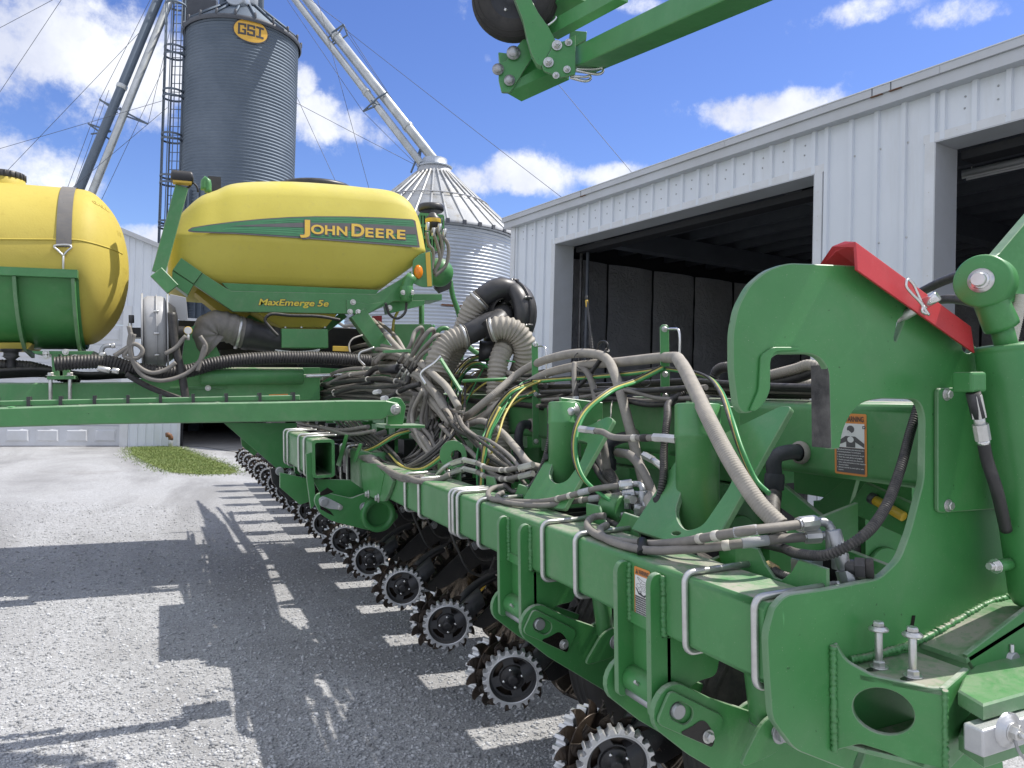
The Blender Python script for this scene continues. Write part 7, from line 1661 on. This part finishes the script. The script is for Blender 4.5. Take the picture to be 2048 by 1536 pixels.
mb = MB(); mb.plate(HY([(824, 588), (884, 588), (884, 600), (824, 601)], YN+.3), (0, 1, 0), .4, 'green_paint'); mb.plate(HY([(770, 601), (850, 601), (848, 610), (775, 628)], YN+.12), (0, 1, 0), .1, 'green_paint_clean'); P_(mb, 'rear_platform')
for pts in ([(843, 608), (843, 690)], [(900, 560), (905, 590), (918, 630), (922, 660), (922, 720)], [(868, 690), (878, 660), (890, 656), (902, 664), (945, 700), (985, 725)]):
    P = HY(pts, 8.0); mb = MB(); mb.tube(P, .028, 'green_paint', 10) if len(P) > 2 else mb.cyl(P[0], P[1], .03, 'green_paint', 10); P_(mb, 'hand_rail')
mb = MB(); mb.plate(HY([(790, 648), (862, 648), (866, 652), (866, 760), (788, 760)], 7.9), (0, 1, 0), .03, 'green_paint'); P_(mb, 'step_panel')
mb = MB(); mb.plate(HY([(745, 632), (764, 631), (764, 650), (745, 650)], 7.95), (0, 1, 0), .03, 'red_paint'); P_(mb, 'red_bracket')
hoseY('yellow_cable', 'harness_yellow', .014, [(803, 612), (792, 630), (787, 645), (786, 680)], 7.4); hoseY('yellow_cable', 'harness_yellow', .01, [(798, 612), (790, 635), (784, 660)], 7.4); hoseY('black_cable', 'black_hose', .012, [(771, 606), (780, 630), (795, 637), (810, 625), (813, 605)], YN)
hoseY('green_tube', 'harness_green', .012, [(1000-150, 700), (860, 670), (868, 650)], 7.0)

# ------------------------------------------------------------------ yellow liquid tank on the tongue
YQ = 7.25; qc = L(60, 532, 'y', YQ); qr = abs(L(60, 372, 'y', YQ).z-L(60, 692, 'y', YQ).z)/2*.99
def qx(x): return L(x, 540, 'y', YQ).x
dome = [(-220, .02), (-218, .6), (-180, .97), (-150, 1), (0, 1), (120, 1), (165, .997), (180, .985), (192, .955), (204, .90), (216, .825), (228, .73), (238, .62), (246, .5), (251, .38), (255, .25), (257, .12), (257.5, .0)]
mb = MB(); D2 = spl([Vector((qx(x), r_*qr, 0)) for x, r_ in dome], .03)
mb.lathe([(max(0, p.y), p.x-qc.x) for p in D2], qc, (1, 0, 0), 'yellow_poly_deep', 72)
liquid = P_(mb, 'liquid_tank', 'yellow ribless liquid tank with grey strap at left edge')
def dome_r(X):
    for a, b in zip(D2, D2[1:]):
        if a.x <= X <= b.x: return a.y+(b.y-a.y)*(X-a.x)/max(1e-6, b.x-a.x)
    return 0
def on_dome(x, y, out=0):
    X = qx(x); z = L(x, y, 'y', YQ).z-qc.z; r_ = dome_r(X)+out; return Vector((X, YQ-math.sqrt(max(.0004, r_*r_-z*z)), qc.z+z))
mb = MB(); c = Vector((qx(8), YQ, qc.z+qr)); mb.lathe([(.16, -.03), (.155, .035), (.15, .04)], c, (0, 0, 1), 'yellow_poly_deep', 28); mb.build('filler_neck', liquid)
mb = MB(); mb.lathe([(.15, .03), (.155, .035), (.155, .085), (.15, .09), (0, .092)], c, (0, 0, 1), 'black_plastic', 36)
for k in range(24): a = 2*PI*k/24; mb.cyl(c+Vector((.155*math.cos(a), .155*math.sin(a), .04)), c+Vector((.155*math.cos(a), .155*math.sin(a), .085)), .010, 'black_plastic', 5)
mb.build('cap', liquid)
mb = MB(); A0_ = R(-6)
rows = []
for k in range(40):
    a = PI*.5+(PI*.5-.10)*k/39; rows.append([Vector((qx(x), YQ+(qr+.008)*math.cos(a), qc.z+(qr+.008)*math.sin(a))) for x in (132, 160)])
mb.loft(rows, 'strap_grey', closed=False, caps=False); mb.build('strap', liquid)
e = [on_dome(x, y, .012) for x, y in ((130, 518), (146, 535), (159, 518), (146, 519))]; e2 = on_dome(145, 536, .012)
mb = MB(); mb.tube([e2, on_dome(136, 527, .014), on_dome(128, 519, .014), on_dome(133, 517, .014), on_dome(157, 517, .014), on_dome(160, 520, .014), on_dome(152, 528, .014), e2], .008, 'zinc', 8, step=.012); mb.cyl(e2, on_dome(144, 570, .02), .008, 'zinc', 8); mb.build('strap_hook', liquid)
mb = MB()
def emb(body, x, y, w, h, ang):
    ca, sa_ = math.cos(R(ang)), math.sin(R(ang)); put_text(mb, body, lambda u, v: on_dome(x+u*ca-v*sa_*-1*-1, y+u*sa_-v*ca, .004), 0, 0, w, h, 'yellow_poly_deep', bold=.03)
emb('GALL', 195, 425, 32, 8, 22); emb('35', 240, 482, 7, 9, 10); emb('25', 249, 553, 8, 9, 0); emb('20', 248, 580, 8, 9, 0); emb('15', 243, 602, 8, 9, 0)
mb.build('embossed_marks', liquid)
mb = MB(); mb.plate(HY([(-40, 506), (130, 509), (240, 520)], YQ-qr), (0, 1, 0), .001, 'yellow_poly_deep') if False else None
mb = MB(); P = [on_dome(x, 506+max(0, (x-170))*.16, .002) for x in range(-40, 250, 8)]; mb.sweep(P, [.006]*len(P), 'yellow_poly_deep', 6); mb.build('mould_seam', liquid)
# green cradle
def arc(r_, xs, a0, a1, n_=24): return [[Vector((qx(x), YQ+r_*math.cos(a0+(a1-a0)*k/n_), qc.z+r_*math.sin(a0+(a1-a0)*k/n_))) for x in xs] for k in range(n_+1)]
za = L(80, 548, 'y', YQ-qr).z-qc.z; a_top = PI-math.asin(za/(qr+.02)) if abs(za) < qr else PI
mb = MB(); mb.loft(arc(qr+.02, (-180, 172), a_top, PI*1.5+.6), 'green_paint_clean', closed=False, caps=False); mb.loft([r_[::-1] for r_ in arc(qr+.032, (-180, 172), a_top, PI*1.5+.6)], 'green_paint_clean', closed=False, caps=False); o = P_(mb, 'tank_cradle')
p0 = L(0, 548, 'y', YQ-qr-.02); mb = MB(); mb.box((qx(-180), YQ-qr-.10, qc.z+za-.03), (qx(172), YQ-qr-.01, qc.z+za+.03), 'green_paint'); mb.build('rim', o)
for x in (55, 160):
    mb = MB(); inner = [Vector((qx(x), YQ+(qr+.03)*math.cos(a), qc.z+(qr+.03)*math.sin(a))) for a in np.linspace(a_top+.02, PI*1.5+.2, 20)]
    zb_ = L(100, 692, 'y', YQ-.3).z
    outer_ = [Vector((qx(x), YQ+(qr+.11)*math.cos(a), max(zb_-.08, qc.z+(qr+.11)*math.sin(a)))) for a in np.linspace(a_top+.02, PI*1.38, 16)]
    mb.plate(inner+[Vector((qx(x), inner[-1].y, zb_-.08))]+outer_[::-1], (1, 0, 0), .025, 'green_paint_clean'); mb.build('rib', o)
mb = MB(); mb.plate(HY([(63, 702), (188, 702), (182, 710), (70, 708)], YQ-.45), (0, 1, 0), .7, 'green_paint'); P_(mb, 'cradle_base')
mb = MB(); mb.plate(HY([(-60, 685), (58, 685), (65, 688), (55, 698), (-60, 698)], YQ-.3), (0, 1, 0), .6, 'yellow_poly_deep'); P_(mb, 'tank_sump')
mb = MB(); c = L(22, 698, 'y', YQ-.3); mb.lathe([(.075, 0), (.07, -.02), (.05, -.025), (.05, -.05), (.06, -.055), (.03, -.08), (.03, -.15)], c, (0, 0, 1), 'black_plastic', 20); P_(mb, 'drain_valve')
for x in (112, 133): bar('pedestal', (x-2, 708), (x, 752), .05, .12, 6.8)
mb = MB(); mb.plate(HY([(94, 752), (148, 751), (150, 758), (94, 759)], 6.62), (0, 1, 0), .3, 'green_paint'); P_(mb, 'pedestal_foot')
for x in (101, 140):
    mb = MB(); mb.cyl(L(x, 746, 'y', 6.64), L(x, 800, 'y', 6.64), .014, 'zinc', 12); mb.hexbolt(L(x, 752, 'y', 6.64), (0, 0, 1), .022); P_(mb, 'u_bolt')
for x, y in ((92, 706), (131, 704), (92, 713), (150, 715)): mb = MB(); mb.hexbolt(L(x, y, 'y', 6.75), (0, -1, 0), .016); P_(mb, 'bolt')
mb = MB(); mb.plate(HY([(-60, 724), (60, 722), (100, 735), (60, 750), (-60, 750)], 7.3), (0, 1, 0), .2, 'black_paint'); P_(mb, 'pump_body')

# ------------------------------------------------------------------ vacuum fan with its four fat hoses
XV = RX+.1
vc = L(1008, 628, 'x', XV); va = Vector((-.95, -.31, .0)).normalized(); vr = .225; vt = Vector((-va.y, va.x, 0))
mb = MB(); mb.lathe([(.10, -.01), (.135, -.015), (.15, -.045), (.17, -.06), (.205, -.055), (.225, -.03), (vr+.004, .0), (.225, .07), (.215, .10), (.0, .11)], vc, -va*-1*-1, 'black_plastic', 40)
fan = P_(mb, 'vacuum_fan', 'round black vacuum fan with corrugated hoses above the toolbar')
mb = MB(); mb.lathe([(vr-.002, .025), (vr+.016, .025), (vr+.016, .038), (vr-.002, .038)], vc, -va, 'black_plastic', 40)
for k in range(8): a = 2*PI*k/8+.4; c = vc+(vt*math.cos(a)+Vector((0, 0, math.sin(a))))*(vr+.012); mb.cyl(c-va*.05, c+va*.03-va*.03, .012, 'black_plastic', 8); mb.cyl(c+va*.0, c+va*.012, .008, 'zinc', 8)
mb.build('fan_flange', fan)
mb = MB(); mb.lathe([(.13, .0), (.12, -.004), (0, -.006)], vc-va*.02, -va, 'black_paint', 32)
for k in range(6): a = 2*PI*k/6; c = vc+(vt*math.cos(a)+Vector((0, 0, math.sin(a))))*.105+va*.0; mb.lathe([(.007, 0), (.005, .004), (0, .005)], c-va*.012, va, 'bright_steel', 8)
mb.build('fan_face', fan)
def fd(x, y, d): 
    zc_ = (vc-LC).dot(L3 @ CF); return LD(x, y, zc_-d)
mb = MB(); mb.tube([fd(1030, 600, -.02), fd(1018, 578, .05), fd(995, 576, .09), fd(975, 588, .10), fd(960, 600, .10)], .07, 'black_plastic', 20); mb.build('upper_outlet', fan)
mb = MB(); mb.tube([fd(1008, 628, .05), fd(1000, 640, .14), fd(975, 648, .18), fd(945, 664, .18), fd(928, 672, .18)], .072, 'black_plastic', 20); mb.tube([fd(1004, 632, .08), fd(995, 645, .2), fd(985, 655, .24), fd(982, 660, .26)], .072, 'black_plastic', 20); mb.build('y_inlet', fan)
mb = MB(); mb.tube([fd(1010, 690, -.0), fd(990, 700, .04), fd(970, 704, .05), fd(958, 702, .05)], .07, 'black_plastic', 20); mb.tube([fd(985, 672, .0), fd(985, 700, .02), fd(990, 725, .02)], .06, 'black_plastic', 16); mb.build('lower_outlet', fan)
def duct(pts, r_=.078, label=None):
    P = [fd(*p) for p in pts]; mb = MB(); mb.corr(P, r_, 'duct_hose', .026, .13, 22, 6); o = P_(mb, 'vacuum_hose', label); 
    mb = MB(); d = (P[1]-P[0]).normalized(); mb.lathe([(r_*1.01, 0), (r_*1.06, .002), (r_*1.06, .014), (r_*1.01, .016)], P[0]+d*.012, d, 'zinc', 24); mb.build('hose_clamp', o); return o
duct([(962, 598, .10), (948, 612, .1), (936, 640, .08), (925, 670, .05), (905, 705, .0), (885, 740, -.02), (868, 780, -.04), (862, 830, 0), (868, 900, .1)])
duct([(932, 671, .18), (910, 678, .2), (890, 692, .22), (878, 712, .24), (872, 745, .25)])
duct([(980, 661, .26), (1002, 655, .27), (1028, 662, .26), (1047, 684, .24), (1050, 715, .2), (1042, 745, .12), (1030, 775, .0), (1015, 800, -.1)])
duct([(1020, 688, .02), (1008, 697, .2), (998, 720, .25), (994, 750, .27), (992, 790, .28), (994, 830, .30), (1000, 880, .34), (1004, 935, .4)], .066)
for pts in ([(1062, 628, -.0), (1066, 612, -.02), (1058, 600, 0)], [(1058, 640, .02), (1062, 655, .03), (1060, 668, .02)]):
    mb = MB(); mb.tube([fd(*p) for p in pts], .012, 'zinc', 8); P_(mb, 'motor_fitting')
mb = MB(); q = fd(1058, 650, .0); mb.box((q.x-.03, q.y-.02, q.z-.05), (q.x+.03, q.y+.04, q.z+.05), 'pin_steel'); P_(mb, 'fan_motor'); 
# frame posts and braces near the fan
for a, b, w, Y in (((880, 716), (922, 782), .026, None),):
    A, B_ = LD(*a, 4.55), LD(*b, 4.4); mb = MB(); mb.sweep([A, B_], [w*.42]*2, 'green_paint_clean', 4, smooth=False); P_(mb, 'brace_bar')
mb = MB(); mb.tube([LD(882, 712, 4.4), LD(870, 725, 4.4), LD(843, 745, 4.4), LD(842, 752, 4.4), LD(852, 770, 4.4)], .008, 'bright_steel', 8); P_(mb, 'hose_hoop')
mb = MB(); mb.cyl(LD(925, 762, 4.6), LD(1035, 757, 4.7), .010, 'green_paint_clean', 10); P_(mb, 'brace_bar')
mb = MB(); mb.plate([LD(*p, 5.0) for p in ((768, 700), (822, 698), (822, 704), (770, 706))], CF*0+Vector((0, 1, 0)), .05, 'green_paint'); P_(mb, 'valve_shelf')

# ------------------------------------------------------------------ folded marker arm overhead
DM = (L3 @ ray(397, 469)).normalized(); Hm = Vector((DM.y, -DM.x, 0)).normalized()
zM = 3.9; tp, md = LD(1151, 92, zM), LD(1151, 133, zM)
def mring(t): return [tp+DM*t, md+DM*t, md+DM*t+Hm*.15, tp+DM*t+Hm*.15]
mb = MB(); mb.loft([mring(t) for t in (.12, -.9, -1.9, -2.9)], 'green_paint_clean', smooth=False); arm_ = P_(mb, 'marker_arm', 'green row-marker arm folded overhead across the sky', bevel=.006)
def MD(l, z): 
    # vertical plane facing the camera through depth z at (1090,110)
    c = LD(1090, 110, z); n_ = (L3 @ Vector((CF.x, CF.y, 0))).normalized(); out = []
    for x, y in l: d = lray(x, y); out.append(LC+d*((c-LC).dot(n_)/d.dot(n_)))
    return out
NV = (L3 @ Vector((CF.x, CF.y, 0))).normalized()
for pts, z, t, nm in (([(1026, -12), (1057, -12), (1077, 26), (1096, 52), (1112, 82), (1098, 105), (1084, 132), (1074, 128), (1062, 105), (1053, 72), (1046, 40)], 3.86, .05, 'wheel_link'), ([(1084, 132), (1110, 84), (1128, 82), (1151, 70), (1151, 148), (1132, 153), (1122, 155), (1088, 142)], 3.85, .016, 'clamp_plate'), ([(1020, 185), (1003, 184), (997, 160), (997, 126), (1012, 122), (1046, 78), (1060, 80), (1068, 104), (1062, 118)], 3.98, .02, 'head_plate'), ([(996, 104), (1018, 107), (1019, 125), (1000, 128)], 4.02, .1, 'head_lug'), ([(1060, 112), (1075, 125), (1100, 140), (1106, 148), (1024, 186), (1018, 184)], 4.05, .02, 'side_plate')):
    mb = MB(); mb.plate(MD(sm(pts, 3), z), NV, t, 'green_paint_clean'); mb.build(nm, arm_)
mb = MB(); lo = MD([(1013, 186), (1110, 142), (1150, 152), (1062, 198)], 4.0); mb.loft([[lo[0], lo[1], lo[1]+Vector((0, 0, .07)), lo[0]+Vector((0, 0, .035))], [p+Vector((.10, .03, -.02)) for p in (lo[0], lo[1], lo[1]+Vector((0, 0, .07)), lo[0]+Vector((0, 0, .035)))]], 'green_paint_clean', smooth=False); mb.build('stop_channel', arm_)
for x, y, r_, z in ((1027, 106, .024, 3.97), (996, 139, .02, 3.97), (1019, 161, .019, 3.97)):
    c = MD([(x, y)], z)[0]; mb = MB(); mb.lathe([(r_*1.5, 0), (r_*1.5, -.006), (r_*1.15, -.008), (r_*1.1, -.012), (r_*1.0, -.02), (0, -.021)], c, NV, 'pin_steel', 22); mb.build('pivot_pin', arm_)
for x, y, r_ in ((1114, 91, .018), (1097, 125, .018), (1137, 85, .013), (1134, 139, .013), (1112, 151, .012)):
    mb = MB(); mb.hexbolt(MD([(x, y)], 3.845)[0], -NV, r_, stud=.01); mb.build('bolt', arm_)
mb = MB(); b1 = MD([(1106, 62)], 4.0)[0]; b2 = MD([(1245, -15)], 3.55)[0]; mb.sweep([b1, b2], [.05, .05], 'green_paint_clean', 4, smooth=False); mb.build('upper_bar', arm_)
mb = MB(); b1 = MD([(1085, 30)], 4.15)[0]; b2 = MD([(1150, -30)], 3.9)[0]; mb.sweep([b1, b2], [.1, .1], 'green_paint_clean', 4, smooth=False); mb.build('fold_bar', arm_)
for q in ([(1151, 138), (1190, 138), (1205, 136), (1206, 143), (1198, 148), (1150, 140)], [(1140, 152), (1170, 154), (1180, 152), (1181, 158), (1172, 162), (1140, 155)]):
    mb = MB(); mb.tube(MD(q, 3.9), .0075, 'bright_steel', 8, step=.008); mb.build('u_bolt', arm_)
mb = MB(); mb.tube(MD([(1094, 52), (1108, 42), (1114, 34), (1112, 33)], 3.9), .006, 'bright_steel', 8); mb.build('spring_pin', arm_)
mb = MB(); mb.plate(MD(sm([(1140, 60), (1174, 63), (1173, 78), (1150, 92), (1140, 90)], 2), 4.05), NV, .09, 'green_paint'); mb.build('stop_block', arm_)
wc = MD([(1030, -6)], 3.98)[0]; wa = (-NV+Vector((-.15, 0, -.12))).normalized(); wr = .228
mb = MB(); mb.lathe([(.125, .05), (.14, .058), (.17, .062), (.205, .052), (.222, .03), (wr, .0), (.222, -.03), (.205, -.052), (.17, -.062), (.125, -.05)], wc, wa, 'black_rubber', 56)
for r_ in (.19, .212): mb.lathe([(r_-.003, .058 if r_ < .2 else .045), (r_, .062 if r_ < .2 else .049), (r_+.003, .056 if r_ < .2 else .043)], wc, wa, 'black_rubber', 56)
tyre = mb.build('marker_wheel', arm_, 'black rubber wheel at the folded marker arm'); mb = MB(); mb.lathe([(.13, .045), (.128, .03), (.118, .02), (.10, .03), (.06, .035), (.055, .05), (.03, .055), (0, .055)], wc, wa, 'blue_rubber', 40)
u_ = wa.orthogonal().normalized(); v_ = wa.cross(u_)
for k in range(6): a = 2*PI*k/6+.3; c = wc+(u_*math.cos(a)+v_*math.sin(a))*.085+wa*.03; mb.lathe([(.011, 0), (.009, .006), (0, .008)], c, wa, 'bright_steel', 10)
mb.build('marker_rim', arm_)

# ------------------------------------------------------------------ warning decals (their wording follows the photograph)
def decal(x_face, ytop_px, w, h, name, kind, yl=None):
    """Flat decal on a plane x = const: u runs along -y (to the right in the photo), v up."""
    c = ytop_px; mb = MB()
    def fn(out): return lambda u, v: Vector((x_face-out, c.y-u, c.z+v))
    fill2d(mb, rrect(0, -h, w, 0, .006), fn(.0012), 'decal_orange'); hd = .014*w/.07
    hd = h*.16
    fill2d(mb, [(.0045*w/.07, -hd), (w-.0045*w/.07, -hd), (w-.0045*w/.07, -h*.555), (.0045*w/.07, -h*.555)][::-1], fn(.0020), 'decal_white')
    fill2d(mb, [(.0045*w/.07, -h*.557), (w-.0045*w/.07, -h*.557), (w-.0045*w/.07, -h*.965), (.0045*w/.07, -h*.965)][::-1], fn(.0020), 'decal_grey')
    fill2d(mb, [(.10*w, -hd*.82), (.26*w, -hd*.82), (.18*w, -hd*.22)], fn(.0024), 'decal_black')
    put_text(mb, '!', lambda u, v: fn(.0028)(u, v), .172*w, -hd*.74, .016*w, hd*.36, 'decal_orange', bold=.01)
    put_text(mb, 'WARNING', fn(.0024), .30*w, -hd*.80, .62*w, hd*.52, 'decal_black', bold=.02)
    return mb, fn, w, h
c = L(1669, 826, 'x', RX-.001); w_ = (c.y-L(1733.5, 830, 'x', RX-.001).y); h_ = c.z-L(1669, 946, 'x', RX-.001).z
mb, fn, w_, h_ = decal(RX-.001, c, w_, h_, 'warning_decal', 0)
F = fn(.0026); X_ = lambda a, b: (a*w_, -h_*(.17+.38*b))
fill2d(mb, [(X_(.52+.115*math.cos(t), .22-.16*math.sin(t))) for t in np.linspace(0, 2*PI, 24, endpoint=False)], F, 'decal_grey')
fill2d(mb, [X_(*p) for p in ((.36, .52), (.66, .52), (.93, .80), (.93, .98), (.66, .76), (.66, .99), (.38, .99), (.38, .76), (.12, .92), (.12, .76))], F, 'decal_grey')
fill2d(mb, [(X_(.52+.10*math.cos(t), .66-.13*math.sin(t))) for t in np.linspace(0, 2*PI, 20, endpoint=False)], fn(.0032), 'decal_white')
fill2d(mb, [X_(*p) for p in ((.39, .28), (.46, .27), (.54, .36), (.535, .60), (.505, .60), (.505, .40), (.45, .325), (.38, .33))], fn(.0032), 'decal_white')
fill2d(mb, [X_(*p) for p in ((.88, .06), (.97, .06), (.97, .18), (.88, .18))], F, 'decal_grey'); fill2d(mb, [X_(*p) for p in ((.92, .085), (.955, .10), (.93, .15), (.90, .14))], fn(.003), 'decal_white')
lines = ['Agricultural chemicals may cause eye, skin,', 'or breathing problems. To avoid injury:', '1. Select the appropriate chemical for the job.', '2. Wear face mask, gloves, and goggles.', '3. Handle and apply with care. Read and', 'follow safety instructions on the suppliers', 'chemical label.', '4. Monitor tank fills to avoid spills or tank', 'rupture.']
wl = [.84, .74, .84, .78, .80, .84, .32, .82, .16]
for k, (t, w2) in enumerate(zip(lines, wl)): put_text(mb, t, fn(.0026), w_*(.09 if k in (0, 1, 2, 3, 4, 7) else .13), -h_*(.597+.041*k+.004*(k > 1)+.004*(k > 3)), w_*w2, h_*.019, 'decal_white', bold=.02)
P_(mb, 'warning_decal', 'orange bordered breathing hazard decal on the rear tube')
c = L(1269, 1131, 'x', TX-.0005); w_ = .075; h_ = c.z-L(1272, 1234, 'x', TX).z
mb, fn, w_, h_ = decal(TX-.0005, c, w_, h_, 'warning_decal', 1); F = fn(.0026)
fill2d(mb, [X_(*p) for p in ((.10, .62), (.16, .62), (.30, .82), (.42, .82), (.42, .70), (.47, .70), (.47, .84), (.60, .90), (.74, .82), (.80, .82), (.78, .90), (.66, .99), (.52, .97), (.28, .92))], F, 'decal_black')
for x, y, r_, r2_ in ((.30, .48, .13, .11), (.30, .72, .09, .07), (.62, .55, .17, .15), (.62, .55, .08, .06)):
    n_ = 24; a = [F(*X_(x+r_*math.cos(2*PI*i/n_), y+r_*.9*math.sin(2*PI*i/n_))) for i in range(n_)]; b = [F(*X_(x+r2_*math.cos(2*PI*i/n_), y+r2_*.9*math.sin(2*PI*i/n_))) for i in range(n_)]; mb.add(a+b, [(i, (i+1) % n_, n_+(i+1) % n_, n_+i) for i in range(n_)], 'decal_grey')
for a, b in (((.22, .06), (.62, .2)), ((.3, .16), (.42, .3)), ((.45, .34), (.85, .3)), ((.62, .2), (.9, .22)), ((.22, .06), (.3, .2)), ((.4, .36), (.5, .22))):
    A_, B2 = Vector(X_(*a)), Vector(X_(*b)); n_ = (B2-A_).orthogonal().normalized()*.0006; fill2d(mb, [tuple(A_+n_), tuple(B2+n_), tuple(B2-n_), tuple(A_-n_)], F, 'decal_grey')
for k in range(9):
    put_text(mb, ('To prevent serious injury or death:', 'Keep clear of machine while lifting', 'or lowering. Lower the machine to', 'the ground and install all locks', 'before servicing. Stay away from', 'transport wheels and linkage. Do', 'not stand between tires and frame', 'when the hydraulic system is in', 'use. Read the manual first.')[k], fn(.0026), w_*.09, -h_*(.600+.042*k), w_*.82, h_*.021, 'decal_white', bold=.025)
P_(mb, 'warning_decal', 'orange bordered crush hazard decal on the wing toolbar')
